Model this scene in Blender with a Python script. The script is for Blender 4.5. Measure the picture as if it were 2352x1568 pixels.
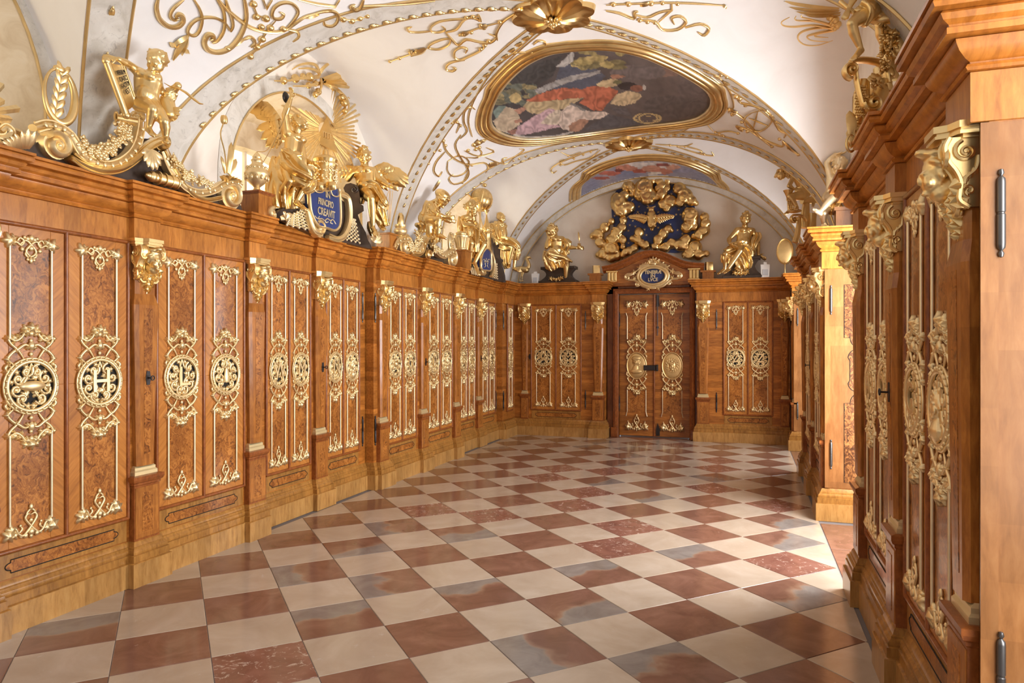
import bpy, bmesh, math, random
import numpy as np
from mathutils import Vector, Matrix

random.seed(7); np.random.seed(7)
PI = math.pi
SC = bpy.context.scene
COL = SC.collection
for _o in list(bpy.data.objects): bpy.data.objects.remove(_o)

# ------------------------------------------------------------------ camera
CAM_H = 1.55
FPX, CX, HY = 1588.6, 1176.0, 788.5
YAW = math.atan((1713.4 - CX) / FPX)
cam = bpy.data.cameras.new('camera'); camo = bpy.data.objects.new('camera', cam); COL.objects.link(camo)
cam.sensor_width = 36.0; cam.sensor_fit = 'HORIZONTAL'; cam.lens = 36.0 * FPX / 2352.0
cam.shift_y = (HY - 784.0) / 2352.0
cam.clip_start = 0.05; cam.clip_end = 200
camo.location = (0, 0, CAM_H); camo.rotation_euler = (PI / 2, 0, YAW)
SC.camera = camo

# ------------------------------------------------------------------ view, world, daylight
SC.view_settings.view_transform = 'Standard'; SC.view_settings.look = 'None'
SC.view_settings.exposure = 0.0; SC.view_settings.gamma = 1.0
SC.view_settings.use_curve_mapping = False
W = bpy.data.worlds.new('world'); SC.world = W; W.use_nodes = True
W.node_tree.nodes['Background'].inputs[0].default_value = (0.80, 0.88, 1.0, 1)
W.node_tree.nodes['Background'].inputs[1].default_value = 1.0

def area(name, loc, rot, sx, sy, power, color=(1, 1, 1)):
    l = bpy.data.lights.new(name, 'AREA'); l.shape = 'RECTANGLE'; l.size = sx; l.size_y = sy
    l.energy = power; l.color = color
    o = bpy.data.objects.new(name, l); COL.objects.link(o); o.location = loc; o.rotation_euler = rot
    return o
DAY = (0.965, 0.975, 1.0)
# daylight through the three windows of the right-hand wall (light comes in towards -x)
area('daylight_window_near', (1.56, 1.15, 1.85), (0, PI / 2, 0), 2.5, 1.6, 125, DAY)
area('daylight_window_middle', (1.56, 5.52, 1.85), (0, PI / 2, 0), 2.5, 1.1, 235, DAY)
area('daylight_window_far', (1.56, 9.75, 1.85), (0, PI / 2, 0), 2.5, 1.1, 90, DAY)
# weak fill light added behind the camera; the wall there has no window
area('rear_fill_light', (-2.0, -2.95, 2.5), (PI / 2, 0, 0), 3.2, 2.8, 10, (0.97, 0.97, 1.0))
# warm lamps hidden in the window niches behind the sculpture groups on the left
WARM = (1.0, 0.80, 0.48)
area('niche_lamp', (-4.30, 5.52, 2.75), (0, -PI * .62, 0), .5, .8, 10, WARM)
area('niche_lamp', (-4.30, 9.436, 2.75), (0, -PI * .62, 0), .5, .7, 8, (1.0, .86, .62))
area('niche_lamp', (-4.30, 1.60, 2.75), (0, -PI * .62, 0), .5, .8, 8, WARM)

# ------------------------------------------------------------------ mesh helpers
class MB:
    """collects geometry, builds ONE mesh"""
    def __init__(s): s.v = []; s.f = []; s.m = []
    def add(s, vs, fs, mi=0):
        b = len(s.v); s.v.extend([tuple(p) for p in vs])
        for f in fs: s.f.append(tuple(b + i for i in f)); s.m.append(mi)
        return s
    def box(s, x0, x1, y0, y1, z0, z1, mi=0):
        if x0 > x1: x0, x1 = x1, x0
        if y0 > y1: y0, y1 = y1, y0
        if z0 > z1: z0, z1 = z1, z0
        v = [(x0,y0,z0),(x1,y0,z0),(x1,y1,z0),(x0,y1,z0),(x0,y0,z1),(x1,y0,z1),(x1,y1,z1),(x0,y1,z1)]
        return s.add(v, [(0,3,2,1),(4,5,6,7),(0,1,5,4),(1,2,6,5),(2,3,7,6),(3,0,4,7)], mi)
    def bbox(s, x0, x1, y0, y1, z0, z1, b, mi=0):
        """box with a chamfer b on the edges facing -y"""
        v = [(x0,y1,z0),(x1,y1,z0),(x1,y1,z1),(x0,y1,z1),(x0,y0+b,z0),(x1,y0+b,z0),(x1,y0+b,z1),(x0,y0+b,z1),
             (x0+b,y0,z0+b),(x1-b,y0,z0+b),(x1-b,y0,z1-b),(x0+b,y0,z1-b)]
        f = [(0,3,2,1),(8,9,10,11),(4,5,9,8),(5,6,10,9),(6,7,11,10),(7,4,8,11),(0,1,5,4),(1,2,6,5),(2,3,7,6),(3,0,4,7)]
        return s.add(v, f, mi)
    def prism(s, pts, y0, y1, mi=0):
        """polygon pts [(x,z)] extruded along y"""
        n = len(pts)
        a = sum(pts[i][0]*pts[(i+1)%n][1]-pts[(i+1)%n][0]*pts[i][1] for i in range(n))
        if a < 0: pts = pts[::-1]
        v = [(p[0], y0, p[1]) for p in pts] + [(p[0], y1, p[1]) for p in pts]
        f = [tuple(range(n)), tuple(range(2*n-1, n-1, -1))] + [(i, n+i, n+(i+1)%n, (i+1)%n) for i in range(n)]
        return s.add(v, f, mi)
    def grid(s, P, close_u=False, close_v=False, mi=0):
        """P[i][j] points"""
        nu, nv = len(P), len(P[0]); b = len(s.v)
        for r in P: s.v.extend([tuple(q) for q in r])
        for i in range(nu if close_u else nu-1):
            for j in range(nv if close_v else nv-1):
                i2 = (i+1) % nu; j2 = (j+1) % nv
                s.f.append((b+i*nv+j, b+i2*nv+j, b+i2*nv+j2, b+i*nv+j2)); s.m.append(mi)
        return s
    def tube(s, path, r, n=6, cap=True, closed=False, flat=1.0, up=None, mi=0):
        """tube along 3D path, r scalar or list; flat squeezes the section along the frame normal"""
        path = [Vector(p) for p in path]; N = len(path)
        if N < 2: return s
        rs = r if isinstance(r, (list, tuple, np.ndarray)) else [r]*N
        T = []
        for i in range(N):
            if closed: t = path[(i+1) % N] - path[i-1]
            else: t = path[min(i+1, N-1)] - path[max(i-1, 0)]
            if t.length < 1e-9: t = Vector((0,0,1))
            T.append(t.normalized())
        if up is None:
            up = Vector((0,1,0)) if abs(T[0].y) < 0.9 else Vector((1,0,0))
        nrm = (up - T[0]*up.dot(T[0]))
        nrm = nrm.normalized() if nrm.length > 1e-6 else T[0].orthogonal().normalized()
        P = []
        for i in range(N):
            nrm = nrm - T[i]*nrm.dot(T[i])
            nrm = nrm.normalized() if nrm.length > 1e-6 else T[i].orthogonal().normalized()
            bi = T[i].cross(nrm)
            P.append([path[i] + (nrm*math.cos(a)*flat + bi*math.sin(a))*rs[i] for a in [2*PI*k/n for k in range(n)]])
        b = len(s.v)
        s.grid(P, close_u=closed, close_v=True, mi=mi)
        if cap and not closed:
            s.f.append(tuple(b+k for k in range(n))); s.m.append(mi)
            s.f.append(tuple(b+(N-1)*n+k for k in range(n-1,-1,-1))); s.m.append(mi)
        return s
    def lathe(s, prof, n=16, c=(0,0,0), axis='z', mi=0, sx=1.0, sy=1.0):
        P = []
        for r, z in prof:
            ring = []
            for k in range(n):
                a = 2*PI*k/n; x, y = r*math.cos(a)*sx, r*math.sin(a)*sy
                if axis == 'z': ring.append((c[0]+x, c[1]+y, c[2]+z))
                elif axis == 'y': ring.append((c[0]+x, c[1]-z, c[2]+y))
                else: ring.append((c[0]+z, c[1]+x, c[2]+y))
            P.append(ring)
        return s.grid(P, close_v=True, mi=mi)
    def ell(s, c, r, nu=8, nv=12, R=None, mi=0):
        c = Vector(c); r = (r,r,r) if not isinstance(r, (tuple, list)) else r
        P = []
        for i in range(nu+1):
            t = PI*i/nu
            row = []
            for k in range(nv):
                a = 2*PI*k/nv
                p = Vector((r[0]*math.sin(t)*math.cos(a), r[1]*math.sin(t)*math.sin(a), r[2]*math.cos(t)))
                if R is not None: p = R @ p
                row.append(c+p)
            P.append(row)
        return s.grid(P, close_v=True, mi=mi)
    def cap(s, a, b, ra, rb, n=12, flat=1.0, up=None):
        """tapered capsule"""
        a, b = Vector(a), Vector(b); d = b-a; L = d.length
        if L < 1e-6: return s.ell(a, ra)
        d = d/L; path = []; rs = []
        for t in (-1,-.8,-.5,-.2): path.append(a+d*ra*t); rs.append(max(ra*math.sqrt(max(0,1-t*t)), ra*.05))
        for k in range(7):
            t = k/6; path.append(a+d*L*t); rs.append(ra+(rb-ra)*t)
        for t in (.2,.5,.8,1): path.append(b+d*rb*t); rs.append(max(rb*math.sqrt(max(0,1-t*t)), rb*.05))
        return s.tube(path, rs, n=n, flat=flat, up=up)
    def xf(s, M, start=0):
        for i in range(start, len(s.v)): s.v[i] = tuple(M @ Vector(s.v[i]))
        return s
    def merge(s, o, M=None):
        vs = o.v if M is None else [tuple(M @ Vector(p)) for p in o.v]
        b = len(s.v); s.v.extend(vs)
        for f, m in zip(o.f, o.m): s.f.append(tuple(b+i for i in f)); s.m.append(m)
        return s
    def mesh(s, name, mats, smooth=None):
        me = bpy.data.meshes.new(name); me.from_pydata(s.v, [], s.f)
        for m in (mats if isinstance(mats, (list, tuple)) else [mats]): me.materials.append(m)
        if any(s.m): me.polygons.foreach_set('material_index', s.m)
        bm = bmesh.new(); bm.from_mesh(me)
        bmesh.ops.recalc_face_normals(bm, faces=bm.faces[:]); bm.to_mesh(me); bm.free()
        if smooth is not None:
            me.polygons.foreach_set('use_smooth', [True]*len(me.polygons))
            if smooth < 179: me.set_sharp_from_angle(angle=math.radians(smooth))
        me.update()
        return me
    def build(s, name, mats, parent=None, loc=None, rotz=0, smooth=None):
        return put(name, s.mesh(name, mats, smooth), parent, loc, rotz)

def put(name, me, parent=None, loc=None, rotz=0, scale=None):
    o = bpy.data.objects.new(name, me); COL.objects.link(o)
    if parent is not None: o.parent = parent
    if loc is not None: o.location = loc
    if rotz: o.rotation_euler = (0, 0, rotz)
    if scale is not None: o.scale = scale
    return o
def tag(o, label=None, cat=None, group=None, kind=None):
    if label: o['label'] = label
    if cat: o['category'] = cat
    if group: o['group'] = group
    if kind: o['kind'] = kind
    return o
def empty(name, loc=(0,0,0), rotz=0, **k):
    o = bpy.data.objects.new(name, None); COL.objects.link(o); o.location = loc; o.rotation_euler = (0,0,rotz)
    o.empty_display_size = .1
    return tag(o, **k)

def sweep(mb, path, prof, closed=False, mi=0, ends=True):
    """sweep a moulding profile [(out,z)] along a plan polyline [(u,v)]; outside is on the -y side for a path running +x"""
    n = len(path); P = []
    for i in range(n):
        p = Vector(path[i])
        def nr(a, b):
            d = (Vector(b)-Vector(a)).normalized(); return Vector((d.y, -d.x))
        if i == 0: m = nr(path[0], path[1])
        elif i == n-1: m = nr(path[-2], path[-1])
        else:
            a, b = nr(path[i-1], path[i]), nr(path[i], path[i+1]); m = a+b
            m = m / max(m.dot(a), .2)
        P.append([(p.x+m.x*o, p.y+m.y*o, z) for o, z in prof])
    b = len(mb.v); k = len(prof); mb.grid(P, mi=mi)
    if ends:
        mb.f.append(tuple(b+j for j in range(k))); mb.m.append(mi)
        mb.f.append(tuple(b+(n-1)*k+j for j in range(k-1,-1,-1))); mb.m.append(mi)
    return mb

def spiral(c, r0, r1, a0, turns, n=28, ccw=True):
    """2D spiral from radius r0 (outer) to r1 (inner)"""
    out = []
    for i in range(n+1):
        t = i/n; r = r0*(r1/r0)**t; a = a0 + (1 if ccw else -1)*2*PI*turns*t
        out.append((c[0]+r*math.cos(a), c[1]+r*math.sin(a)))
    return out
def bez(pts, n=10):
    """Catmull-Rom through points (any dimension)"""
    pts = [np.array(p, float) for p in pts]
    P = [2*pts[0]-pts[1]] + pts + [2*pts[-1]-pts[-2]]
    out = []
    for i in range(1, len(P)-2):
        for k in range(n):
            t = k/n
            out.append(.5*((2*P[i])+(P[i+1]-P[i-1])*t+(2*P[i-1]-5*P[i]+4*P[i+1]-P[i+2])*t*t+(3*P[i]-3*P[i+1]+P[i+2]-P[i-1])*t**3))
    out.append(P[-2])
    return [tuple(float(x) for x in q) for q in out]

# pixel rays, used to read positions on real surfaces off the photograph
_F = (-math.sin(YAW), math.cos(YAW)); _R = (math.cos(YAW), math.sin(YAW))
def ray(px, py):
    u = (px-CX)/FPX; w = (HY-py)/FPX
    return (_F[0]+u*_R[0], _F[1]+u*_R[1], w)
def onx(px, py, X): d = ray(px, py); t = X/d[0]; return Vector((X, d[1]*t, CAM_H+d[2]*t))
def ony(px, py, Y): d = ray(px, py); t = Y/d[1]; return Vector((d[0]*t, Y, CAM_H+d[2]*t))
# ------------------------------------------------------------------ materials
def nmat(name):
    m = bpy.data.materials.new(name); m.use_nodes = True
    nt = m.node_tree; b = nt.nodes['Principled BSDF']
    return m, nt, b
def N(nt, t, **k):
    n = nt.nodes.new(t)
    for a, v in k.items():
        if a in n.inputs.keys(): n.inputs[a].default_value = v
        else: setattr(n, a, v)
    return n
def ramp(nt, stops, interp='LINEAR'):
    r = nt.nodes.new('ShaderNodeValToRGB'); e = r.color_ramp.elements
    r.color_ramp.interpolation = interp
    while len(e) > 1: e.remove(e[-1])
    e[0].position = stops[0][0]; e[0].color = (*stops[0][1], 1)
    for p, c in stops[1:]:
        q = e.new(p); q.color = (*c, 1)
    return r
def plain(name, col, rough=.5, metal=0.0, coat=0.0, spec=.5):
    m, nt, b = nmat(name)
    b.inputs['Base Color'].default_value = (*col, 1); b.inputs['Roughness'].default_value = rough
    b.inputs['Metallic'].default_value = metal; b.inputs['Coat Weight'].default_value = coat
    b.inputs['Specular IOR Level'].default_value = spec
    return m
def coords(nt, scale=(1,1,1), rnd=4.0, rot=(0,0,0)):
    """object coordinates shifted by a random value per object"""
    tc = N(nt, 'ShaderNodeTexCoord'); oi = N(nt, 'ShaderNodeObjectInfo')
    ml = N(nt, 'ShaderNodeMath', operation='MULTIPLY'); ml.inputs[1].default_value = rnd
    nt.links.new(oi.outputs['Random'], ml.inputs[0])
    ad = N(nt, 'ShaderNodeVectorMath', operation='ADD')
    nt.links.new(tc.outputs['Object'], ad.inputs[0]); nt.links.new(ml.outputs[0], ad.inputs[1])
    mp = N(nt, 'ShaderNodeMapping'); mp.inputs['Scale'].default_value = scale
    if any(rot):
        m0 = N(nt, 'ShaderNodeMapping'); m0.inputs['Rotation'].default_value = rot
        nt.links.new(ad.outputs[0], m0.inputs['Vector']); nt.links.new(m0.outputs[0], mp.inputs['Vector'])
    else: nt.links.new(ad.outputs[0], mp.inputs['Vector'])
    return mp, oi
def mix(nt, fac, a, b, mode='MIX'):
    n = N(nt, 'ShaderNodeMix', data_type='RGBA', blend_type=mode)
    if isinstance(fac, (int, float)): n.inputs[0].default_value = fac
    else: nt.links.new(fac, n.inputs[0])
    for i, x in ((6, a), (7, b)):
        if isinstance(x, tuple): n.inputs[i].default_value = (*x, 1)
        else: nt.links.new(x, n.inputs[i])
    return n.outputs[2]

def wood(name, dark, mid, light, scale=(3, 3, 30), blocks=None, rough=.28, coat=.35, bands=.5, rot=(0,0,0)):
    """veneer: fine grain stretched across the axis with the small scale; blocks=(axis,size) adds veneer leaves of differing tone"""
    m, nt, b = nmat(name)
    mp, oi = coords(nt, scale, rot=rot)
    n1 = N(nt, 'ShaderNodeTexNoise', Scale=3.6, Detail=7.0, Roughness=.62, Distortion=.35)
    nt.links.new(mp.outputs[0], n1.inputs['Vector'])
    md = lambda a, c, t: tuple(x+(y-x)*t for x, y in zip(a, c))
    r = ramp(nt, [(.25, md(dark,mid,.25)), (.5, mid), (.78, md(light,mid,.25))]); nt.links.new(n1.outputs['Fac'], r.inputs[0])
    col = r.outputs[0]
    # slow figure
    mp2, _ = coords(nt, (1.5,1.5,1.5)); n2 = N(nt, 'ShaderNodeTexNoise', Scale=2.0, Detail=2.0)
    nt.links.new(mp2.outputs[0], n2.inputs['Vector'])
    r2 = ramp(nt, [(.3, (.72,.68,.62)), (.7, (1.14,1.1,1.06))]); nt.links.new(n2.outputs['Fac'], r2.inputs[0])
    col = mix(nt, bands, col, r2.outputs[0], 'MULTIPLY')
    if blocks:
        ax, size, amt = blocks
        tc = N(nt, 'ShaderNodeTexCoord'); sx = N(nt, 'ShaderNodeSeparateXYZ'); nt.links.new(tc.outputs['Object'], sx.inputs[0])
        dv = N(nt, 'ShaderNodeMath', operation='DIVIDE'); dv.inputs[1].default_value = size; nt.links.new(sx.outputs[ax], dv.inputs[0])
        fl = N(nt, 'ShaderNodeMath', operation='FLOOR'); nt.links.new(dv.outputs[0], fl.inputs[0])
        ad = N(nt, 'ShaderNodeMath', operation='ADD'); nt.links.new(fl.outputs[0], ad.inputs[0]); nt.links.new(oi.outputs['Random'], ad.inputs[1])
        wn = N(nt, 'ShaderNodeTexWhiteNoise', noise_dimensions='1D'); nt.links.new(ad.outputs[0], wn.inputs['W'])
        rb = ramp(nt, [(0, (1-amt,1-amt*1.15,1-amt*1.3)), (1, (1+amt*.6,1+amt*.55,1+amt*.5))]); nt.links.new(wn.outputs['Value'], rb.inputs[0])
        col = mix(nt, 1.0, col, rb.outputs[0], 'MULTIPLY')
    nt.links.new(col, b.inputs['Base Color'])
    b.inputs['Roughness'].default_value = rough; b.inputs['Specular IOR Level'].default_value = .3; b.inputs['Coat Weight'].default_value = coat*.75; b.inputs['Coat Roughness'].default_value = .10
    bp = N(nt, 'ShaderNodeBump', Strength=.06, Distance=.004); nt.links.new(n1.outputs['Fac'], bp.inputs['Height']); nt.links.new(bp.outputs[0], b.inputs['Normal'])
    return m

def burl(name, c0, c1, c2, scale=14.0):
    m, nt, b = nmat(name)
    mp, oi = coords(nt, (1, 1, .8))
    nd = N(nt, 'ShaderNodeTexNoise', Scale=scale*.8, Detail=3.0); nt.links.new(mp.outputs[0], nd.inputs['Vector'])
    sc = N(nt, 'ShaderNodeVectorMath', operation='SCALE'); sc.inputs['Scale'].default_value = .22; nt.links.new(nd.outputs['Color'], sc.inputs[0])
    ad = N(nt, 'ShaderNodeVectorMath', operation='ADD'); nt.links.new(mp.outputs[0], ad.inputs[0]); nt.links.new(sc.outputs[0], ad.inputs[1])
    n1 = N(nt, 'ShaderNodeTexNoise', Scale=scale*1.3, Detail=9.0, Roughness=.68, Distortion=1.6); nt.links.new(ad.outputs[0], n1.inputs['Vector'])
    r = ramp(nt, [(.33, c0), (.47, c1), (.62, c2), (.75, c1)]); nt.links.new(n1.outputs['Fac'], r.inputs[0])
    n3 = N(nt, 'ShaderNodeTexNoise', Scale=2.6, Detail=3.0, Distortion=.8); nt.links.new(mp.outputs[0], n3.inputs['Vector'])
    r3 = ramp(nt, [(.35, (.66,.58,.50)), (.62, (1.12,1.08,1.02))]); nt.links.new(n3.outputs['Fac'], r3.inputs[0])
    col = mix(nt, .8, r.outputs[0], r3.outputs[0], 'MULTIPLY')
    nt.links.new(col, b.inputs['Base Color'])
    b.inputs['Roughness'].default_value = .3; b.inputs['Specular IOR Level'].default_value = .3; b.inputs['Coat Weight'].default_value = .3; b.inputs['Coat Roughness'].default_value = .07
    return m

def gold(name, col, rough=.3, bump=.0, dark=.18, scale=30.0, metal=.86):
    m, nt, b = nmat(name)
    tc = N(nt, 'ShaderNodeTexCoord')
    n1 = N(nt, 'ShaderNodeTexNoise', Scale=scale*.25, Detail=4.0); nt.links.new(tc.outputs['Object'], n1.inputs['Vector'])
    d = tuple(c*(1-dark) for c in col)
    r = ramp(nt, [(.3, d), (.62, col)]); nt.links.new(n1.outputs['Fac'], r.inputs[0])
    nt.links.new(r.outputs[0], b.inputs['Base Color'])
    b.inputs['Metallic'].default_value = metal
    rr = N(nt, 'ShaderNodeMapRange'); rr.inputs['To Min'].default_value = rough-.07; rr.inputs['To Max'].default_value = rough+.12
    nt.links.new(n1.outputs['Fac'], rr.inputs['Value']); nt.links.new(rr.outputs[0], b.inputs['Roughness'])
    if bump:
        n2 = N(nt, 'ShaderNodeTexNoise', Scale=scale, Detail=3.0); nt.links.new(tc.outputs['Object'], n2.inputs['Vector'])
        bp = N(nt, 'ShaderNodeBump', Strength=bump, Distance=.01); nt.links.new(n2.outputs['Fac'], bp.inputs['Height']); nt.links.new(bp.outputs[0], b.inputs['Normal'])
    return m

def stone(name, cols, scale=3.0, rough=.5, bump=.05, veins=None):
    m, nt, b = nmat(name)
    mp, oi = coords(nt, (1,1,1), rnd=9.0)
    n1 = N(nt, 'ShaderNodeTexNoise', Scale=scale, Detail=7.0, Roughness=.6, Distortion=.9); nt.links.new(mp.outputs[0], n1.inputs['Vector'])
    k = len(cols)
    r = ramp(nt, [(.3+.42*i/(k-1), c) for i, c in enumerate(cols)]); nt.links.new(n1.outputs['Fac'], r.inputs[0])
    col = r.outputs[0]
    if veins:
        vc, lo, hi, vs = veins
        n2 = N(nt, 'ShaderNodeTexNoise', Scale=vs, Detail=8.0, Roughness=.7, Distortion=1.3); nt.links.new(mp.outputs[0], n2.inputs['Vector'])
        rv = ramp(nt, [(lo, (0,0,0)), (hi, (1,1,1))]); nt.links.new(n2.outputs['Fac'], rv.inputs[0])
        col = mix(nt, rv.outputs[0], col, vc)
    nt.links.new(col, b.inputs['Base Color'])
    b.inputs['Roughness'].default_value = rough
    if bump:
        bp = N(nt, 'ShaderNodeBump', Strength=bump, Distance=.01); nt.links.new(n1.outputs['Fac'], bp.inputs['Height']); nt.links.new(bp.outputs[0], b.inputs['Normal'])
    return m

M = {}
M['frame'] = wood('walnut_veneer', (0.1574,0.0479,0.0076), (0.3783,0.1375,0.0257), (0.5944,0.2566,0.0530), (14,14,2.5), blocks=(2,.16,.14))
M['cross'] = wood('cross_grain_veneer', (0.1846,0.0565,0.0085), (0.4089,0.1490,0.0264), (0.6024,0.2574,0.0535), (2.5,14,14), blocks=(2,.05,.34))
M['corn'] = wood('cornice_veneer', (0.2155,0.0626,0.0096), (0.5014,0.1804,0.0287), (0.7152,0.2948,0.0566), (4,10,3), blocks=(0,.075,.16))
M['frieze'] = wood('frieze_veneer', (0.2227,0.0710,0.0122), (0.4819,0.1856,0.0346), (0.6585,0.2933,0.0643), (12,12,2.5), blocks=(0,.11,.2))
M['plinth'] = wood('plinth_veneer', (0.2322,0.1037,0.0268), (0.4489,0.2369,0.0712), (0.5659,0.3420,0.1211), (10,10,2.2), blocks=(0,.085,.14))
M['dado'] = wood('dado_veneer', (0.1594,0.0661,0.0139), (0.3708,0.1726,0.0382), (0.5234,0.2718,0.0700), (12,12,3), blocks=(0,.04,.16))
M['mould'] = wood('moulding_wood', (0.1103,0.0269,0.0063), (0.2669,0.0773,0.0167), (0.4344,0.1492,0.0364), (10,10,6), blocks=None, bands=.35)
M['dark'] = wood('dark_walnut', (.075,.02,.006), (.15,.045,.013), (.25,.085,.026), (10,10,2.5), blocks=(2,.14,.14))
M['chev_a'] = wood('chevron_veneer_rising', (0.2489,0.0831,0.0147), (0.4943,0.1904,0.0373), (0.6872,0.3120,0.0702), (14,14,1.2), rot=(0,.80,0))
M['chev_b'] = wood('chevron_veneer_falling', (0.2284,0.0728,0.0133), (0.4704,0.1783,0.0347), (0.6515,0.2887,0.0643), (14,14,1.2), rot=(0,-.80,0))
M['burl'] = burl('burl_walnut', (.075,.020,.004), (.32,.108,.017), (.54,.225,.050))
M['burl_dark'] = burl('dark_burl_walnut', (.025,.008,.003), (.12,.042,.012), (.44,.20,.065), scale=13)
M['lightwood'] = wood('pale_walnut_end_panel', (.19,.075,.022), (.30,.13,.042), (.39,.19,.072), (9,9,2), blocks=(2,.17,.14))
M['gold'] = gold('bright_gilding', (.90,.70,.38), .37, metal=.86)
M['gold_warm'] = gold('warm_gilding', (.89,.66,.31), .33, metal=.97)
M['gold_sat'] = gold('burnished_gilding', (.86,.615,.27), .29, bump=.03, metal=1.0)
M['gold_pale'] = gold('pale_gilding', (.93,.79,.52), .38, metal=.82)
M['gold_paint'] = gold('matt_gilding', (.80,.58,.27), .40)
M['gold_block'] = plain('bone_gold_block', (.78,.62,.33), .4, .6)
M['black'] = plain('black_recess', (.012,.010,.008), .8)
M['iron'] = plain('dark_iron', (.05,.045,.045), .4, .8)
M['steel'] = plain('steel_hinge', (.15,.145,.14), .35, .9)
M['blue'] = plain('blue_ground', (.022,.04,.155), .45)
M['umber'] = wood('umber_painted_wood', (.035,.022,.016), (.06,.04,.03), (.095,.066,.05), (3,3,3), rough=.4, coat=.1)
M['white_plastic'] = plain('white_plastic', (.82,.82,.80), .4)
M['grey_plastic'] = plain('grey_lens', (.55,.58,.62), .35)
M['plaster'] = stone('ceiling_plaster', [(.83,.81,.795),(.875,.86,.85),(.90,.89,.885)], 1.6, .85, .02)
M['wallplaster'] = stone('wall_plaster', [(.77,.69,.60),(.84,.77,.68),(.87,.81,.735)], 2.2, .9, .04)
M['marble'] = stone('pale_grey_stucco_marble', [(.53,.49,.42),(.65,.61,.545),(.73,.70,.64)], 7.0, .6, .03, ((.40,.37,.33), .56, .72, 18.0))
M['tan'] = stone('tan_stucco_marble', [(.58,.47,.33),(.70,.60,.45),(.76,.68,.55)], 7.0, .6, .03)
M['grout'] = plain('grey_grout', (.17,.15,.145), .9)
M['cream_tile'] = stone('cream_limestone', [(.40,.315,.235),(.455,.37,.285),(.515,.43,.345)], 2.4, .17, .02, ((.50,.44,.38), .62, .74, 9.0))
M['red_tile'] = stone('red_marble', [(.150,.072,.048),(.205,.102,.070),(.26,.138,.096)], 4.5, .15, .02, ((.40,.29,.24), .66, .75, 14.0))
M['red_mottled'] = stone('mottled_red_marble', [(.165,.07,.05),(.225,.10,.072),(.28,.135,.10)], 5.0, .15, .02, ((.46,.35,.29), .56, .62, 17.0))
def grey_red(name, ang):
    m, nt, b = nmat(name)
    mp, oi = coords(nt, (1,1,1), rnd=9.0)
    n1 = N(nt, 'ShaderNodeTexNoise', Scale=4.5, Detail=7.0, Roughness=.6, Distortion=.9); nt.links.new(mp.outputs[0], n1.inputs['Vector'])
    ra = ramp(nt, [(.3,(.15,.075,.05)),(.5,(.20,.10,.07)),(.72,(.25,.135,.095))]); nt.links.new(n1.outputs['Fac'], ra.inputs[0])
    rg = ramp(nt, [(.3,(.175,.148,.13)),(.5,(.225,.195,.175)),(.72,(.28,.25,.225))]); nt.links.new(n1.outputs['Fac'], rg.inputs[0])
    tc = N(nt, 'ShaderNodeTexCoord'); sx = N(nt, 'ShaderNodeSeparateXYZ'); 
    mr = N(nt, 'ShaderNodeMapping'); mr.inputs['Rotation'].default_value = (0,0,ang); nt.links.new(tc.outputs['Object'], mr.inputs['Vector'])
    nt.links.new(mr.outputs[0], sx.inputs[0])
    n2 = N(nt, 'ShaderNodeTexNoise', Scale=3.0, Detail=4.0); nt.links.new(mp.outputs[0], n2.inputs['Vector'])
    ma = N(nt, 'ShaderNodeMath', operation='MULTIPLY_ADD'); ma.inputs[1].default_value = .5
    nt.links.new(n2.outputs['Fac'], ma.inputs[0]); nt.links.new(sx.outputs[0], ma.inputs[2])
    rs = ramp(nt, [(.28,(0,0,0)),(.30,(1,1,1))]); nt.links.new(ma.outputs[0], rs.inputs[0])
    rl = ramp(nt, [(.24,(0,0,0)),(.285,(.55,.55,.55)),(.32,(0,0,0))]); nt.links.new(ma.outputs[0], rl.inputs[0])
    c = mix(nt, rs.outputs[0], ra.outputs[0], rg.outputs[0])
    c = mix(nt, rl.outputs[0], c, (.33,.22,.15))
    nt.links.new(c, b.inputs['Base Color']); b.inputs['Roughness'].default_value = .15
    return m
M['grey_red'] = [grey_red('grey_veined_red_marble', a) for a in (.4, 2.1, 3.9)]
# ------------------------------------------------------------------ the room: floor
XL, XR, YB = -3.92, 1.12, 11.62          # wall planes
FX0, FX1, FY1 = -3.74, 0.60, 11.42       # checkerboard field
T45 = .4375 / math.sqrt(2)
ORG = (-1.2654, 3.379)
floor = MB().box(-4.2, 1.9, -3.1, 12.4, -.12, -.0035).build('floor', M['grout']); tag(floor, kind='structure')
def clip(poly, ax, lim, keep_less):
    out = []; n = len(poly)
    ins = lambda p: (p[ax] <= lim) if keep_less else (p[ax] >= lim)
    for i in range(n):
        a, b = poly[i], poly[(i+1) % n]
        if ins(a): out.append(a)
        if ins(a) != ins(b):
            t = (lim-a[ax])/(b[ax]-a[ax]); out.append((a[0]+(b[0]-a[0])*t, a[1]+(b[1]-a[1])*t))
    return out
def tile_mesh(name, poly, mat, inset=.0035):
    n = len(poly); c = (sum(p[0] for p in poly)/n, sum(p[1] for p in poly)/n)
    mb = MB()
    def sh(d):
        r = []
        for p in poly:
            v = Vector((p[0]-c[0], p[1]-c[1])); L = v.length
            v = v*(max(L-d, 0)/L) if L > 0 else v
            r.append((c[0]+v.x, c[1]+v.y))
        return r
    a, b, d = sh(.0022), sh(.0022), sh(.006)
    vs = [(p[0],p[1],-.02) for p in a]+[(p[0],p[1],-.0018) for p in b]+[(p[0],p[1],0) for p in d]
    fs = [tuple(range(2*n, 3*n))]
    for i in range(n):
        j = (i+1) % n
        fs += [(i,j,n+j,n+i),(n+i,n+j,2*n+j,2*n+i)]
    mb.add(vs, fs)
    return mb.mesh(name, mat)
half = T45
SQ = [(0,-half),(half,0),(0,half),(-half,0)]
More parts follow.
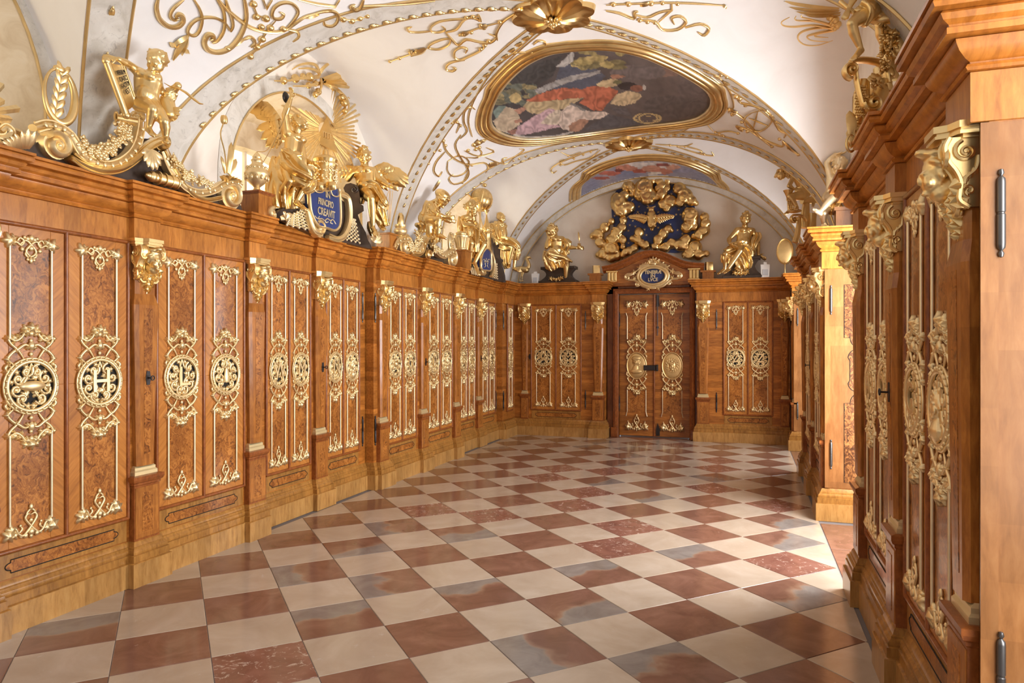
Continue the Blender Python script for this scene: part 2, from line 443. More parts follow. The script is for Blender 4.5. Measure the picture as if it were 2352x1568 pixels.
full = {k: tile_mesh('tile_'+k, SQ, m) for k, m in (('cream', M['cream_tile']), ('red', M['red_tile']), ('mottled', M['red_mottled']),
        ('grey_a', M['grey_red'][0]), ('grey_b', M['grey_red'][1]), ('grey_c', M['grey_red'][2]))}
tm = {k: full[k].materials[0] for k in full}
GREY = {(-2,1):'grey_c', (2,1):'grey_c', (1,0):'grey_a', (0,-1):'grey_b', (1,-2):'grey_c', (4,1):'grey_c', (4,-1):'grey_a', (6,1):'grey_a', (7,2):'grey_a',
        (-5,2):'grey_c', (-1,2):'grey_b', (-2,3):'grey_b', (0,5):'grey_b', (3,2):'mottled', (5,0):'mottled', (1,6):'mottled', (-1,0):'red', (-3,0):'mottled', (4,3):'mottled', (6,7):'grey_a', (9,6):'grey_b'}
for c in range(-14, 22):
    for r in range(-8, 26):
        x = ORG[0] + T45*(c+.5) - T45*(r+.5); y = ORG[1] + T45*(c+.5) + T45*(r+.5)
        if y < 1.7 or y > FY1+.3 or x < FX0-.3 or x > FX1+.3: continue
        if (c+r) % 2 == 0: k = 'cream'
        else:
            k = GREY.get((c, r)) or random.choices(['red','mottled','grey_a','grey_b','grey_c'], [.66,.16,.06,.06,.06])[0]
        if FX0+half <= x <= FX1-half and y <= FY1-half:
            put('tile', full[k], floor, (x, y, 0))
        else:
            p = [(q[0]+x, q[1]+y) for q in SQ]
            for ax, lim, less in ((0, FX0, False), (0, FX1, True), (1, FY1, True)):
                if p: p = clip(p, ax, lim, less)
            if len(p) < 3: continue
            ar = abs(sum(p[i][0]*p[(i+1)%len(p)][1]-p[(i+1)%len(p)][0]*p[i][1] for i in range(len(p))))/2
            if ar < .004: continue
            p = [(q[0]-x, q[1]-y) for q in p]
            put('tile', tile_mesh('tile_cut', p, tm[k]), floor, (x, y, 0))
# red slabs in the window bays at the right and before the door
for (x0,x1,y0,y1) in [(.606,1.1,4.86,5.72),(.606,1.1,5.726,6.5),(.606,1.1,9.05,9.9),(.606,1.1,9.906,10.72),(.606,1.1,.3,1.3),(.606,1.1,1.306,2.3),
                      (-2.02,-1.6,11.426,11.8),(-1.594,-1.18,11.426,11.8),(-1.174,-.88,11.426,11.8)]:
    cx_, cy_ = (x0+x1)/2, (y0+y1)/2
    p = [(x0-cx_,y0-cy_),(x1-cx_,y0-cy_),(x1-cx_,y1-cy_),(x0-cx_,y1-cy_)]
    put('slab', tile_mesh('slab', p, M['red_tile']), floor, (cx_, cy_, 0))

# ------------------------------------------------------------------ the vault
VXC, VA, VZ, VB, VN = -1.512, 2.407, 2.566, 1.726, 1.816
BAYS = [(-2.32, 1.577), (1.60, 1.577), (5.52, 1.577), (9.436, 1.359)]
def arc(t): t = min(1.0, abs(t)); return VZ + VB*(1-t**VN)**(1/VN)
def zbar(x): return arc((x-VXC)/VA)
def zvault(x, y):
    z = zbar(x)
    for yc, B in BAYS:
        if abs(y-yc) < B: z = max(z, arc((y-yc)/B))
    return z
def vault_hit(px, py, web=True):
    """where a sight line meets the vault (web: the barrel surface alone)"""
    d = ray(px, py); lo = .5; fn = (lambda x, y: zbar(x)) if web else zvault
    prev = None; t = 1.0
    while t < 16:
        x, y, z = d[0]*t, d[1]*t, CAM_H+d[2]*t
        e = z - (fn(x, y) if VXC-VA < x < VXC+VA else VZ-.6)
        if e > 0:
            a, b = t-.05, t
            for _ in range(24):
                m = (a+b)/2; x, y, z = d[0]*m, d[1]*m, CAM_H+d[2]*m
                if z - (fn(x, y) if VXC-VA < x < VXC+VA else VZ-.6) > 0: b = m
                else: a = m
            return Vector((d[0]*a, d[1]*a, CAM_H+d[2]*a))
        t += .05
    return Vector((d[0]*14, d[1]*14, CAM_H+d[2]*14))
def vnormal(x, web=True):
    e = .004; s = (zbar(x+e)-zbar(x-e))/(2*e); s = max(-6, min(6, s))
    return Vector((s, 0, -1)).normalized()          # pointing into the room
NS = 15
ss = [math.sin(PI/2*k/NS) for k in range(NS+1)]
S = [-q for q in ss[::-1]] + ss[1:]
vm = MB()
def vrow(ys, bay=None):
    P = []
    for y in ys:
        P.append([(VXC+VA*s_, y, (max(zbar(VXC+VA*s_), arc((y-bay[0])/bay[1])) if bay else zbar(VXC+VA*s_))) for s_ in S])
    return P
def tri_grid(P, bay):
    nu, nv = len(P), len(P[0]); b = len(vm.v)
    for r in P: vm.v.extend(r)
    for i in range(nu-1):
        for j in range(nv-1):
            q = (b+i*nv+j, b+(i+1)*nv+j, b+(i+1)*nv+j+1, b+i*nv+j+1)
            main = (i-NS+.5)*(j-NS+.5) > 0
            for t in (((q[0],q[1],q[2]),(q[0],q[2],q[3])) if main else ((q[0],q[1],q[3]),(q[1],q[2],q[3]))):
                vm.f.append(t); vm.m.append(0)
prev = -3.1
for yc, B in BAYS:
    if yc-B > prev: vm.grid(vrow(np.linspace(prev, yc-B, 8)))
    ys = [yc+B*s_ for s_ in S if yc+B*s_ >= -3.1]
    if len(ys) == len(S): tri_grid(vrow(ys, (yc, B)), (yc, B))
    else: vm.grid(vrow(ys, (yc, B)))
    prev = yc+B
vm.grid(vrow(np.linspace(prev, YB+.02, 8)))
ceiling = vm.build('ceiling', M['plaster'], smooth=28); tag(ceiling, kind='structure')

# ------------------------------------------------------------------ walls
def lunette_wall(mb, x, yc, B, nw, nh, zlow, out, depth):
    """wall under a cross vault with an arched niche (half width nw, springing at VZ, rise nh) cut into it"""
    th = np.linspace(0, PI, 33)
    o = [(yc-B, zlow)]+[(yc-B*math.cos(t)*1.0, arc(math.cos(t))) for t in th]+[(yc+B, zlow)]
    i_ = [(yc-nw, zlow)]+[(yc-nw*math.cos(t), VZ+.28+nh*math.sin(t)) for t in th]+[(yc+nw, zlow)]
    mb.grid([[(x, p[0], p[1]+.01) for p in o], [(x, p[0], p[1]) for p in i_]])
    return i_
wl = MB()
niche = []
NICHE = [(1.60,1.577,1.38,1.28),(5.52,1.577,1.0,1.0),(9.436,1.359,.85,.92)]
def emis(name, col, st):
    m, nt, b_ = nmat(name); b_.inputs['Base Color'].default_value = (.8,.8,.8,1); b_.inputs['Emission Color'].default_value = (*col, 1); b_.inputs['Emission Strength'].default_value = st
    return m
M['lit_pane'] = [emis('lit_window_a', (1,.84,.52), 1.3), emis('lit_window_b', (1,.84,.50), 1.5), emis('lit_window_c', (1,.93,.80), 1.6)]
last = -3.1
for yc, B, nw, nh in NICHE:
    wl.add([(XL,last,2.0),(XL,yc-B,2.0),(XL,yc-B,VZ+.02),(XL,last,VZ+.02)], [(0,1,2,3)])
    niche.append(lunette_wall(wl, XL, yc, B, nw, nh, 2.0, -1, .6)); last = yc+B
wl.add([(XL,last,2.0),(XL,YB,2.0),(XL,YB,VZ+.02),(XL,last,VZ+.02)], [(0,1,2,3)])
wl.box(XL-.06, XL-.02, -3.1, YB, 0, 2.0)
wall_left = wl.build('wall_left', M['wallplaster'], smooth=30); tag(wall_left, kind='structure')
# niche reveals with their lit windows
for k, ((yc, B, nw, nh), prof) in enumerate(zip(NICHE, niche)):
    mb = MB(); d = .55
    P0 = [(XL, p[0], p[1]) for p in prof]; sc_ = .80
    P1 = [(XL-d, yc+(p[0]-yc)*sc_, 2.0+(p[1]-2.0)*.90) for p in prof]
    mb.grid([P0, P1])
    # back of the niche: ring round the window
    th = np.linspace(0, PI, 33); ww, wh = .74, .24; zb = 3.16
    P2 = [(XL-d, yc-ww, 2.0)]+[(XL-d, yc-ww*math.cos(t), zb+wh*math.sin(t)) for t in th]+[(XL-d, yc+ww, 2.0)]
    mb.grid([P1, P2])
    P3 = [(XL-d-.16, q[1], q[2]) for q in P2]; mb.grid([P2, P3])
    mb.box(XL-d-.1, XL, yc-nw, yc+nw, 1.95, 2.0)
    rv = mb.build('niche_reveal', M['tan'], wall_left, smooth=30)
    wp = MB(); wp.add([(XL-d-.15, q[1], q[2]) for q in P3], [tuple(range(len(P3)))]); wn = wp.build('window_%d' % (k+4), M['lit_pane'][k]); tag(wn, kind='structure')
    fb = MB(); fb.box(XL-d-.15, XL-d-.12, yc-.015, yc+.015, 2.0, zb+wh); fb.box(XL-d-.15, XL-d-.12, yc-ww, yc+ww, 2.78, 2.81); fb.build('window_frame', M['wallplaster'], wn)
    tb = MB(); tb.tube([(XL+.012, p[0], p[1]) for p in prof], .009, n=5); tb.build('niche_gold_edge', M['gold_paint'], wall_left, smooth=60)
    bw = .13
    tr = MB(); tr.grid([[(XL+.004, p[0], p[1]) for p in prof], [(XL+.004, yc+(p[0]-yc)*(1+bw/nw), p[1]+(bw if p[1] > VZ+.28 else 0)*min(1,(p[1]-VZ-.28)/.3 if p[1]>VZ+.28 else 0)) for p in prof]])
    tr.build('niche_band', M['marble'], wall_left, smooth=40)
# end wall over the cabinets (arched top) with door recess
we = MB(); th = np.linspace(0, PI, 41)
top = [(VXC-VA*math.cos(t), arc(math.cos(t))+.03) for t in th]
pts = [(top[0][0]-.1, 2.2)]+top+[(top[-1][0]+.4, 2.2)]
b0 = [(q[0], YB, q[1]) for q in pts]; b1 = [(q[0], YB, 2.2) for q in pts]
we.grid([b0, b1])
we.box(-4.0, -2.06, YB, YB+.06, 0, 2.25); we.box(-.84, 1.2, YB, YB+.06, 0, 2.25)
we.box(-2.06, -.84, YB+.35, YB+.4, 0, 2.6)
wall_back = we.build('wall_back', M['wallplaster']); tag(wall_back, kind='structure')
# right wall with three deep window openings (lighting the room) and piers behind the cabinets
wr = MB()
OPEN = [(.25, 2.30), (4.86, 6.5), (9.05, 10.72)]
y0 = -3.1
for a_, b_ in OPEN:
    wr.box(XR, XR+.5, y0, a_, 0, 2.62); y0 = b_
wr.box(XR, XR+.5, y0, YB+.3, 0, 2.62)
for (yc, B), (a_, b_) in zip(BAYS[1:], OPEN):
    xs = VXC+VA
    wr.add([(xs, yc-B-.02, 2.55),(XR+.02, yc-B-.02, 2.55),(XR+.02, a_, 2.55),(xs, a_, 2.55)], [(0,1,2,3)])
    wr.add([(xs, b_, 2.55),(XR+.02, b_, 2.55),(XR+.02, yc+B+.02, 2.55),(xs, yc+B+.02, 2.55)], [(0,1,2,3)])
    nw = (b_-a_)/2-.1; cy_ = (a_+b_)/2
    th = np.linspace(0, PI, 33)
    o = [(yc-B, 2.55)]+[(yc-B*math.cos(t), arc(math.cos(t))+.02) for t in th]+[(yc+B, 2.55)]
    i_ = [(a_, 2.55)]+[(cy_-(b_-a_)/2*math.cos(t), 2.62+.42*math.sin(t)) for t in th]+[(b_, 2.55)]
    wr.grid([[(xs-.003, q[0], q[1]) for q in o], [(xs-.003, q[0], q[1]) for q in i_]])
    wr.grid([[(xs-.003, q[0], q[1]) for q in i_], [(XR+.5, q[0], q[1]) for q in i_]])
last = -3.1
for yc, B in BAYS[1:]:
    wr.add([(VXC+VA, last, 2.57),(XR+.1, last, 2.57),(XR+.1, yc-B, 2.57),(VXC+VA, yc-B, 2.57)], [(0,1,2,3)]); last = yc+B
wr.add([(VXC+VA, last, 2.57),(XR+.1, last, 2.57),(XR+.1, YB, 2.57),(VXC+VA, YB, 2.57)], [(0,1,2,3)])
wall_right = wr.build('wall_right', M['wallplaster'], smooth=30); tag(wall_right, kind='structure')
m_, nt_, b_n = nmat('window_glass'); b_n.inputs['Transmission Weight'].default_value = 1; b_n.inputs['Roughness'].default_value = .02; b_n.inputs['Base Color'].default_value = (.95,.97,1,1); b_n.inputs['IOR'].default_value = 1.1
M['glass'] = m_
for k, (a_, b_) in enumerate(OPEN):
    w = MB(); x = XR+.52
    w.box(x, x+.05, a_, a_+.06, .5, 3.1); w.box(x, x+.05, b_-.06, b_, .5, 3.1); w.box(x, x+.05, a_, b_, .5, .58); w.box(x, x+.05, a_, b_, 3.02, 3.1)
    w.box(x, x+.05, (a_+b_)/2-.025, (a_+b_)/2+.025, .5, 3.1)
    for z in (1.15, 1.8, 2.45): w.box(x, x+.05, a_, b_, z-.02, z+.02)
    wo = w.build('window_%d' % (k+1), M['wallplaster']); tag(wo, kind='structure')
    MB().box(x+.02, x+.03, a_+.03, b_-.03, .53, 3.07).build('pane', M['glass'], wo)
    MB().box(XR+.45, XR+.58, a_-.02, b_+.02, 0, .5).build('parapet', M['wallplaster'], wo)
we2 = MB(); we2.box(-4.2, 1.6, -3.16, -3.1, 0, 4.6)
o = we2.build('wall_front', M['wallplaster']); tag(o, kind='structure')
# ------------------------------------------------------------------ sculpture kit
UPV = Vector((0,0,1)); FWD = Vector((_F[0], _F[1], 0)); RGT = Vector((_R[0], _R[1], 0))
def remeshed(mb, name, mat, voxel, smooth_it=3, factor=.5):
    """one continuous surface from overlapping volumes"""
    me = bpy.data.meshes.new(name+'_src'); me.from_pydata(mb.v, [], mb.f)
    bm = bmesh.new(); bm.from_mesh(me); bmesh.ops.recalc_face_normals(bm, faces=bm.faces[:]); bm.to_mesh(me); bm.free()
    o = bpy.data.objects.new(name+'_src', me); COL.objects.link(o)
    r = o.modifiers.new('r', 'REMESH'); r.mode = 'VOXEL'; r.voxel_size = voxel; r.use_smooth_shade = True
    if smooth_it:
        s = o.modifiers.new('s', 'SMOOTH'); s.factor = factor; s.iterations = smooth_it
    dg = bpy.context.evaluated_depsgraph_get(); dg.update()
    out = bpy.data.meshes.new_from_object(o.evaluated_get(dg)); out.name = name
    bpy.data.objects.remove(o); bpy.data.meshes.remove(me)
    out.materials.clear(); out.materials.append(mat)
    out.polygons.foreach_set('use_smooth', [True]*len(out.polygons)); out.update()
    return out
class Fig:
    """joints are read off the photograph (crop coordinates) and given a depth d (metres towards the viewer) about the base point"""
    def __init__(s, base, org, scale):
        s.base = Vector(base); s.org = org; s.k = scale
        s.Z0 = base[0]*_F[0]+base[1]*_F[1]
    def __call__(s, x, y, d=0.0):
        px_, py_ = s.org[0]+x/s.k, s.org[1]+y/s.k; Z = s.Z0-d
        u = (px_-CX)/FPX; w = (HY-py_)/FPX
        return Vector(((_F[0]+u*_R[0])*Z, (_F[1]+u*_R[1])*Z, CAM_H+w*Z))-s.base
    def m(s, px_): return px_/s.k*s.Z0/FPX
    def dir(s, r, u, t): return (RGT*r+UPV*u-FWD*t).normalized()
def fluted(mb, path, rs, m=7, amp=.12, n=40, twist=.15, flat=1.0, seed=0, up=None):
    path = [Vector(p) for p in path]; N_ = len(path); rnd = random.Random(seed); ph = [rnd.random()*6.28 for _ in range(4)]
    T = [(path[min(i+1,N_-1)]-path[max(i-1,0)]).normalized() for i in range(N_)]
    nr = up or T[0].orthogonal(); nr = (nr-T[0]*nr.dot(T[0])).normalized(); P_ = []
    for i in range(N_):
        nr = (nr-T[i]*nr.dot(T[i])).normalized(); bi = T[i].cross(nr); row = []
        for k in range(n):
            a = 2*PI*k/n; q = 1+1.7*amp*(math.cos(m*a+ph[0]+twist*i)+.5*math.cos((m+3)*a+ph[1]-twist*i*.7)); row.append(path[i]+(nr*math.cos(a)*flat+bi*math.sin(a))*rs[i]*q)
        P_.append(row)
    b_ = len(mb.v); mb.grid(P_, close_v=True)
    mb.f.append(tuple(b_+k for k in range(n))); mb.m.append(0); mb.f.append(tuple(b_+(N_-1)*n+k for k in range(n-1,-1,-1))); mb.m.append(0)
def head(mb, c, f, hh, u=None, hair='curly', seed=1, beard=False):
    f = f.normalized(); u = (u or UPV); r = f.cross(u).normalized(); u = r.cross(f).normalized()
    R_ = Matrix((r, f, u)).transposed()
    def E(x, y, z, rx, ry, rz): mb.ell(c+R_@Vector((x,y,z))*hh, (rx*hh,ry*hh,rz*hh), 8, 12, R_)
    E(0,-.06,.10,.36,.42,.38); E(0,.06,-.08,.30,.34,.40); E(0,.14,-.30,.20,.22,.18)
    E(0,.42,-.06,.055,.08,.12); E(0,.38,.0,.05,.07,.12); E(0,.33,.09,.24,.10,.05); E(0,.34,-.235,.12,.06,.035); E(0,.33,-.285,.10,.06,.035); E(0,.34,-.40,.10,.09,.07)
    for s in (-1,1): E(s*.13,.34,.02,.075,.05,.045); E(s*.17,.26,-.16,.13,.13,.14); E(s*.35,-.02,-.04,.05,.09,.13)
    rnd = random.Random(seed)
    if hair == 'curly':
        for k in range(70):
            a = rnd.random()*2*PI; z = -.35+rnd.random()*.95; lim = .42
            x, y = math.cos(a), math.sin(a)
            if y > .25 and z < .28: continue
            rr = math.sqrt(max(.05, 1-((z-.1)/.46)**2)); q = .06+rnd.random()*.05
            E(x*.38*rr, -.06+y*.42*rr, z, q, q, q*.9)
    elif hair == 'cap':
        E(0,-.10,.26,.50,.56,.34); E(0,.36,.20,.30,.22,.07)
        for k in range(18): a = rnd.random()*PI+PI/2*0; E(.42*math.cos(a), .1+.30*math.sin(a)*.9, -.02+rnd.random()*.12, .09,.09,.09)
    elif hair == 'smooth':
        E(0,-.10,.14,.40,.45,.42); E(0,-.40,-.05,.18,.16,.16)
        for k in range(16): a = PI*k/15; E(.38*math.cos(a), .16*math.sin(a)+.02, .24+.16*math.sin(a), .08,.09,.07)
    elif hair == 'baby':
        E(0,-.06,.14,.39,.46,.40)
        for k in range(34):
            a = rnd.random()*2*PI; z = -.1+rnd.random()*.6; x, y = math.cos(a), math.sin(a)
            if y > .2 and z < .33: continue
            rr = math.sqrt(max(.05, 1-((z-.12)/.46)**2)); E(x*.385*rr, -.06+y*.44*rr, z, .07, .07, .055)
    if beard:
        for k in range(16): E(-.2+.4*rnd.random(), .24+.12*rnd.random(), -.35-.32*rnd.random(), .08,.08,.11)
def hand(mb, w, d, hh, side=None, curl=.4, spread=.5):
    d = d.normalized(); s = (side or d.orthogonal()); s = (s-d*s.dot(d)).normalized(); n = d.cross(s)
    L = hh*.34; mb.cap(w, w+d*L*.95, hh*.095, hh*.13, flat=.55, up=n)
    for i in range(4):
        o = (i-1.5)/1.5; b0 = w+d*L*1.05+s*o*hh*.105; ln = hh*(.30,.34,.32,.25)[i]
        d1 = (d+s*o*.25*spread-n*curl*.4).normalized(); d2 = (d+s*o*.3*spread-n*curl*1.3).normalized()
        m_ = b0+d1*ln*.5; mb.cap(b0, m_, hh*.048, hh*.044, n=8); mb.cap(m_, m_+d2*ln*.5, hh*.044, hh*.036, n=8)
    b0 = w+d*L*.35+s*hh*.1; m_ = b0+(d*.6+s*.8).normalized()*hh*.17; mb.cap(b0, m_, hh*.055, hh*.05, n=8); mb.cap(m_, m_+(d*.9+s*.3-n*.3).normalized()*hh*.14, hh*.05, hh*.038, n=8)
def foot(mb, an, toe, hh, fat=1.0):
    d = (toe-an); L = d.length; dn = d/L; fl = Vector((d.x,d.y,d.z)); heel = an-dn*hh*.06-UPV*hh*.10
    mb.ell(heel, (hh*.14*fat,)*3, 6, 8); mb.cap(heel, an+(toe-an)*.55-UPV*hh*.03, hh*.13*fat, hh*.13*fat, flat=.8); mb.cap(an, toe, hh*.13*fat, hh*.085*fat, flat=.7)
    sd = dn.cross(UPV); sd = sd.normalized() if sd.length > .1 else RGT
    for i in range(5):
        o = (i-2)/2; mb.cap(an+(toe-an)*.72+sd*o*hh*.10*fat, toe+sd*o*hh*.12*fat-dn*hh*.05*abs(o), hh*.065*fat, hh*.05*fat, n=8)
def body(J, hh, facing, fat=1.0, hair='curly', up=None, beard=False, seed=1, hands=(), feet=('R','L'), shin=1.0):
    """J: joints. one mesh builder holding the whole nude figure"""
    mb = MB(); q = hh*fat
    ch, wa, pe, ne = J['chest'], J['waist'], J['pelvis'], J['neck']
    ax = (J['shL']-J['shR']); ax = ax.normalized() if ax.length > 1e-4 else RGT
    # trunk
    path = bez([tuple(pe-(wa-pe)*.45), tuple(pe), tuple(wa), tuple(ch), tuple(ch.lerp(ne,.62))], 6); path = [Vector(p) for p in path]
    rs = np.interp(np.linspace(0,4,len(path)), [0,1,2,3,4], [.30,.60,.50,.60,.30])*q
    T0 = (path[1]-path[0]).normalized(); nr = T0.cross(ax)
    mb.tube(path, list(rs), n=16, flat=.70, up=nr)
    fr = (wa-ch).cross(ax); fr = fr.normalized()
    if fr.dot(facing) < 0: fr = -fr
    for s in ('L','R'):
        mb.cap(ch.lerp(ne,.35), J['sh'+s], .26*q, .235*q)
        mb.ell(ch.lerp(J['sh'+s],.42)+fr*.26*q, (.27*q,.27*q,.20*q), 8, 12)
        if 'hip'+s in J: mb.cap(pe, J['hip'+s], .42*q, .40*q)
    mb.ell(wa.lerp(pe,.4)+fr*.16*q, .40*q, 8, 12); mb.ell(pe-fr*.22*q, .44*q, 8, 12)
    mb.cap(ne-(J['head']-ne)*.25, J['head'], .20*q, .21*q); head(mb, J['head'], facing, hh, up, hair, seed, beard)
    for s in ('L','R'):
        if 'el'+s in J:
            mb.cap(J['sh'+s], J['el'+s], .215*q, .165*q); 
            if 'wr'+s in J:
                e_, w_ = J['el'+s], J['wr'+s]; mb.cap(e_, e_.lerp(w_,.45), .165*q, .165*q); mb.cap(e_.lerp(w_,.35), w_, .165*q, .105*q)
        if 'kn'+s in J:
            h_, k_ = J['hip'+s], J['kn'+s]; mb.cap(h_, h_.lerp(k_,.6), .37*q, .31*q); mb.cap(h_.lerp(k_,.5), k_, .32*q, .215*q)
            if 'an'+s in J:
                a_ = J['an'+s]; dn = (a_-k_); cb_ = k_.lerp(a_,.32)-fr*.05*q
                mb.cap(k_, cb_, .205*q, .215*q*shin); mb.cap(cb_, a_, .215*q*shin, .115*q*shin)
                if 'to'+s in J and s in feet: foot(mb, a_, J['to'+s], hh, fat)
    for (s, d, sd, curl) in hands:
        if 'wr'+s in J: hand(mb, J['wr'+s], d, hh*1.0, sd, curl)
    return mb
def feather(mb, a, e, w, nrm, camber=.2, n=7):
    a, e = Vector(a), Vector(e); d = e-a; L = d.length; sd = d.cross(nrm).normalized(); nn = sd.cross(d).normalized(); top = []; bot = []
    for i in range(n):
        t = i/(n-1); ww = w*L*(.45+.55*math.sin(PI*min(1,.15+t*.75)))*(1 if t < .85 else .62 if t < .99 else .12)
        c = a+d*t+nn*camber*L*math.sin(PI*t)*.35; top.append([c-sd*ww, c+nn*.022*L+nn*ww*.25, c+sd*ww]); bot.append([c-sd*ww-nn*.012*L, c-nn*.01*L, c+sd*ww-nn*.012*L])
    rows = [t_+b_[::-1] for t_, b_ in zip(top, bot)]; s0 = len(mb.v); mb.grid(rows, close_v=True); k = 6
    mb.f.append(tuple(s0+j for j in range(k))); mb.m.append(0); mb.f.append(tuple(s0+(n-1)*k+j for j in range(k-1,-1,-1))); mb.m.append(0)
def wing(F, root, arm, tips, name='wing', w=.17, mat='gold_sat', nrm=None, coverts=3):
    """arm: list of (x,y,d) along the leading edge; tips: feather tips; each feather springs from the matching place on the arm"""
    A_ = [Vector(F(*p)) for p in arm]; A_ = [Vector(p) for p in bez([tuple(p) for p in A_], 6)]; nr = nrm or (-FWD); mb = MB(); nt_ = len(tips)
    for i, tp in enumerate(tips):
        a = A_[int((len(A_)-1)*(1-i/(nt_-1)) if nt_ > 1 else 0)]; e = Vector(F(*tp)); feather(mb, a+nr*.004*(i % 2), e, w, nr)
        for c in range(coverts):
            f = .62-.17*c; feather(mb, a+nr*(.014+.012*c), a.lerp(e, f)+nr*(.012+.012*c), w*1.15/f*.8, nr)
    mb.tube(A_, [.030-.016*i/len(A_) for i in range(len(A_))], n=8)
    return mb.build(name, M[mat], root, smooth=60)
def statue(name, label, base, mb, hh, mat='gold_sat', cat='statue', group='gilded figures on the cabinets', vox=None):
    root = empty(name, base, 0, label=label, cat=cat, group=group)
    put('figure', remeshed(mb, 'figure', M[mat], vox or hh/24), root)
    return root
def robe(root, mb, hh, name='drapery', mat='gold_sat', vox=None):
    return put(name, remeshed(mb, name, M[mat], vox or hh/26, 1, .4), root)
def cloth(F, mb, pts, rs, m=6, amp=.14, seed=0, flat=1.0, k=5):
    path = bez([tuple(F(*p)) for p in pts], k); r_ = np.interp(np.linspace(0,1,len(path)), np.linspace(0,1,len(rs)), [F.m(r) for r in rs])
    fluted(mb, path, list(r_), m=m, amp=amp, seed=seed, flat=flat)
def FP(F, **k): return {a: F(*v) for a, v in k.items()}
# ------------------------------------------------------------------ cabinet kit (local frame: x along the face, -y towards the room)
PLINTH = [(.055,0),(.055,.15)]
BASEM = [(.055,.15),(.05,.155),(.043,.157),(.043,.20),(.034,.204),(.037,.214),(.034,.226),(.022,.236),(.022,.245),(.014,.250),(.008,.268),(0,.278)]
CORN = [(0,2.356),(.014,2.358),(.020,2.366),(.014,2.376),(.004,2.378),(.006,2.384),(.022,2.392),(.042,2.410),(.052,2.430),(.054,2.440),(.046,2.444),(.084,2.446),(.084,2.464),(.076,2.468),(.078,2.474),(.096,2.484),(.104,2.500),(.098,2.508),(.094,2.510),(.124,2.513),(.129,2.526),(.124,2.540),(.118,2.542),(.132,2.545),(.132,2.560),(.0,2.562),(-.05,2.562)]
DZ0, DZ1 = .432, 2.198
MEDZ = 1.315

def leafshape(mb, c, r, ang, v=0.0, h=.012, lobes=5):
    """vine-leaf: lobed outline, raised centre, in the xz plane facing -y"""
    n = 17; ring = []
    for i in range(n):
        t = -1+2*i/(n-1); a = ang + t*PI*.80; w_ = math.cos(PI*2*t)**2
        rr = r*(.56+.44*w_**.7)*(1-.20*abs(t))
        ring.append((c[0]+rr*math.sin(a), v-h*(.15+.30*w_), c[1]+rr*math.cos(a)))
    stem = (c[0]-r*.35*math.sin(ang), v-h*.6, c[1]-r*.35*math.cos(ang))
    cen = (c[0]+r*.15*math.sin(ang), v-h, c[1]+r*.15*math.cos(ang))
    vs = [cen]+ring+[stem]+[(p[0], v+.004, p[2]) for p in ring]+[(stem[0], v+.004, stem[2])]
    m = len(ring)+1
    fs = [(0,1+i,1+(i+1) % m) for i in range(m)] + [(1+i,1+m+i,1+m+(i+1) % m,1+(i+1) % m) for i in range(m)]
    mb.add(vs, fs)
def scr(mb, pts, r, v=0.0, n=5, k=5, taper=True, smooth=True):
    p = bez(pts, k) if smooth else pts
    N_ = len(p)
    rs = [r*(1-.55*abs(2*i/(N_-1)-1)**3) if taper else r for i in range(N_)]
    mb.tube([(q[0], v-r*.6, q[1]) for q in p], rs, n=n)
def bud(mb, x, z, r, v=0.0, sz=1.0):
    mb.ell((x, v-r*.4, z), (r, r*.7, r*sz), 4, 6)
def mirrored(fn, mb):
    for s in (-1, 1): fn(mb, s)

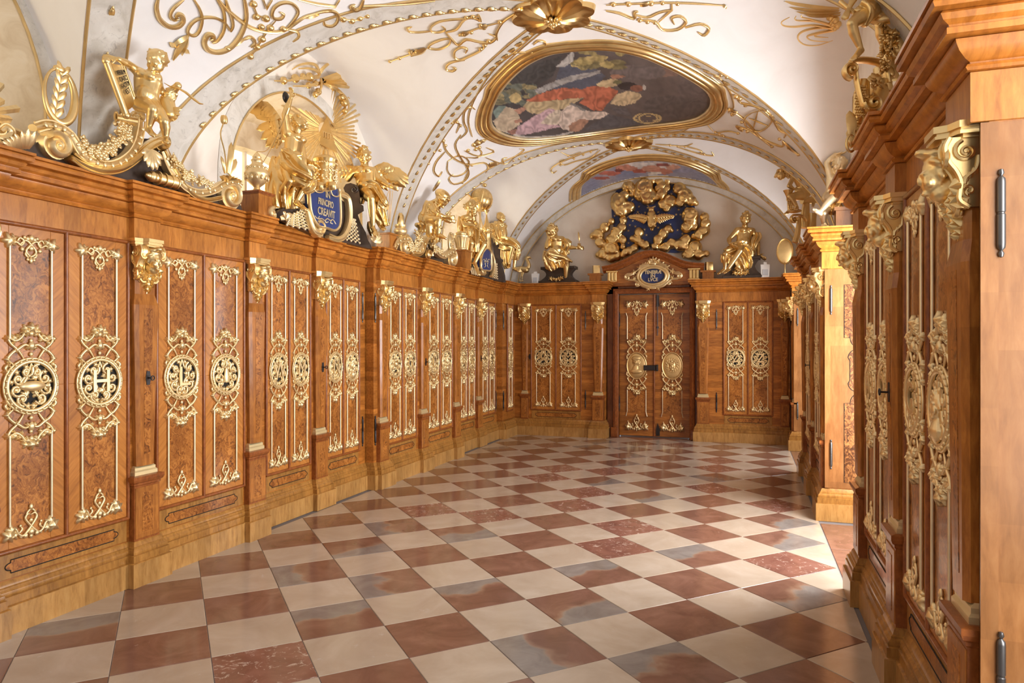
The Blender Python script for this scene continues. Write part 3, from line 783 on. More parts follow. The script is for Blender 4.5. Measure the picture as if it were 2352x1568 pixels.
def ornament_meshes():
    D = {}
    # top ornament (centre of leaf at x=0, absolute z)
    t = MB()
    for s in (-1, 1):
        leafshape(t, (s*.120, 2.100), .050, s*.35, h=.028)
        leafshape(t, (s*.100, 2.118), .030, -s*1.1, h=.018)
        scr(t, [(s*.118,2.075),(s*.085,2.10),(s*.055,2.085),(s*.04,2.11),(s*.062,2.125),(s*.075,2.105)], .0075)
        scr(t, [(s*.062,2.09),(s*.03,2.115),(s*.0,2.095),(-s*.028,2.06),(-s*.012,2.035),(s*.014,2.028)], .0078)
        scr(t, [(s*.028,2.06),(s*.03,2.035),(s*.012,2.02)], .007)
        bud(t, s*.05, 2.065, .014); bud(t, s*.02, 2.125, .014); bud(t, s*.036, 2.132, .011)
    bud(t, 0, 2.13, .019, sz=1.1); bud(t, 0, 2.008, .013, sz=1.5); bud(t, 0, 2.075, .017)
    bud(t, -.018, 2.012, .010); bud(t, .018, 2.012, .010)
    D['top_ornament'] = t.mesh('top_ornament', M['gold'], 85)
    # bottom ornament
    t = MB()
    for s in (-1, 1):
        leafshape(t, (s*.122, .520), .048, s*2.3, h=.028); leafshape(t, (s*.108, .545), .036, s*1.3, h=.02); leafshape(t, (s*.092, .515), .032, -s*2.7, h=.018)
        scr(t, [(s*.116,.59),(s*.112,.558),(s*.085,.545),(s*.07,.515),(s*.045,.500),(s*.02,.52),(-s*.01,.555),(-s*.032,.59),(-s*.02,.612),(0,.606)], .0085)
        scr(t, [(s*.07,.515),(s*.05,.535),(s*.055,.55)], .007); bud(t, s*.058, .556, .010)
        scr(t, [(s*.03,.60),(s*.018,.625),(s*.0,.64)], .007); bud(t, s*.032, .497, .016); bud(t, s*.055, .498, .012)
    bud(t, 0, .648, .014, sz=1.4); bud(t, 0, .512, .020); bud(t, 0, .490, .013, sz=1.3); bud(t, 0, .575, .013)
    D['bottom_ornament'] = t.mesh('bottom_ornament', M['gold'], 85)
    # crests above and below the medallion
    def crest(sg):
        t = MB(); Z = lambda d: MEDZ+sg*d
        for s in (-1, 1):
            scr(t, [(s*.095,Z(.118)),(s*.128,Z(.150)),(s*.105,Z(.185)),(s*.072,Z(.205)),(s*.035,Z(.228)),(s*.0,Z(.214))], .010)
            scr(t, [(s*.04,Z(.150)),(s*.075,Z(.20)),(s*.112,Z(.232)),(s*.125,Z(.262)),(s*.105,Z(.268))], .009)
            scr(t, [(s*.120,Z(.265)),(s*.085,Z(.250)),(s*.055,Z(.268)),(s*.035,Z(.295)),(s*.012,Z(.300))], .009)
            scr(t, [(s*.122,Z(.125)),(s*.142,Z(.105)),(s*.135,Z(.085))], .010)
            for (x, d, r) in ((.128,.150,.017),(.124,.118,.015),(.130,.262,.016),(.108,.272,.014),(.098,.238,.013),(.068,.277,.015),(.052,.252,.013),(.043,.300,.015),(.025,.283,.013),(.085,.195,.013),(.138,.082,.015),(.020,.212,.014)):
                bud(t, s*x, Z(d), r*.72)
                leafshape(t, (s*x, Z(d)), r*1.35, s*(.4+x*9) if sg > 0 else PI-s*(.4+x*9), h=.02)
            leafshape(t, (s*.088, Z(.262)), .028, s*.6 if sg > 0 else PI-s*.6, h=.018); leafshape(t, (s*.030, Z(.318)), .027, s*.5 if sg > 0 else PI-s*.5, h=.018)
        leafshape(t, (0, Z(.318)), .036, 0 if sg > 0 else PI, v=-.006, h=.026); leafshape(t, (.022, Z(.300)), .026, .9*sg, v=-.004, h=.02); leafshape(t, (-.022, Z(.300)), .026, -.9*sg, v=-.004, h=.02); bud(t, 0, Z(.330), .012, sz=1.4); bud(t, 0, Z(.290), .017); bud(t, 0, Z(.222), .022, sz=1.2); bud(t, 0, Z(.250), .013); bud(t, 0, Z(.176), .014)
        return t
    D['crest'] = crest(1).mesh('crest', M['gold'], 85); D['pendant'] = crest(-1).mesh('pendant', M['gold'], 85)
    # ring
    t = MB()
    t.tube([(.136*math.cos(a), -.012, MEDZ+.136*math.sin(a)) for a in [2*PI*k/40 for k in range(40)]], .0115, n=6, closed=True)
    t.tube([(.153*math.cos(a), -.008, MEDZ+.153*math.sin(a)) for a in [2*PI*k/40 for k in range(40)]], .0075, n=5, closed=True)
    for k in range(28):
        a = 2*PI*k/28; t.ell((.146*math.cos(a), -.016, MEDZ+.146*math.sin(a)), .0085, 3, 5)
    D['medallion_ring'] = t.mesh('medallion_ring', M['gold'], 85)
    # openwork scrolls inside the ring (two varieties)
    for w in range(3):
        t = MB(); rnd = random.Random(11+w)
        for s in (-1, 1):
            for q in range(4):
                a0 = (.35+q*.72)*1.0+w*.2; c = (s*.086*math.sin(a0), MEDZ+.086*math.cos(a0))
                p = spiral(c, .040, .010, a0*s+1.0, 1.15, 12, s > 0)
                t.tube([(x, -.012, z) for x, z in p], [.0105-.004*i/12 for i in range(13)], n=5)
                bud(t, c[0], c[1], .015)
            for q in range(6):
                a0 = q*.55+.25; rr = .108; leafshape(t, (s*rr*math.sin(a0), MEDZ+rr*math.cos(a0)), .024, s*a0+.6, h=.016)
            for q in range(3):
                a0 = q*1.0+.5+w*.3; rr = .05; leafshape(t, (s*rr*math.sin(a0), MEDZ+rr*math.cos(a0)), .034, s*a0, h=.014)
            scr(t, [(s*.01,MEDZ-.125),(s*.05,MEDZ-.08),(s*.02,MEDZ-.03),(s*.06,MEDZ+.02),(s*.02,MEDZ+.07),(0,MEDZ+.125)], .010)
        D['openwork%d' % w] = t.mesh('openwork', M['gold'], 85)
    D['back'] = MB().lathe([(.0,.0015),(.14,.0015),(.14,-.003)], 32, (0,0,MEDZ), 'y').mesh('medallion_recess', M['black'])
    # rods
    rod = MB().tube([(0,-.007,0),(0,-.007,.35)], .0072, n=6); D['rod'] = rod.mesh('gold_rod', M['gold_pale'], 60)
    return D
ORN = ornament_meshes()

def letter_mesh(ch, h, depth=.006, mat=None, font_bold=False):
    cu = bpy.data.curves.new('letter', 'FONT'); cu.body = ch; cu.size = h*1.42; cu.extrude = depth; cu.bevel_depth = depth*.25
    cu.align_x = 'CENTER'; cu.align_y = 'CENTER'
    if font_bold: cu.offset = h*.022
    o = bpy.data.objects.new('letter', cu); COL.objects.link(o)
    me = bpy.data.meshes.new_from_object(o); bpy.data.objects.remove(o)
    me.transform(Matrix.Rotation(PI/2, 4, 'X'))
    if mat: me.materials.clear(); me.materials.append(mat)
    return me
def motif_mesh(kind):
    t = MB()
    if kind == 'fish':
        prof = [(.0,-.075),(.012,-.072),(.022,-.05),(.030,-.015),(.030,.02),(.022,.05),(.010,.068),(.006,.074),(.02,.092)]
        t.lathe(prof, 10, (0,-.014,MEDZ), 'x', sx=.7)
    elif kind == 'bell':
        t.lathe([(0,.06),(.010,.058),(.013,.045),(.022,.03),(.027,-.01),(.032,-.045),(.044,-.058),(.0,-.058)], 12, (0,-.012,MEDZ), 'z', sy=.5)
    elif kind == 'head':
        m_ = MB(); head(m_, Vector((0,0,0)), Vector((0,-1,0)), .105, hair='curly', seed=2); m_.cap((0,.0,-.05), (0,.0,-.085), .024, .05)
        me = remeshed(m_, 'medallion_emblem', M['gold'], .0045, 1); me.transform(Matrix.Translation((0,-.012,MEDZ+.01)) @ Matrix.Diagonal((1,.55,1,1))); return me
    elif kind == 'bird':
        t.ell((0,-.016,MEDZ), (.045,.02,.028), R=Matrix.Rotation(.5,3,'Y')); t.ell((.045,-.018,MEDZ+.035), .016, 5, 8); leafshape(t, (-.05,MEDZ-.02), .04, -1.9)
    else:
        return letter_mesh(kind, .135, .005, M['gold'], False)
    return t.mesh('medallion_emblem', M['gold'], 85)
_mot = {}

def door_leaf(par, xc, w, y, motif=None, sx=1.0, rods=True, ow=0, mats=None, scale=1.0):
    """one door leaf: veneered panel with moulded frame; par = cabinet root"""
    hw = w/2
    x0, x1 = xc-hw, xc+hw
    p = MB()
    # carcass panel with chevron borders and burl centre (separate veneer pieces, slightly proud)
    p.box(x0, x1, y-.004, y+.02, DZ0, DZ1)
    leaf = p.build('door_leaf', M['frame'], par)
    bx = .118*sx
    zc = (DZ0+DZ1)/2
    # veneer pieces of the border
    for (a, b, c_, d_, m) in ((x0+.012, xc-bx, zc, DZ1-.012, 'chev_a'), (x0+.012, xc-bx, DZ0+.012, zc, 'chev_b'),
                              (xc+bx, x1-.012, zc, DZ1-.012, 'chev_b'), (xc+bx, x1-.012, DZ0+.012, zc, 'chev_a')):
        MB().bbox(a+.0008, b-.0008, y-.0065, y-.002, c_+.0008, d_-.0008, .0012).build('border_veneer', M[m], leaf)
    MB().bbox(xc-bx, xc+bx, y-.0065, y-.002, DZ1-.09, DZ1-.012, .0012).build('border_veneer', M['chev_b'], leaf)
    MB().bbox(xc-bx, xc+bx, y-.0065, y-.002, DZ0+.012, DZ0+.08, .0012).build('border_veneer', M['chev_a'], leaf)
    MB().bbox(xc-bx, xc+bx, y-.0075, y-.002, DZ0+.08, DZ1-.09, .0012).build('burl_panel', M['burl'], leaf)
    fy = y-.0075
    def place(nm, key):
        return put(nm, ORN[key], leaf, (xc, fy, 0), scale=(sx, 1, 1))
    place('top_ornament', 'top_ornament'); place('bottom_ornament', 'bottom_ornament')
    place('crest', 'crest'); place('pendant', 'pendant'); place('medallion_ring', 'medallion_ring')
    place('medallion_recess', 'back'); place('medallion_openwork', 'openwork%d' % (ow % 3))
    if motif:
        if motif not in _mot: _mot[motif] = motif_mesh(motif)
        letter = len(motif) == 1
        o = put('medallion_emblem', _mot[motif], leaf, (xc, fy-(.02 if letter else .004), MEDZ if letter else 0), scale=(sx,1,1))
    for s in (-1, 1):
        for (z0, z1) in ((1.575, 2.075), (.565, 1.055)):
            put('gold_rod', ORN['rod'], leaf, (xc+s*bx, fy, z0), scale=(1, 1, (z1-z0)/.35))
    return leaf

def capital_mesh():
    """gilded corbel capital: abacus, scrolled corbel, mask with cap, hanging foliage; centred on x=0, back at y=0, top z=2.225"""
    D = {}; G_ = M['gold_warm']
    t = MB()
    for (hw, d, z0, z1) in ((.118,.125,2.204,2.225),(.110,.115,2.196,2.204),(.114,.120,2.186,2.196),(.100,.100,2.176,2.186)):
        pts = [(-hw,0),(-hw,-d*.55),(-hw*.62,-d*.72),(-hw*.5,-d),(hw*.5,-d),(hw*.62,-d*.72),(hw,-d*.55),(hw,0)]
        n = len(pts); vs = [(p[0],p[1],z0) for p in pts]+[(p[0],p[1],z1) for p in pts]
        t.add(vs, [tuple(range(n)), tuple(range(2*n-1,n-1,-1))]+[(i,(i+1)%n,n+(i+1)%n,n+i) for i in range(n)])
    D['abacus'] = t.mesh('abacus', G_, 30)
    t = MB()
    # S-shaped corbel body seen from the side (profile in y,z), with rolled edges and a spiral on each cheek
    pf = bez([(-.088,2.18),(-.100,2.15),(-.092,2.11),(-.070,2.075),(-.058,2.04),(-.062,2.01),(-.060,1.985),(-.035,1.965)], 4)
    for s in (-1, 1):
        xo, xi = s*.092, s*.045
        a = [(xo, y, z) for y, z in pf]; c = [(xi, y-.006, z) for y, z in pf]; e = [(xo, 0, z) for y, z in pf]
        t.grid([e, a, c, [(xi, 0, z) for y, z in pf]])
        t.tube(a, .008, n=6); t.tube(c, .006, n=5)
        sp = spiral((-.045, 2.135), .036, .007, PI*.6, 1.7, 26, True); t.tube([(xo+s*.003, y, z) for y, z in sp], [.007-.003*i/26 for i in range(27)], n=5)
        sp = spiral((-.038, 2.015), .022, .005, -PI*.5, 1.4, 20, False); t.tube([(xo+s*.003, y, z) for y, z in sp], [.006-.003*i/20 for i in range(21)], n=5)
        t.tube([(xo+s*.003, y, z) for y, z in bez([(-.012,2.12),(-.02,2.08),(-.045,2.055),(-.05,2.035)], 5)], .006, n=5)
        for k in range(4): t.ell((xo+s*.002, -.022-.012*k, 2.075-.012*k), (.005,.010,.012), 4, 6)
        p = spiral((s*.07, 2.118), .034, .008, PI/2, 1.5, 22, s < 0); t.tube([(x, -.096, z) for x, z in p], [.009-.004*i/22 for i in range(23)], n=5)
        leafshape(t, (s*.062, 1.985), .036, s*2.2, v=-.055, h=.03); leafshape(t, (s*.08, 2.03), .03, s*1.6, v=-.065, h=.025)
    t.box(-.05, .05, -.06, 0, 1.975, 2.178)
    D['scroll'] = t.mesh('scroll', G_, 45)
    m_ = MB(); head(m_, Vector((0,-.098,2.085)), Vector((0,-1,-.12)), .128, hair='smooth', seed=3); m_.ell((0,-.10,2.152), (.052,.05,.022), 8, 14); m_.ell((0,-.138,2.160), (.026,.030,.016), 6, 10); m_.cap((0,-.05,2.05), (0,-.09,2.03), .04, .035)
    D['mask'] = remeshed(m_, 'mask', G_, .0052, 1)
    t = MB()
    for k, (z, w, r) in enumerate(((2.012,.050,.030),(1.978,.042,.028),(1.944,.030,.025),(1.912,.018,.020))):
        for s in (-1,1):
            leafshape(t, (s*w, z), r*1.35, PI-s*.55, v=-.052+.008*k, h=.034); bud(t, s*w*.5, z-.012, r*.55, v=-.06+.008*k); leafshape(t, (s*w*.55, z-.016), r*.9, PI-s*.2, v=-.062+.008*k, h=.028)
        bud(t, 0, z-.005, r*.6, v=-.068+.008*k, sz=1.4)
    bud(t, 0, 1.882, .012, v=-.034, sz=1.9)
    for s in (-1,1):
        scr(t, [(s*.055,2.02),(s*.080,1.985),(s*.055,1.950),(s*.022,1.955),(s*.030,1.982)], .009, v=-.055); scr(t, [(s*.07,2.04),(s*.09,2.01),(s*.085,1.97),(s*.06,1.965)], .008, v=-.04); bud(t, s*.06, 1.955, .013, v=-.045)
    D['hanging_foliage'] = t.mesh('hanging_foliage', G_, 50)
    return D
CAP = capital_mesh()

def keyhole(par, x, y, z=1.325):
    t = MB(); t.prism([(x-.012,z+.045),(x+.012,z+.045),(x+.02,z),(x+.012,z-.045),(x-.012,z-.045),(x-.02,z)], y-.004, y)
    t.tube([(x,y-.002,z),(x,y-.035,z)], .005, n=6); t.tube([(x+.014*math.cos(a), y-.04, z+.014*math.sin(a)) for a in [2*PI*k/10 for k in range(10)]], .004, n=5, closed=True)
    return t.build('lock_and_key', M['iron'], par, smooth=50)
def hinge(par, x, y, z, mat=None, r=.011, L=.16):
    t = MB(); t.lathe([(0,-L),(r*.5,-L*.98),(r*.7,-L*.9),(r*.35,-L*.84),(r*.9,-L*.78),(r,-L*.7),(r,-.004),(r*.85,-.002),(r*.85,.002),(r,.004),(r,L*.7),(r*.9,L*.78),(r*.35,L*.84),(r*.7,L*.9),(r*.5,L*.98),(0,L)], 10, (x,y,z))
    return t.build('hinge', mat or M['steel'], par, smooth=40)

def pilaster(par, xc, yf, w=.20, key=False, proj=.06, cap=True, capscale=1.0):
    """tapering herm pilaster on a pedestal; yf = face of the pilaster body (pedestal)"""
    hw = w/2; yb = yf+proj+.01
    sh = MB()
    ht, hb = hw*.98, hw*.70
    # shaft (tapers downwards), chamfered front edges
    c = .022
    def ring(z, h, d): return [(xc-h, yb, z), (xc-h, yf+c*.8-d, z), (xc-h+c, yf-d, z), (xc+h-c, yf-d, z), (xc+h, yf+c*.8-d, z), (xc+h, yb, z)]
    P = [ring(.755, hb, 0), ring(1.80, ht, .012), ring(1.87, ht*.82, .0), ring(2.23, ht*.82, .0)]
    sh.grid(P, close_v=True)
    s = sh.build('pilaster', M['frame'], par)
    # inlay strip
    il = MB()
    def quad(z0, z1, h0, h1, d0, d1): 
        il.add([(xc-h0, yf-d0, z0), (xc+h0, yf-d0, z0), (xc+h1, yf-d1, z1), (xc-h1, yf-d1, z1), (xc-h0, yf-d0+.003, z0), (xc+h0, yf-d0+.003, z0), (xc+h1, yf-d1+.003, z1), (xc-h1, yf-d1+.003, z1)],
               [(0,1,2,3),(0,4,5,1),(1,5,6,2),(2,6,7,3),(3,7,4,0)])
    quad(.83, 1.78, .022, .036, .0025, .0135)
    il.build('shaft_inlay', M['burl'], s)
    pd = MB(); sweep(pd, [(xc-hw, yb), (xc-hw, yf), (xc+hw, yf), (xc+hw, yb)], [(0,.27),(0,.63),(.006,.636),(.006,.648),(.016,.656),(.022,.672),(.022,.692),(0,.697),(-.02,.697)], ends=False)
    pd.build('pedestal', M['mould'], s)
    fr = MB(); fr.bbox(xc-hw+.006, xc+hw-.006, yf-.005, yf+.002, .29, .62, .003); fr.build('pedestal_face', M['frame'], s)
    MB().bbox(xc-hw*.42, xc+hw*.42, yf-.0075, yf, .33, .585, .002).build('pedestal_inlay', M['burl'], s)
    gb = MB(); sweep(gb, [(xc-hw*.9, yb), (xc-hw*.9, yf+.006), (xc+hw*.9, yf+.006), (xc+hw*.9, yb)], [(0,.697),(0,.718),(-.008,.728),(-.008,.744),(-.02,.757),(-.06,.757)], ends=False)
    gb.build('gilded_block', M['gold_block'], s)
    if cap:
        a = put('capital', CAP['abacus'], par, (xc, yf+.045, 0))
        for k in ('scroll', 'mask', 'hanging_foliage'): put(k, CAP[k], a)
    if key: keyhole(par, xc, yf-.008)
    return s

def cabinet(name, loc, rotz, label, plan, bays, pils, ret=(False, False), depth=.155, group=None, hinges=()):
    """plan: polyline (x,y) of the body face, -y out. bays: list of dicts; pils: list of (x, yface, key, capital)"""
    root = empty(name, loc, rotz, label=label, cat='cabinet', group=group)
    yb = max(p[1] for p in plan)+depth
    full_ = ([(plan[0][0], yb)] if ret[0] else []) + plan + ([(plan[-1][0], yb)] if ret[1] else [])
    ym_ = max(p[1] for p in plan)
    mb = MB(); sweep(mb, [(plan[0][0], yb), (plan[0][0], ym_), (plan[-1][0], ym_), (plan[-1][0], yb)], [(0,.0),(0,2.40)], ends=False)
    body = mb.build('body', M['cross'], root)
    # lower plinth, base moulding, frieze, cornice
    q = MB(); sweep(q, full_, PLINTH+[(.0,.15)], ends=False); q.build('plinth', M['plinth'], root)
    q = MB(); sweep(q, full_, BASEM, ends=False); q.build('base_moulding', M['mould' if False else 'dado'], root, smooth=35)
    q = MB(); sweep(q, full_, [(.0,2.205),(.004,2.207),(.004,2.354),(0,2.356)], ends=False); q.build('frieze', M['frieze'], root)
    q = MB(); sweep(q, full_, CORN, ends=False)
    q.build('cornice', M['corn'], root, smooth=28)
    top_ = [(plan[0][0], yb)] + plan + [(plan[-1][0], yb)]; tp = MB(); n = len(top_); tp.add([(p[0], p[1], 2.558) for p in top_], [tuple(range(n))]); tp.build('top_board', M['dark'], root)
    for i, b in enumerate(bays):
        x0, x1, y = b['x0'], b['x1'], b['y']; xm = (x0+x1)/2
        # dado inlay
        MB().bbox(x0+.01, x1-.01, y-.004, y+.002, .285, DZ0-.014, .002).build('dado_panel', M['dado'], root)
        ip = MB(); a_, c_ = x0+.10*(x1-x0)/.8, x1-.10*(x1-x0)/.8; z0, z1 = .315, .385
        pts = [(a_,z0),(c_,z0),(c_,z0+.015)]+[(c_+.03*math.sin(t), (z0+z1)/2-.02*math.cos(t)) for t in np.linspace(.1,PI-.1,7)]+[(c_,z1-.015),(c_,z1),(a_,z1),(a_,z1-.015)]+[(a_-.03*math.sin(t), (z0+z1)/2+.02*math.cos(t)) for t in np.linspace(.1,PI-.1,7)]+[(a_,z0+.015)]
        ip.prism(pts, y-.0065, y-.002); dp = ip.build('dado_inlay', M['burl'], root)
        ob = MB(); ob.tube([(p[0], y-.0065, p[1]) for p in pts], .003, n=4, closed=True); ob.build('inlay_line', M['black'], dp)
        w = (x1-x0)/2
        sx = b.get('sx', min(1.0, w/.40))
        for k, s in enumerate((-1, 1)):
            mo = b.get('motif', (None, None))[k]
            door_leaf(root, xm+s*w/2, w-.004, y, mo, sx, ow=i*2+k)
        # moulded frame round the leaves
        fm = MB()
        def bar(xa, za, xb, zb): fm.tube([(xa, y-.006, za), (xb, y-.006, zb)], .0125, n=8, flat=1.15)
        bar(x0, DZ0, x1, DZ0); bar(x0, DZ1, x1, DZ1)
        for xx in (x0+.004, xm, x1-.004): bar(xx, DZ0, xx, DZ1)
        fm.build('door_moulding', M['mould'], root, smooth=60)
    for (x, yf, key, cap, *w) in pils: pilaster(root, x, yf, key=key, cap=cap, w=w[0] if w else .20)
    for (x, y) in hinges:
        for z in (.62, 1.93): hinge(root, x, y, z, M['iron'] if z < 1 else M['steel'])
    return root
# ------------------------------------------------------------------ the cabinets along the walls
LX = -3.755; P = -.045
def b(x0, x1, y, m1=None, m2=None, **k): return dict(x0=x0, x1=x1, y=y, motif=(m1, m2), **k)
GL = 'gilded burl-veneer cabinets lining the left wall'
L0 = cabinet('cabinet', (LX,0,0), PI/2, 'gilded walnut cabinet cut off by the left picture edge, nearest the viewer',
   [(1.25,.095),(2.12,.095),(2.12,.09),(2.338,.09)], [b(1.42,2.06,.095)], [], group=GL)
L1 = cabinet('cabinet', (LX,0,0), PI/2, 'walnut cabinet with gilded fish, H and bell medallions, under the putto with scroll',
   [(2.345,P),(2.545,P),(2.545,0),(3.42,0),(3.42,P),(3.62,P),(3.62,0),(4.50,0),(4.50,P),(4.70,P)],
   [b(2.555,3.41,0,'fish','H'), b(3.63,4.49,0,'L','bell')], [(2.445,P,False,True),(3.52,P,True,True),(4.60,P,False,True)], group=GL)
L2 = cabinet('cabinet', (LX,0,0), PI/2, 'recessed walnut cabinet with gilded medallions under the winged angels and rayed triangle',
   [(4.712,.095),(5.53,.095),(5.53,.05),(5.73,.05),(5.73,.095),(6.485,.095)],
   [b(4.87,5.50,.095,'W','M'), b(5.75,6.36,.095,'N','head')], [(5.63,.05,True,True)], group=GL, hinges=[(6.43,.09)], depth=.1)
L3 = cabinet('cabinet', (LX,0,0), PI/2, 'walnut cabinet with gilded medallions under the seated figure in boots',
   [(6.50,0),(6.555,0),(6.555,P),(6.765,P),(6.765,0),(7.56,0),(7.56,P),(7.76,P),(7.76,0),(8.58,0),(8.58,P),(8.78,P)],
   [b(6.775,7.50,0,'bird','O'), b(7.77,8.57,0,'P','head')], [(6.66,P,False,True),(7.66,P,True,True),(8.68,P,False,True)], group=GL, hinges=[(6.52,-.012)], ret=(True, False))
L4 = cabinet('cabinet', (LX,0,0), PI/2, 'recessed walnut cabinet with gilded medallions under the bearded man and globe',
   [(8.79,.095),(9.66,.095),(9.66,.05),(9.86,.05),(9.86,.095),(10.60,.095)],
   [b(9.02,9.64,.095,'Q','R'), b(9.88,10.50,.095,'S','T')], [(9.76,.05,True,True)], group=GL, hinges=[(10.55,.09)], depth=.1)
L5 = cabinet('cabinet', (LX,0,0), PI/2, 'narrow walnut corner cabinet with one slim gilded panel at the far left corner',
   [(10.61,0),(10.66,0),(10.66,P*.4),(11.13,P*.4),(11.13,.0),(11.26,.0)], [], [], group=GL, hinges=[(10.635,-.012)], ret=(True, False))
lf = door_leaf(L5, 10.93, .27, P*.4, 'U', .66)
fm = MB()
for (a_,c_,d_,e_) in ((10.795,DZ0,11.065,DZ0),(10.795,DZ1,11.065,DZ1),(10.795,DZ0,10.795,DZ1),(11.065,DZ0,11.065,DZ1)): fm.tube([(a_,P*.4-.006,c_),(d_,P*.4-.006,e_)], .0125, n=8)
fm.build('door_moulding', M['mould'], L5, smooth=60)

BLk = cabinet('cabinet', (0,11.25,0), 0, 'dark walnut cabinet with V medallion left of the portal on the end wall',
   [(-3.76,-.02),(-3.50,-.02),(-3.50,0),(-2.40,0),(-2.40,P),(-2.21,P)], [b(-3.462,-2.592,0,'V','M')], [(-3.572,-.03,False,True,.13),(-2.305,P,False,True,.19)], depth=.33, hinges=[(-2.52,-.006)], ret=(False, True))
keyhole(BLk, -3.485, 0)
BRk = cabinet('cabinet', (0,11.39,0), 0, 'dark walnut cabinet with Z medallions right of the portal on the end wall',
   [(-.74,P),(-.55,P),(-.55,0),(.49,0),(.49,-.02),(.64,-.02)], [b(-.335,.392,0,'Z','Z')], [(-.645,P,False,True,.19),(.565,-.03,False,True,.13)], depth=.2, hinges=[(-.44,-.006)], ret=(True, False))

RX = .68
def rcab(label, plan, bays, pils, ret=(True, True), **k):
    return cabinet('cabinet', (RX,0,0), -PI/2, label, plan, bays, pils, ret=ret, depth=.42, group='gilded cabinets along the right wall', **k)
R1 = rcab('tall dark walnut cabinet with gilded medallions filling the right picture edge',
   [(-4.76,P),(-4.545,P),(-4.545,0),(-3.695,0),(-3.695,P),(-3.485,P),(-3.485,0),(-2.645,0),(-2.645,P),(-2.385,P)],
   [b(-4.535,-3.705,0,'A','D'), b(-3.475,-2.655,0,'G','head')], [(-4.65,P,False,True,.21),(-3.59,P,True,True,.21),(-2.53,P,False,True,.21)])
R2 = rcab('dark walnut cabinet with sunlit burl end panel beyond the window bay on the right',
   [(-8.97,P),(-8.77,P),(-8.77,0),(-7.90,0),(-7.90,P),(-7.70,P),(-7.70,0),(-6.88,0),(-6.88,P),(-6.64,P)],
   [b(-8.76,-7.91,0), b(-7.69,-6.89,0)], [(-8.87,P,False,True),(-7.80,P,True,True),(-6.775,P,False,True)])
R3 = rcab('slim walnut cabinet with lit end panel in the far right corner',
   [(-11.33,0),(-11.0,0),(-11.0,P),(-10.79,P)], [], [(-10.895,P,False,True,.19)], ret=(False, True))
def end_panel(root, x, y0, y1, burlpanels):
    """veneered end of a right-hand cabinet, facing the viewer (local +x)"""
    def pc(nm, ya, yb, za, zb, mat, t=.006, par=root):
        return MB().box(x, x+t, ya, yb, za, zb).build(nm, mat, par)
    ep = pc('end_panel', y0, y1, .285, 2.20, M['lightwood'], .004)
    pc('end_stile', y0, y0+.045, .285, 2.20, M['lightwood'], .012)
    if burlpanels:
        a_, c_ = y0+.155, y1-.02
        def bp(pts, nm='burl_inlay'):
            o = MB(); vs = [(x+.0055, p[0], p[1]) for p in pts]; n = len(pts)
            o.add(vs+[(x+.003, p[0], p[1]) for p in pts], [tuple(range(n))]+[(i,(i+1)%n,n+(i+1)%n,n+i) for i in range(n)])
            q = o.build(nm, M['burl_dark'], ep)
            l = MB(); l.tube([(x+.0058, p[0], p[1]) for p in pts], .003, n=4, closed=True); l.build('inlay_line', M['black'], ep)
        ym = (a_+c_)/2; hw = (c_-a_)/2
        arcu = lambda zc, sg: [(ym-hw*.62*math.cos(t), zc+sg*.09*math.sin(t)) for t in np.linspace(0,PI,11)]
        bp([(c_,2.06),(a_,2.06),(a_,1.60)]+[(p[0],p[1]) for p in arcu(1.60,-1)]+[(c_,1.60)])
        bp([(ym-hw*(.62+.38*abs(math.sin(t))**.6*(1 if abs(math.cos(t))<.8 else .2))*math.copysign(abs(math.cos(t))**.7, math.cos(t)), 1.315+.185*math.sin(t)) for t in np.linspace(0,2*PI,28,endpoint=False)])
        bp([(a_,.34),(c_,.34),(c_,1.03)]+[(p[0],p[1]) for p in arcu(1.03,1)][::-1]+[(a_,1.03)])
    for z in (.58, 1.93): hinge(root, x+.016, y0+.05, z, M['steel'], r=.012, L=.13)
end_panel(R1, -2.385, P+.02, .40, False)
end_panel(R2, -6.64, P+.02, .40, True)
end_panel(R3, -10.79, P+.02, .40, False)
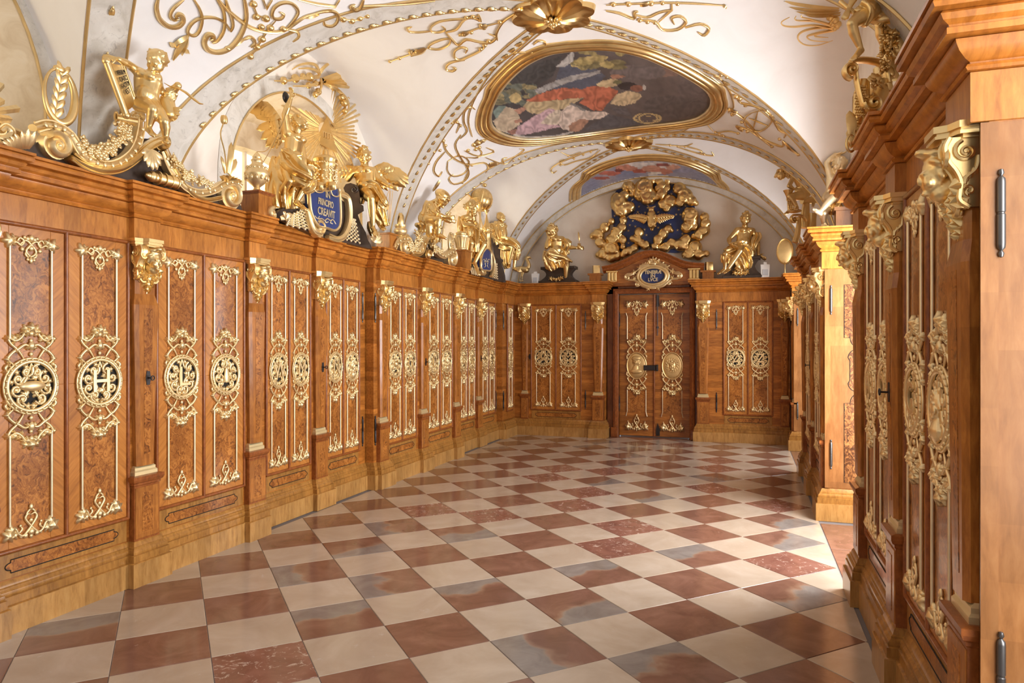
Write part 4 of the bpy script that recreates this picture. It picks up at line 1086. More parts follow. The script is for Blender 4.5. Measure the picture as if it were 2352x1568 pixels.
# ------------------------------------------------------------------ the portal in the end wall
DY = 11.575
door = empty('door_1', (-1.435, DY, 0), 0); tag(door, kind='structure')
def pbox(nm, x0, x1, y0, y1, z0, z1, mat, par, b=.004): return MB().bbox(x0, x1, y0, y1, z0, z1, b).build(nm, mat, par)
door_rel = {}
for s in (-1, 1):
    x0, x1 = (-.577, -.003) if s < 0 else (.003, .577); xc = (x0+x1)/2
    lf = MB().bbox(x0, x1, 0, .04, .015, 2.36, .004).build('door_leaf', M['cross'], door)
    MB().bbox(xc-.15, xc+.15, -.004, .002, .40, 2.02, .0015).build('burl_panel', M['burl'], lf)
    put('top_ornament', ORN['top_ornament'], lf, (xc, -.005, 2.265-1.7*2.145), scale=(1.22,1.3,1.7))
    put('bottom_ornament', ORN['bottom_ornament'], lf, (xc, -.005, .115-1.5*.49), scale=(1.22,1.3,1.5))
    put('crest', ORN['crest'], lf, (xc, -.005, 1.18-1.53*MEDZ), scale=(1.15,1.3,1.53))
    put('pendant', ORN['pendant'], lf, (xc, -.005, 1.18-1.43*MEDZ), scale=(1.15,1.3,1.43))
    r = MB(); r.ell((xc,-.004,1.18), (.150,.018,.205), 8, 24); r.tube([(xc+.16*math.cos(a), -.008, 1.18+.218*math.sin(a)) for a in [2*PI*k/36 for k in range(36)]], .011, n=6, closed=True)
    r.build('medallion_plate', M['gold_paint'], lf, smooth=50)
    h = MB()
    if s < 0:      # helmeted bust in profile, facing right
        head(h, Vector((0,0,.06)), Vector((1,0,-.05)), .165, hair='curly', seed=6); h.ell((-.01,0,.125), (.085,.07,.05), 8, 12); h.cap((-.01,0,-.01), (-.02,0,-.07), .045, .06); h.ell((-.01,0,-.11), (.11,.07,.05), 8, 12)
    else:          # frontal face with curling locks
        head(h, Vector((0,0,.0)), Vector((0,-1,0)), .17, hair='curly', seed=8)
        for k in range(16):
            a = 2*PI*k/16; h.tube([(x, -.02, z) for x, z in spiral((.088*math.cos(a), .01+.10*math.sin(a)), .030, .008, a, .9, 8)], .011, n=6)
    me = remeshed(h, 'relief_head', M['gold_paint'], .006, 1); me.transform(Matrix.Diagonal((.92,.42,.92,1))); put('relief_head', me, lf, (xc, -.016, 1.185))
    for q in (-1, 1):
        pth = [(xc+q*.175,-.012,2.06),(xc+q*.155,-.012,2.0),(xc+q*.155,-.012,1.62)] 
        MB().tube(pth, .008, n=6).build('gold_rod', M['gold_pale'], lf, smooth=60)
        MB().tube([(xc+q*.155,-.012,.78),(xc+q*.155,-.012,.42),(xc+q*.175,-.012,.34)], .008, n=6).build('gold_rod', M['gold_pale'], lf, smooth=60)
    door_rel[s] = lf
MB().tube([(0,-.006,.02),(0,-.006,2.36)], .013, n=8).build('meeting_bead', M['mould'], door, smooth=60)
lk = MB(); lk.bbox(-.17, .02, -.045, 0, 1.105, 1.19, .008); lk.bbox(.03, .065, -.05, 0, 1.095, 1.20, .006); lk.build('iron_lock', M['iron'], door)
bt = MB(); bt.tube([(.055,-.012,2.36),(.055,-.012,1.68)], .007, n=6); bt.box(.035,.08,-.012,0,2.16,2.34); bt.box(.035,.075,-.015,0,1.80,1.83); bt.build('iron_bolt', M['iron'], door)
b2 = MB(); b2.box(.03,.09,-.014,0,.03,.14); b2.prism([(.03,.14),(.09,.14),(.06,.24)], -.014, 0); b2.build('foot_bolt', M['iron'], door)
for sx_ in (-.575, .575):
    for z in (.55, 1.95): hinge(door, sx_, -.012, z, M['iron'], r=.011, L=.13)
# surround
por = empty('portal_surround', (-1.435, DY, 0), 0, label='dark walnut door surround with curved pediment over the double door', cat='door surround')
jm = MB()
for q in (-1, 1):
    jm.box(q*.578, q*.76, -.12, .05, 0, 2.50); 
jm.box(-.76, .76, -.12, .05, 2.372, 2.50)
jm.build('jamb', M['dark'], por)
ar = MB()    # moulded architrave round the opening
prof = [(.0,.0),(.012,-.012),(.028,-.014),(.034,-.026),(.052,-.03),(.06,-.02),(.075,-.024),(.09,-.006),(.09,.0)]
Pp = []
for (px_, pz, mx, mz) in ((-.575,0,-1,0),(-.575,2.372,-1,1),(.575,2.372,1,1),(.575,0,1,0)):
    Pp.append([(px_+mx*o_, -.12+d_, pz+mz*o_) for o_, d_ in prof])
ar.grid(Pp); ar.build('architrave', M['mould'], por, smooth=40)
for q in (-1, 1): MB().bbox(q*.64-.055, q*.64+.055, -.175, -.1, 0, .16, .008).build('jamb_block', M['mould'], por)
# attic board under the curved cornice
PY = 11.36
curve_px = [(1381,611),(1400,607),(1420,600),(1440,591),(1460,581),(1478,575.5),(1496,574),(1514,575.5),(1532,581),(1552,590),(1572,598),(1594,602),(1617,603)]
cz = [ony(px_, py_, PY-.12) for px_, py_ in curve_px]
cz = [(v.x+1.435, v.z) for v in cz]
cz = bez(cz, 4)
at = MB()
lo = [(p[0]*.90, 2.50) for p in cz]; hi = [(p[0]*.90, p[1]-.11) for p in cz]
at.grid([[(p[0], PY-DY, p[1]) for p in lo], [(p[0], PY-DY, p[1]) for p in hi]])
at.grid([[(p[0], PY-DY, p[1]) for p in hi], [(p[0], 0, p[1]) for p in hi]])
at.build('attic_board', M['cross'], por, smooth=40)
lm = MB(); sweep(lm, [(-.80,-.02),(-.80,-.14),(.80,-.14),(.80,-.02)], [(0,2.49),(.012,2.495),(.012,2.515),(.03,2.53),(.03,2.55),(.0,2.56),(-.1,2.56)], ends=False); lm.build('lintel_moulding', M['mould'], por, smooth=35)
cp = MB(); prof = [(.0,-.115),(.015,-.112),(.02,-.10),(.03,-.092),(.055,-.07),(.06,-.055),(.06,-.045),(.085,-.03),(.10,-.012),(.10,.0),(.0,.004),(-.12,.004)]
G = []
for i, p in enumerate(cz):
    a = cz[max(i-1,0)]; c = cz[min(i+1,len(cz)-1)]; d = Vector((c[0]-a[0], c[1]-a[1])).normalized(); nn = Vector((-d.y, d.x))
    G.append([(p[0]+nn.x*dz, PY-DY-o_, p[1]+nn.y*dz) for o_, dz in prof])
cp.grid(G)
nf = len(prof)
cp.f.append(tuple(range(nf))); cp.m.append(0); cp.f.append(tuple(range(len(G)*nf-nf, len(G)*nf))[::-1]); cp.m.append(0)
cp.build('curved_cornice', M['mould'], por, smooth=35)
for q in (-1, 1):
    bx_ = MB(); xq = q*.655; bx_.box(xq-.085, xq+.085, PY-DY-.055, PY-DY, 2.565, 2.58)
    for k in range(3): bx_.bbox(xq-.075+.053*k, xq-.03+.053*k, PY-DY-.05, PY-DY, 2.58, 2.72, .008)
    bx_.box(xq-.095, xq+.095, PY-DY-.065, PY-DY, 2.72, 2.74); bx_.build('gilded_bracket', M['gold_sat'], por)
# gilded cartouche
ct = empty('cartouche', (-1.425, PY-.012, 2.64), 0, label='gilded scrolled cartouche reading TENEBRÆ IN LVCE on the pediment', cat='cartouche')
fr = MB()
fr.tube([(.205*math.cos(a), -.02, .135*math.sin(a)) for a in [2*PI*k/36 for k in range(36)]], .02, n=8, closed=True)
fr.tube([(.245*math.cos(a), -.008, .17*math.sin(a)) for a in [2*PI*k/36 for k in range(36)]], .026, n=8, closed=True)
for s in (-1, 1):
    fr.tube([(x, -.02, z) for x, z in bez([(s*.06,.19),(s*.16,.175),(s*.25,.10),(s*.33,.045),(s*.42,.03)], 6)], [.02+.012*math.sin(i*.35) for i in range(25)], n=6)
    fr.tube([(x, -.02, z) for x, z in spiral((s*.415, -.012), .045, .012, PI/2, 1.4, 20, s < 0)], [.02-.008*i/20 for i in range(21)], n=6)
    fr.tube([(x, -.02, z) for x, z in bez([(s*.40,-.05),(s*.30,-.06),(s*.24,-.10),(s*.16,-.165),(s*.05,-.185)], 6)], .019, n=6)
    fr.tube([(x, -.02, z) for x, z in spiral((s*.255, -.125), .042, .010, 0, 1.3, 18, s > 0)], .014, n=6)
    for (x, z, r, a) in ((.13,.185,.06,.9),(.21,.14,.06,1.2),(.30,.07,.055,1.6),(.30,-.03,.05,1.9),(.08,-.20,.045,2.6),(.08,.225,.05,.5)):
        leafshape(fr, (s*x, z), r, s*a, v=-.012, h=.03)
for k in range(5): leafshape(fr, (.0+.03*(k-2), .235+.015*(2-abs(k-2))), .055, .45*(k-2), v=-.02, h=.035)
fr.ell((0,-.02,.20), (.06,.03,.035)); fr.ell((0,-.02,-.195), (.06,.02,.022))
fr.build('gilded_frame', M['gold'], ct, smooth=50)
MB().ell((0,-.004,0), (.2,.006,.132), 6, 32).build('blue_field', M['blue'], ct, smooth=60)
def text_part(par, body, loc, h, rotz=0, mat=None, name='lettering', depth=.003, squash=1.0, bold=True):
    o = put(name, letter_mesh(body, h, depth, mat or M['gold_pale'], bold), par, loc, rotz); o.scale = (squash, 1, 1)
    return o
text_part(ct, 'TENEBRÆ', (0,-.026,.060), .054, squash=.80); text_part(ct, 'IN', (0,-.028,.0), .054); text_part(ct, 'LVCE', (0,-.026,-.060), .054, squash=.9)
# ------------------------------------------------------------------ marbled bands along the groins with gilded edges and husk garlands
def husk_mesh():
    t = MB(); t.ell((0,0,0), (.016,.010,.028), 5, 8); t.ell((0,-.002,.022), (.009,.008,.018), 4, 6)
    for s in (-1,1): t.ell((s*.012,.002,-.008), (.008,.006,.022), 4, 6)
    return t.mesh('husk', M['gold_warm'], 60)
HUSK = husk_mesh()
def orient(o, p, tdir, nrm):
    z = tdir.normalized(); y = (-nrm - z*(-nrm).dot(z)).normalized(); x = y.cross(z)
    o.matrix_local = Matrix.Translation(p) @ Matrix((x, y, z)).transposed().to_4x4()
TRIM = [0]
def trim(mb, mat, smooth=40):
    TRIM[0] += 1
    o = mb.build('trim_%d' % TRIM[0], mat, smooth=smooth); tag(o, kind='structure'); return o
def groin_band(yc, B, sx, sy, w=.29, husks=24, hside=.5, t0=.03, t1=.9998):
    ts = [math.sin(PI/2*k/44)*(t1-t0)+t0 for k in range(45)]
    A0, A1 = [], []; cen = []
    for t in ts:
        x = VXC+sx*VA*t; y = yc+sy*B*t; nn = vnormal(x); z = arc(t)
        p0 = Vector((x, y+sy*.012, z)) + nn*.010; p1 = Vector((x, y+sy*w*(.55+.45*min(1,t*2)), z)) + nn*.010
        A0.append(p0); A1.append(p1); cen.append((p0.lerp(p1, hside), nn))
    mb = MB(); mb.grid([A0, A1]); tb = trim(mb, M['marble'])
    for A in (A0, A1): MB().tube(A, .0095, n=5).build('gold_edge', M['gold_paint'], tb, smooth=60)
    # husks
    L = [0]
    for i in range(1, len(cen)): L.append(L[-1]+(cen[i][0]-cen[i-1][0]).length)
    for k in range(husks):
        d = L[-1]*(.06+.80*k/husks); i = max(j for j in range(len(L)) if L[j] <= d); i = min(i, len(L)-2)
        f = (d-L[i])/max(1e-6, L[i+1]-L[i]); p = cen[i][0].lerp(cen[i+1][0], f); td = cen[i][0]-cen[i+1][0]
        o = put('husk', HUSK, tb); orient(o, p+cen[i][1]*.012, td, cen[i][1]); s_ = 1.3-.5*k/husks; o.scale = (s_,s_,s_)
    return tb
for (yc, B, sx, sy, n) in [(1.60,1.577,-1,1,10),(5.52,1.577,-1,-1,26),(5.52,1.577,-1,1,26),(5.52,1.577,1,1,26),(5.52,1.577,1,-1,12),
                           (9.436,1.359,-1,-1,22),(9.436,1.359,-1,1,22),(9.436,1.359,1,-1,22),(9.436,1.359,1,1,22)]:
    groin_band(yc, B, sx, sy, husks=n, hside=.12 if (sx < 0 and sy < 0) else .5)
# arch band against the end wall
mb = MB(); th = np.linspace(.02, PI-.02, 61)
r0 = [(VXC-VA*math.cos(t)*.998, arc(math.cos(t))-.012) for t in th]
r1 = [(VXC-VA*math.cos(t)*.945, VZ+(arc(math.cos(t))-VZ)*.945) for t in th]
mb.grid([[(p[0], YB-.16, p[1]) for p in r0], [(p[0], YB-.10, p[1]) for p in r1]]); mb.grid([[(p[0], YB-.10, p[1]) for p in r1], [(p[0], YB, p[1]) for p in r1]])
tb = trim(mb, M['marble']); MB().tube([(p[0], YB-.165, p[1]) for p in r0], .009, n=5).build('gold_edge', M['gold_paint'], tb, smooth=60)
MB().tube([(p[0], YB-.105, p[1]) for p in r1], .008, n=5).build('gold_edge', M['gold_paint'], tb, smooth=60)

# gilded bosses at the crowns
def boss(yc, R_, label):
    t = empty('ceiling_boss', (VXC, yc, arc(0)-.004), 0, label=label, cat='ceiling boss', group='gilded bosses at the crown of the vault')
    m = MB(); n = 64; rows = []
    for i, rr in enumerate((.12, .3, .55, .8, .97, 1.0)):
        row = []
        for k in range(n):
            a = 2*PI*k/n; lob = abs(math.cos(a*4)); rad = R_*rr*(1-.16*(1-lob)*rr)
            dz = -.075+.055*rr + .018*math.cos(a*16)*math.sin(PI*rr) - (.022 if .9 < rr < .99 else 0)
            row.append((rad*math.cos(a), rad*math.sin(a)*.92, dz if rr < 1 else 0))
        rows.append(row)
    m.grid(rows, close_v=True); m.build('shell_plate', M['gold_sat'], t, smooth=50)
    c = MB()
    for k in range(8):
        a = 2*PI*k/8; c.ell((R_*.13*math.cos(a), R_*.13*math.sin(a), -.085), (R_*.10,R_*.05,.02), 5, 8, Matrix.Rotation(a,3,'Z'))
        c.ell((R_*.06*math.cos(a+.4), R_*.06*math.sin(a+.4), -.105), (R_*.06,R_*.035,.018), 5, 8, Matrix.Rotation(a+.4,3,'Z'))
    c.ell((0,0,-.12), R_*.045, 6, 10); c.build('flower', M['gold_warm'], t, smooth=60)
    return t
boss(5.52, .36, 'large gilded shell boss at the nearer crown of the vault, cut by the top edge')
boss(9.436, .33, 'gilded shell boss at the farther crown between the two ceiling paintings')

# ------------------------------------------------------------------ scrollwork on the vault (curves lie on the vault surface)
def on_vault(pts, lift=.012, web=True, sub=3):
    out = []
    for px_, py_ in (bez(pts, sub) if sub else pts):
        p = vault_hit(px_, py_, web); n_ = vnormal(p.x) if web else Vector((0,0,-1)); out.append(p+n_*lift)
    return out
def spx(cx_, cy_, r0, r1, a0, turns, ccw=True, n=14, sq=1.0): return [(x, cy_+(y-cy_)*sq) for x, y in spiral((cx_,cy_), r0, r1, a0, turns, n, ccw)]
def scrollwork(name, label, strokes, buds=(), leaves=(), web=True, mat='gold_warm', grp='gilded scrollwork on the vault', r=.011):
    root = None; pts_all = []
    S3 = [(on_vault(s[0], web=web, sub=s[2] if len(s) > 2 else 3), s[1]) for s in strokes]
    c = S3[0][0][0]
    root = empty(name, c, 0, label=label, cat='stucco ornament', group=grp)
    for P3, rr in S3:
        n_ = len(P3); mb = MB(); mb.tube([p-c for p in P3], [rr*r*(1-.5*abs(2*i/(n_-1)-1)**4) for i in range(n_)], n=6)
        mb.build('scroll', M[mat], root, smooth=60)
    if buds:
        for (x, y, s_) in buds:
            p = vault_hit(x, y, web)+Vector((0,0,-.012)); MB().ell(p-c, (s_*.014,s_*.014,s_*.011), 5, 7).build('bud', M[mat], root, smooth=60)
    for (x, y, x2, y2, wd) in leaves:
        a = vault_hit(x, y, web); e = vault_hit(x2, y2, web); n_ = vnormal(a.x) if web else Vector((0,0,-1)); d = e-a; sd = d.cross(n_).normalized()*wd*d.length
        P3 = []
        for t in np.linspace(0, 1, 7):
            w_ = math.sin(PI*min(1, t*.92+.08))**.8; m_ = a+d*t+n_*(.014+.012*math.sin(PI*t)); P3.append([m_-sd*w_-n_*.010-c, m_-c+n_*.006, m_+sd*w_-n_*.010-c])
        mb = MB(); mb.grid(P3); mb.build('leaf', M[mat], root, smooth=70)
    return root
# ------------------------------------------------------------------ ceiling paintings in gilded frames
def vhit_np(px_, py_):
    u = (px_-CX)/FPX; w = (HY-py_)/FPX
    dx, dy, dz = _F[0]+u*_R[0], _F[1]+u*_R[1], w
    def e(t):
        s = np.clip(np.abs((dx*t-VXC)/VA), 0, 1); return CAM_H+dz*t-(VZ+VB*(1-s**VN)**(1/VN))
    lo = np.full(px_.shape, 1.0); hi = np.full(px_.shape, np.nan)
    for t in np.arange(1.0, 16, .1):
        v = e(np.full(px_.shape, t)); m = (v > 0) & np.isnan(hi); hi[m] = t
        lo = np.where(np.isnan(hi), t, lo)
    hi = np.where(np.isnan(hi), 15, hi)
    for _ in range(26):
        m = (lo+hi)/2; v = e(m); hi = np.where(v > 0, m, hi); lo = np.where(v > 0, lo, m)
    return dx*lo, dy*lo, CAM_H+dz*lo
def inpoly(x, y, poly):
    r = np.zeros(x.shape, bool); n = len(poly)
    for i in range(n):
        x0, y0 = poly[i]; x1, y1 = poly[(i+1) % n]
        c = ((y0 > y) != (y1 > y)) & (x < (x1-x0)*(y-y0)/((y1-y0) if y1 != y0 else 1e-9)+x0); r ^= c
    return r
def paint_mat():
    m, nt, b_ = nmat('fresco'); a = N(nt, 'ShaderNodeVertexColor', layer_name='paint')
    n1 = N(nt, 'ShaderNodeTexNoise', Scale=14.0, Detail=6.0); r = ramp(nt, [(.3,(.82,.82,.82)),(.7,(1.12,1.12,1.12))]); nt.links.new(n1.outputs['Fac'], r.inputs[0])
    nt.links.new(mix(nt, 1.0, a.outputs[0], r.outputs[0], 'MULTIPLY'), b_.inputs['Base Color']); b_.inputs['Roughness'].default_value = .6
    return m
M['fresco'] = paint_mat()
def lin(c): return np.array([(x/255/12.92 if x/255 <= .04045 else ((x/255+.055)/1.055)**2.4) for x in c])
def vnoise(x, y, s, seed):
    """cheap value noise"""
    rs = np.random.RandomState(seed); T = rs.rand(64, 64)
    gx, gy = x/s, y/s; ix, iy = np.floor(gx).astype(int), np.floor(gy).astype(int); fx, fy = gx-ix, gy-iy
    fx, fy = fx*fx*(3-2*fx), fy*fy*(3-2*fy); g = lambda a, c: T[a % 64, c % 64]
    return (g(ix,iy)*(1-fx)+g(ix+1,iy)*fx)*(1-fy)+(g(ix,iy+1)*(1-fx)+g(ix+1,iy+1)*fx)*fy
def painting(name, label, outline, step, draw, ymax=11.44):
    ol = bez(outline+[outline[0]], 5)[:-1]
    cxp = sum(p[0] for p in ol)/len(ol); cyp = sum(p[1] for p in ol)/len(ol)
    xs = np.arange(min(p[0] for p in ol)-step, max(p[0] for p in ol)+step, step); ys = np.arange(min(p[1] for p in ol)-step, max(p[1] for p in ol)+step, step)
    X, Y = np.meshgrid(xs, ys); wx, wy, wz = vhit_np(X, Y)
    big = [(cxp+(p[0]-cxp)*1.03, cyp+(p[1]-cyp)*1.045) for p in ol]
    ins = inpoly(X, Y, big) & (wy < ymax)
    col = draw(X, Y)
    idx = -np.ones(X.shape, int); idx[ins] = np.arange(ins.sum())
    s = np.array([vnormal(x) for x in wx[ins]])
    c = np.array([wx[ins].mean(), wy[ins].mean(), wz[ins].mean()])
    V = np.stack([wx[ins], wy[ins], wz[ins]], 1)+s*.008-c
    Fs = []
    for i in range(X.shape[0]-1):
        for j in range(X.shape[1]-1):
            q = (idx[i,j], idx[i,j+1], idx[i+1,j+1], idx[i+1,j])
            if min(q) >= 0: Fs.append(q)
    root = empty(name, tuple(c), 0, label=label, cat='painting')
    me = bpy.data.meshes.new('canvas'); me.from_pydata(V.tolist(), [], Fs); me.materials.append(M['fresco'])
    at_ = me.color_attributes.new('paint', 'FLOAT_COLOR', 'POINT'); cc = np.ones((len(V), 4)); cc[:, :3] = col[ins]; at_.data.foreach_set('color', cc.ravel())
    me.polygons.foreach_set('use_smooth', [True]*len(me.polygons)); me.update(); put('painted_field', me, root)
    for k, (f, r, lift) in enumerate(((1.0, .020, .016), (1.022, .030, .020), (1.05, .036, .012), (1.085, .020, .010))):
        o2 = [(cxp+(p[0]-cxp)*f+(0 if f == 1 else math.copysign(5*(f-1)/.05, p[0]-cxp)), cyp+(p[1]-cyp)*f+(0 if f == 1 else math.copysign(4*(f-1)/.05, p[1]-cyp))) for p in ol]
        gx, gy, gz = vhit_np(np.array([p[0] for p in o2]), np.array([p[1] for p in o2]))
        runs = []; cur = []
        for a_, b_, d_ in zip(gx, gy, gz):
            if b_ < ymax: cur.append(Vector((a_,b_,d_))+vnormal(a_)*lift-Vector(c))
            elif cur: runs.append(cur); cur = []
        if cur: runs.append(cur)
        closed = len(runs) == 1 and len(runs[0]) == len(ol)
        if len(runs) == 2: runs = [runs[1]+runs[0]]
        mb = MB()
        for rn in runs:
            if len(rn) > 2: mb.tube(rn, r, n=8, closed=closed)
        mb.build('frame_moulding', M[('gold_pale','gold_sat','gold_warm','gold_warm')[k]], root, smooth=60)
    return root
cv = lambda pts: [(x/2.306+880, y/2.306) for x, y in pts]
def draw1(X, Y):
    # designed in a sheet of 2352 wide units
    x = (X-880)*2.306; y = Y*2.306
    x = x+5*(vnoise(x,y,22,1)-.5)+3*(vnoise(x,y,9,2)-.5); y = y+5*(vnoise(x,y,20,3)-.5)+3*(vnoise(x,y,8,4)-.5)
    t = np.clip((x-560)/1200, 0, 1); C = np.zeros(X.shape+(3,))
    a, b2 = lin((62,58,60)), lin((104,92,88))
    C[:] = a+(b2-a)*t[..., None]
    C *= (.75+.5*vnoise(x,y,90,5)+.15*vnoise(x,y,26,6))[..., None]
    def poly(pts, rgb, amp=.35, fs=34, ang=.5, seed=9):
        amp = amp*.95; rgb = tuple(.86*v+.14*110 for v in rgb)
        m = inpoly(x, y, pts); q = x*math.sin(ang)+y*math.cos(ang)
        sh = 1-amp*.5+amp*(.5+.5*np.sin(q/(fs*1.5)*6.28+14*vnoise(x,y,46,seed)+5*vnoise(x,y,18,seed+3)))+.15*(vnoise(x,y,14,seed+1)-.5)
        C[m] = (lin(rgb)*sh[..., None])[m]
    def el(c, r, rgb, **k):
        poly([(c[0]+r[0]*math.cos(t_), c[1]+r[1]*math.sin(t_)) for t_ in np.linspace(0,6.28,20)], rgb, **k)
    poly([(940,340),(1090,330),(1180,400),(1100,480),(980,500),(900,470)], (80,82,96), .2)
    el((1500,380),(80,22),(128,100,88),amp=.2); el((1350,380),(150,40),(108,96,94),amp=.3); el((1550,560),(180,60),(92,82,80),amp=.3); el((1650,470),(90,60),(100,88,86),amp=.3)
    poly([(560,700),(570,560),(660,430),(800,330),(950,290),(900,400),(760,480),(680,560),(640,640)], (58,56,56), .5)
    for k in range(26):
        rs = random.Random(k); el((1000+rs.random()*270, 262+rs.random()*95-(.0)), (26+rs.random()*22, 10+rs.random()*8), rs.choice([(150,132,84),(168,148,92),(120,108,72),(184,160,104)]), amp=.5)
    for k in range(34):
        rs = random.Random(100+k); el((600+rs.random()*200, 430+rs.random()*130), (18+rs.random()*18, 10+rs.random()*8), rs.choice([(140,126,88),(160,140,96),(112,104,78),(96,100,88)]), amp=.5)
    el((630,595),(46,40),(118,134,124)); el((700,515),(34,26),(190,164,110))
    poly([(800,470),(900,430),(1000,395),(1150,370),(1150,385),(1020,420),(920,455),(820,495)], (156,150,146), .5)
    poly([(915,350),(950,318),(1000,265),(1012,280),(1005,320),(960,350)], (176,170,164), .4)
    poly([(580,640),(620,600),(650,560),(700,575),(725,620),(720,660),(650,700),(600,690)], (196,174,146), .35)
    poly([(640,690),(760,720),(900,715),(1010,690),(1000,700),(900,730),(720,728)], (190,180,172), .4)
    poly([(735,570),(765,530),(900,528),(1060,515),(1000,555),(900,590),(790,602)], (186,162,122), .5, 26, 1.0)
    poly([(755,532),(800,505),(870,478),(960,460),(1060,468),(1100,452),(1180,452),(1245,478),(1235,500),(1190,540),(1155,582),(1110,582),(1080,562),(1040,545),(1062,515),(960,522),(830,534)], (182,98,70), .55, 44, .9)
    poly([(1130,442),(1160,424),(1200,412),(1245,415),(1240,450),(1190,462),(1140,455)], (206,180,136), .4)
    poly([(1200,545),(1235,495),(1290,478),(1350,486),(1372,506),(1330,545),(1270,556),(1225,552)], (204,178,138), .5, 30, 1.2)
    poly([(1205,395),(1225,390),(1290,398),(1250,412),(1215,414)], (168,118,94), .3)
    el((1295,452),(52,22),(46,38,40)); el((1345,463),(34,18),(140,88,70)); el((1385,458),(10,14),(190,182,172)); el((1240,430),(24,10),(116,110,72))
    poly([(690,580),(745,562),(760,575),(720,600)], (176,126,104), .3); poly([(690,636),(730,625),(735,645),(700,650)], (176,126,104), .3)
    poly([(655,690),(705,680),(715,700),(680,712)], (150,104,88), .3)
    poly([(700,706),(712,668),(800,612),(880,568),(925,585),(900,630),(850,650),(905,648),(950,668),(860,685),(740,712)], (196,160,166), .5, 34, 1.1)
    poly([(830,650),(880,600),(925,575),(985,600),(960,650),(900,660)], (206,188,166), .5, 30, .9)
    poly([(940,590),(970,560),(1010,545),(1060,575),(1110,590),(1160,585),(1198,600),(1150,625),(1090,632),(1050,665),(1000,690),(950,680),(925,650)], (212,190,174), .55, 32, .8)
    poly([(980,660),(1040,628),(1090,630),(1070,665),(1030,695),(985,690)], (168,124,100), .4)
    poly([(985,545),(1000,540),(1075,578),(1066,586)], (120,116,112), .2)
    poly([(1200,565),(1290,570),(1320,615),(1250,600)], (96,90,92), .3); poly([(1200,600),(1350,640),(1355,655),(1150,680),(1050,690)], (84,80,84), .3)
    for (rx, ry, dx) in ((70,26,0),(48,24,4),(70,12,0)):
        d = np.sqrt(((x-1400-dx)/rx)**2+((y-624)/ry)**2); m = np.abs(d-1) < .09; C[m] = lin((190,166,118))
    return np.clip(C, 0, 1)
out1 = [(1314,110.6),(1262,119),(1210,143),(1166,182),(1136,225),(1124,269),(1136,295),(1175,312),(1227,316.6),(1314,308),(1444,290.5),(1574,275),(1617,260),(1637,234),(1626,204),(1574,169),(1522,143),(1465,121),(1392,108)]
painting('ceiling_painting', 'large oval ceiling painting of robed figures under a dark sky in gilded frame', out1, 1.9, draw1)
def draw2(X, Y):
    x = (X-880)*2.306+8*(vnoise(X,Y,9,1)-.5); y = Y*2.306+6*(vnoise(X,Y,7,2)-.5)
    C = np.zeros(X.shape+(3,)); a, b2 = lin((132,140,172)), lin((176,166,172)); t = vnoise(x,y,70,4); C[:] = a+(b2-a)*t[..., None]
    def el(c, r, rgb):
        m = ((x-c[0])/r[0])**2+((y-c[1])/r[1])**2 < 1; C[m] = (lin(rgb)*(.75+.5*vnoise(x,y,16,7))[..., None])[m]
    for c, r, g in [((1400,880),(170,26),(214,206,204)),((1200,915),(60,12),(190,110,96)),((1150,940),(50,8),(176,96,84)),((1290,885),(60,16),(204,140,120)),((1360,905),(40,12),(170,90,80)),((1420,890),(50,18),(206,150,130)),((1480,905),(60,14),(196,128,112)),((1540,885),(40,14),(212,160,140)),((1350,870),(40,12),(222,214,210)),((1440,915),(40,8),(226,220,214)),((1600,900),(70,10),(150,150,176)),((1480,870),(40,10),(150,84,80)),((1250,900),(24,8),(120,60,60))]: el(c, r, g)
    return np.clip(C, 0, 1)
out2 = [(1331,450),(1334,425),(1350,408),(1378,391),(1410,378),(1445,369),(1490,364),(1535,367),(1575,376),(1610,390),(1635,405),(1652,424),(1655,450),(1490,460)]
painting('ceiling_painting', 'farther ceiling painting of flying figures on blue, cut by the end arch', out2, 2.2, draw2)

# ------------------------------------------------------------------ scrollwork
ca = lambda pts: [(x/2.735+340, y/2.735) for x, y in pts]
def cb(pts): return [(x/2.735+340, y/2.735) for x, y in pts]
st = [([(60,-20),(48,40),(65,110),(120,158),(180,160),(215,125),(208,92),(185,82),(168,104)],1.5),([(220,-10),(155,45),(135,90),(155,118),(190,112)],1.0),
 ([(285,-10),(320,50),(335,110),(320,180),(290,215),(255,210),(245,180),(280,130),(340,104),(420,106),(480,140),(516,192)],1.0),([(516,192),(530,150),(518,90),(495,30),(485,-10)],1.0),
 ([(430,-10),(470,60),(477,140),(465,200),(430,250),(398,264)],1.0),([(600,-20),(615,80),(600,160),(560,240),(500,300),(430,322),(370,305),(348,260),(365,215),(395,212),(408,236),(385,246)],1.7),
 ([(430,-20),(480,40),(560,110),(640,165),(720,190),(800,195),(860,180),(920,140),(980,100),(1045,78)],1.2),([(860,178),(930,190),(942,222),(905,255)],1.0),
 ([(870,168),(920,110),(940,60),(900,15),(840,10),(790,40),(775,85),(790,110),(830,110),(850,85),(826,70)],1.1),([(800,120),(760,165),(720,225),(680,290),(640,350)],.6),([(645,-20),(670,60),(690,90),(740,106)],.6),
 ([(1045,78),(1100,64),(1155,62),(1190,88),(1182,130),(1150,155),(1108,150),(1100,120)],1.2),([(1190,92),(1280,122),(1380,92)],.6),([(940,-10),(1060,18),(1172,34),(1200,-8)],1.1,0),([(720,-10),(740,46),(775,-8)],1.1,0),
 ([(1352,-10),(1332,40),(1297,56),(1273,36),(1300,24)],1.4),([(1340,30),(1600,18),(1800,-2)],.9),([(590,245),(640,225),(668,262),(640,290)],1.1),([(245,215),(180,290),(150,370)],.7)]
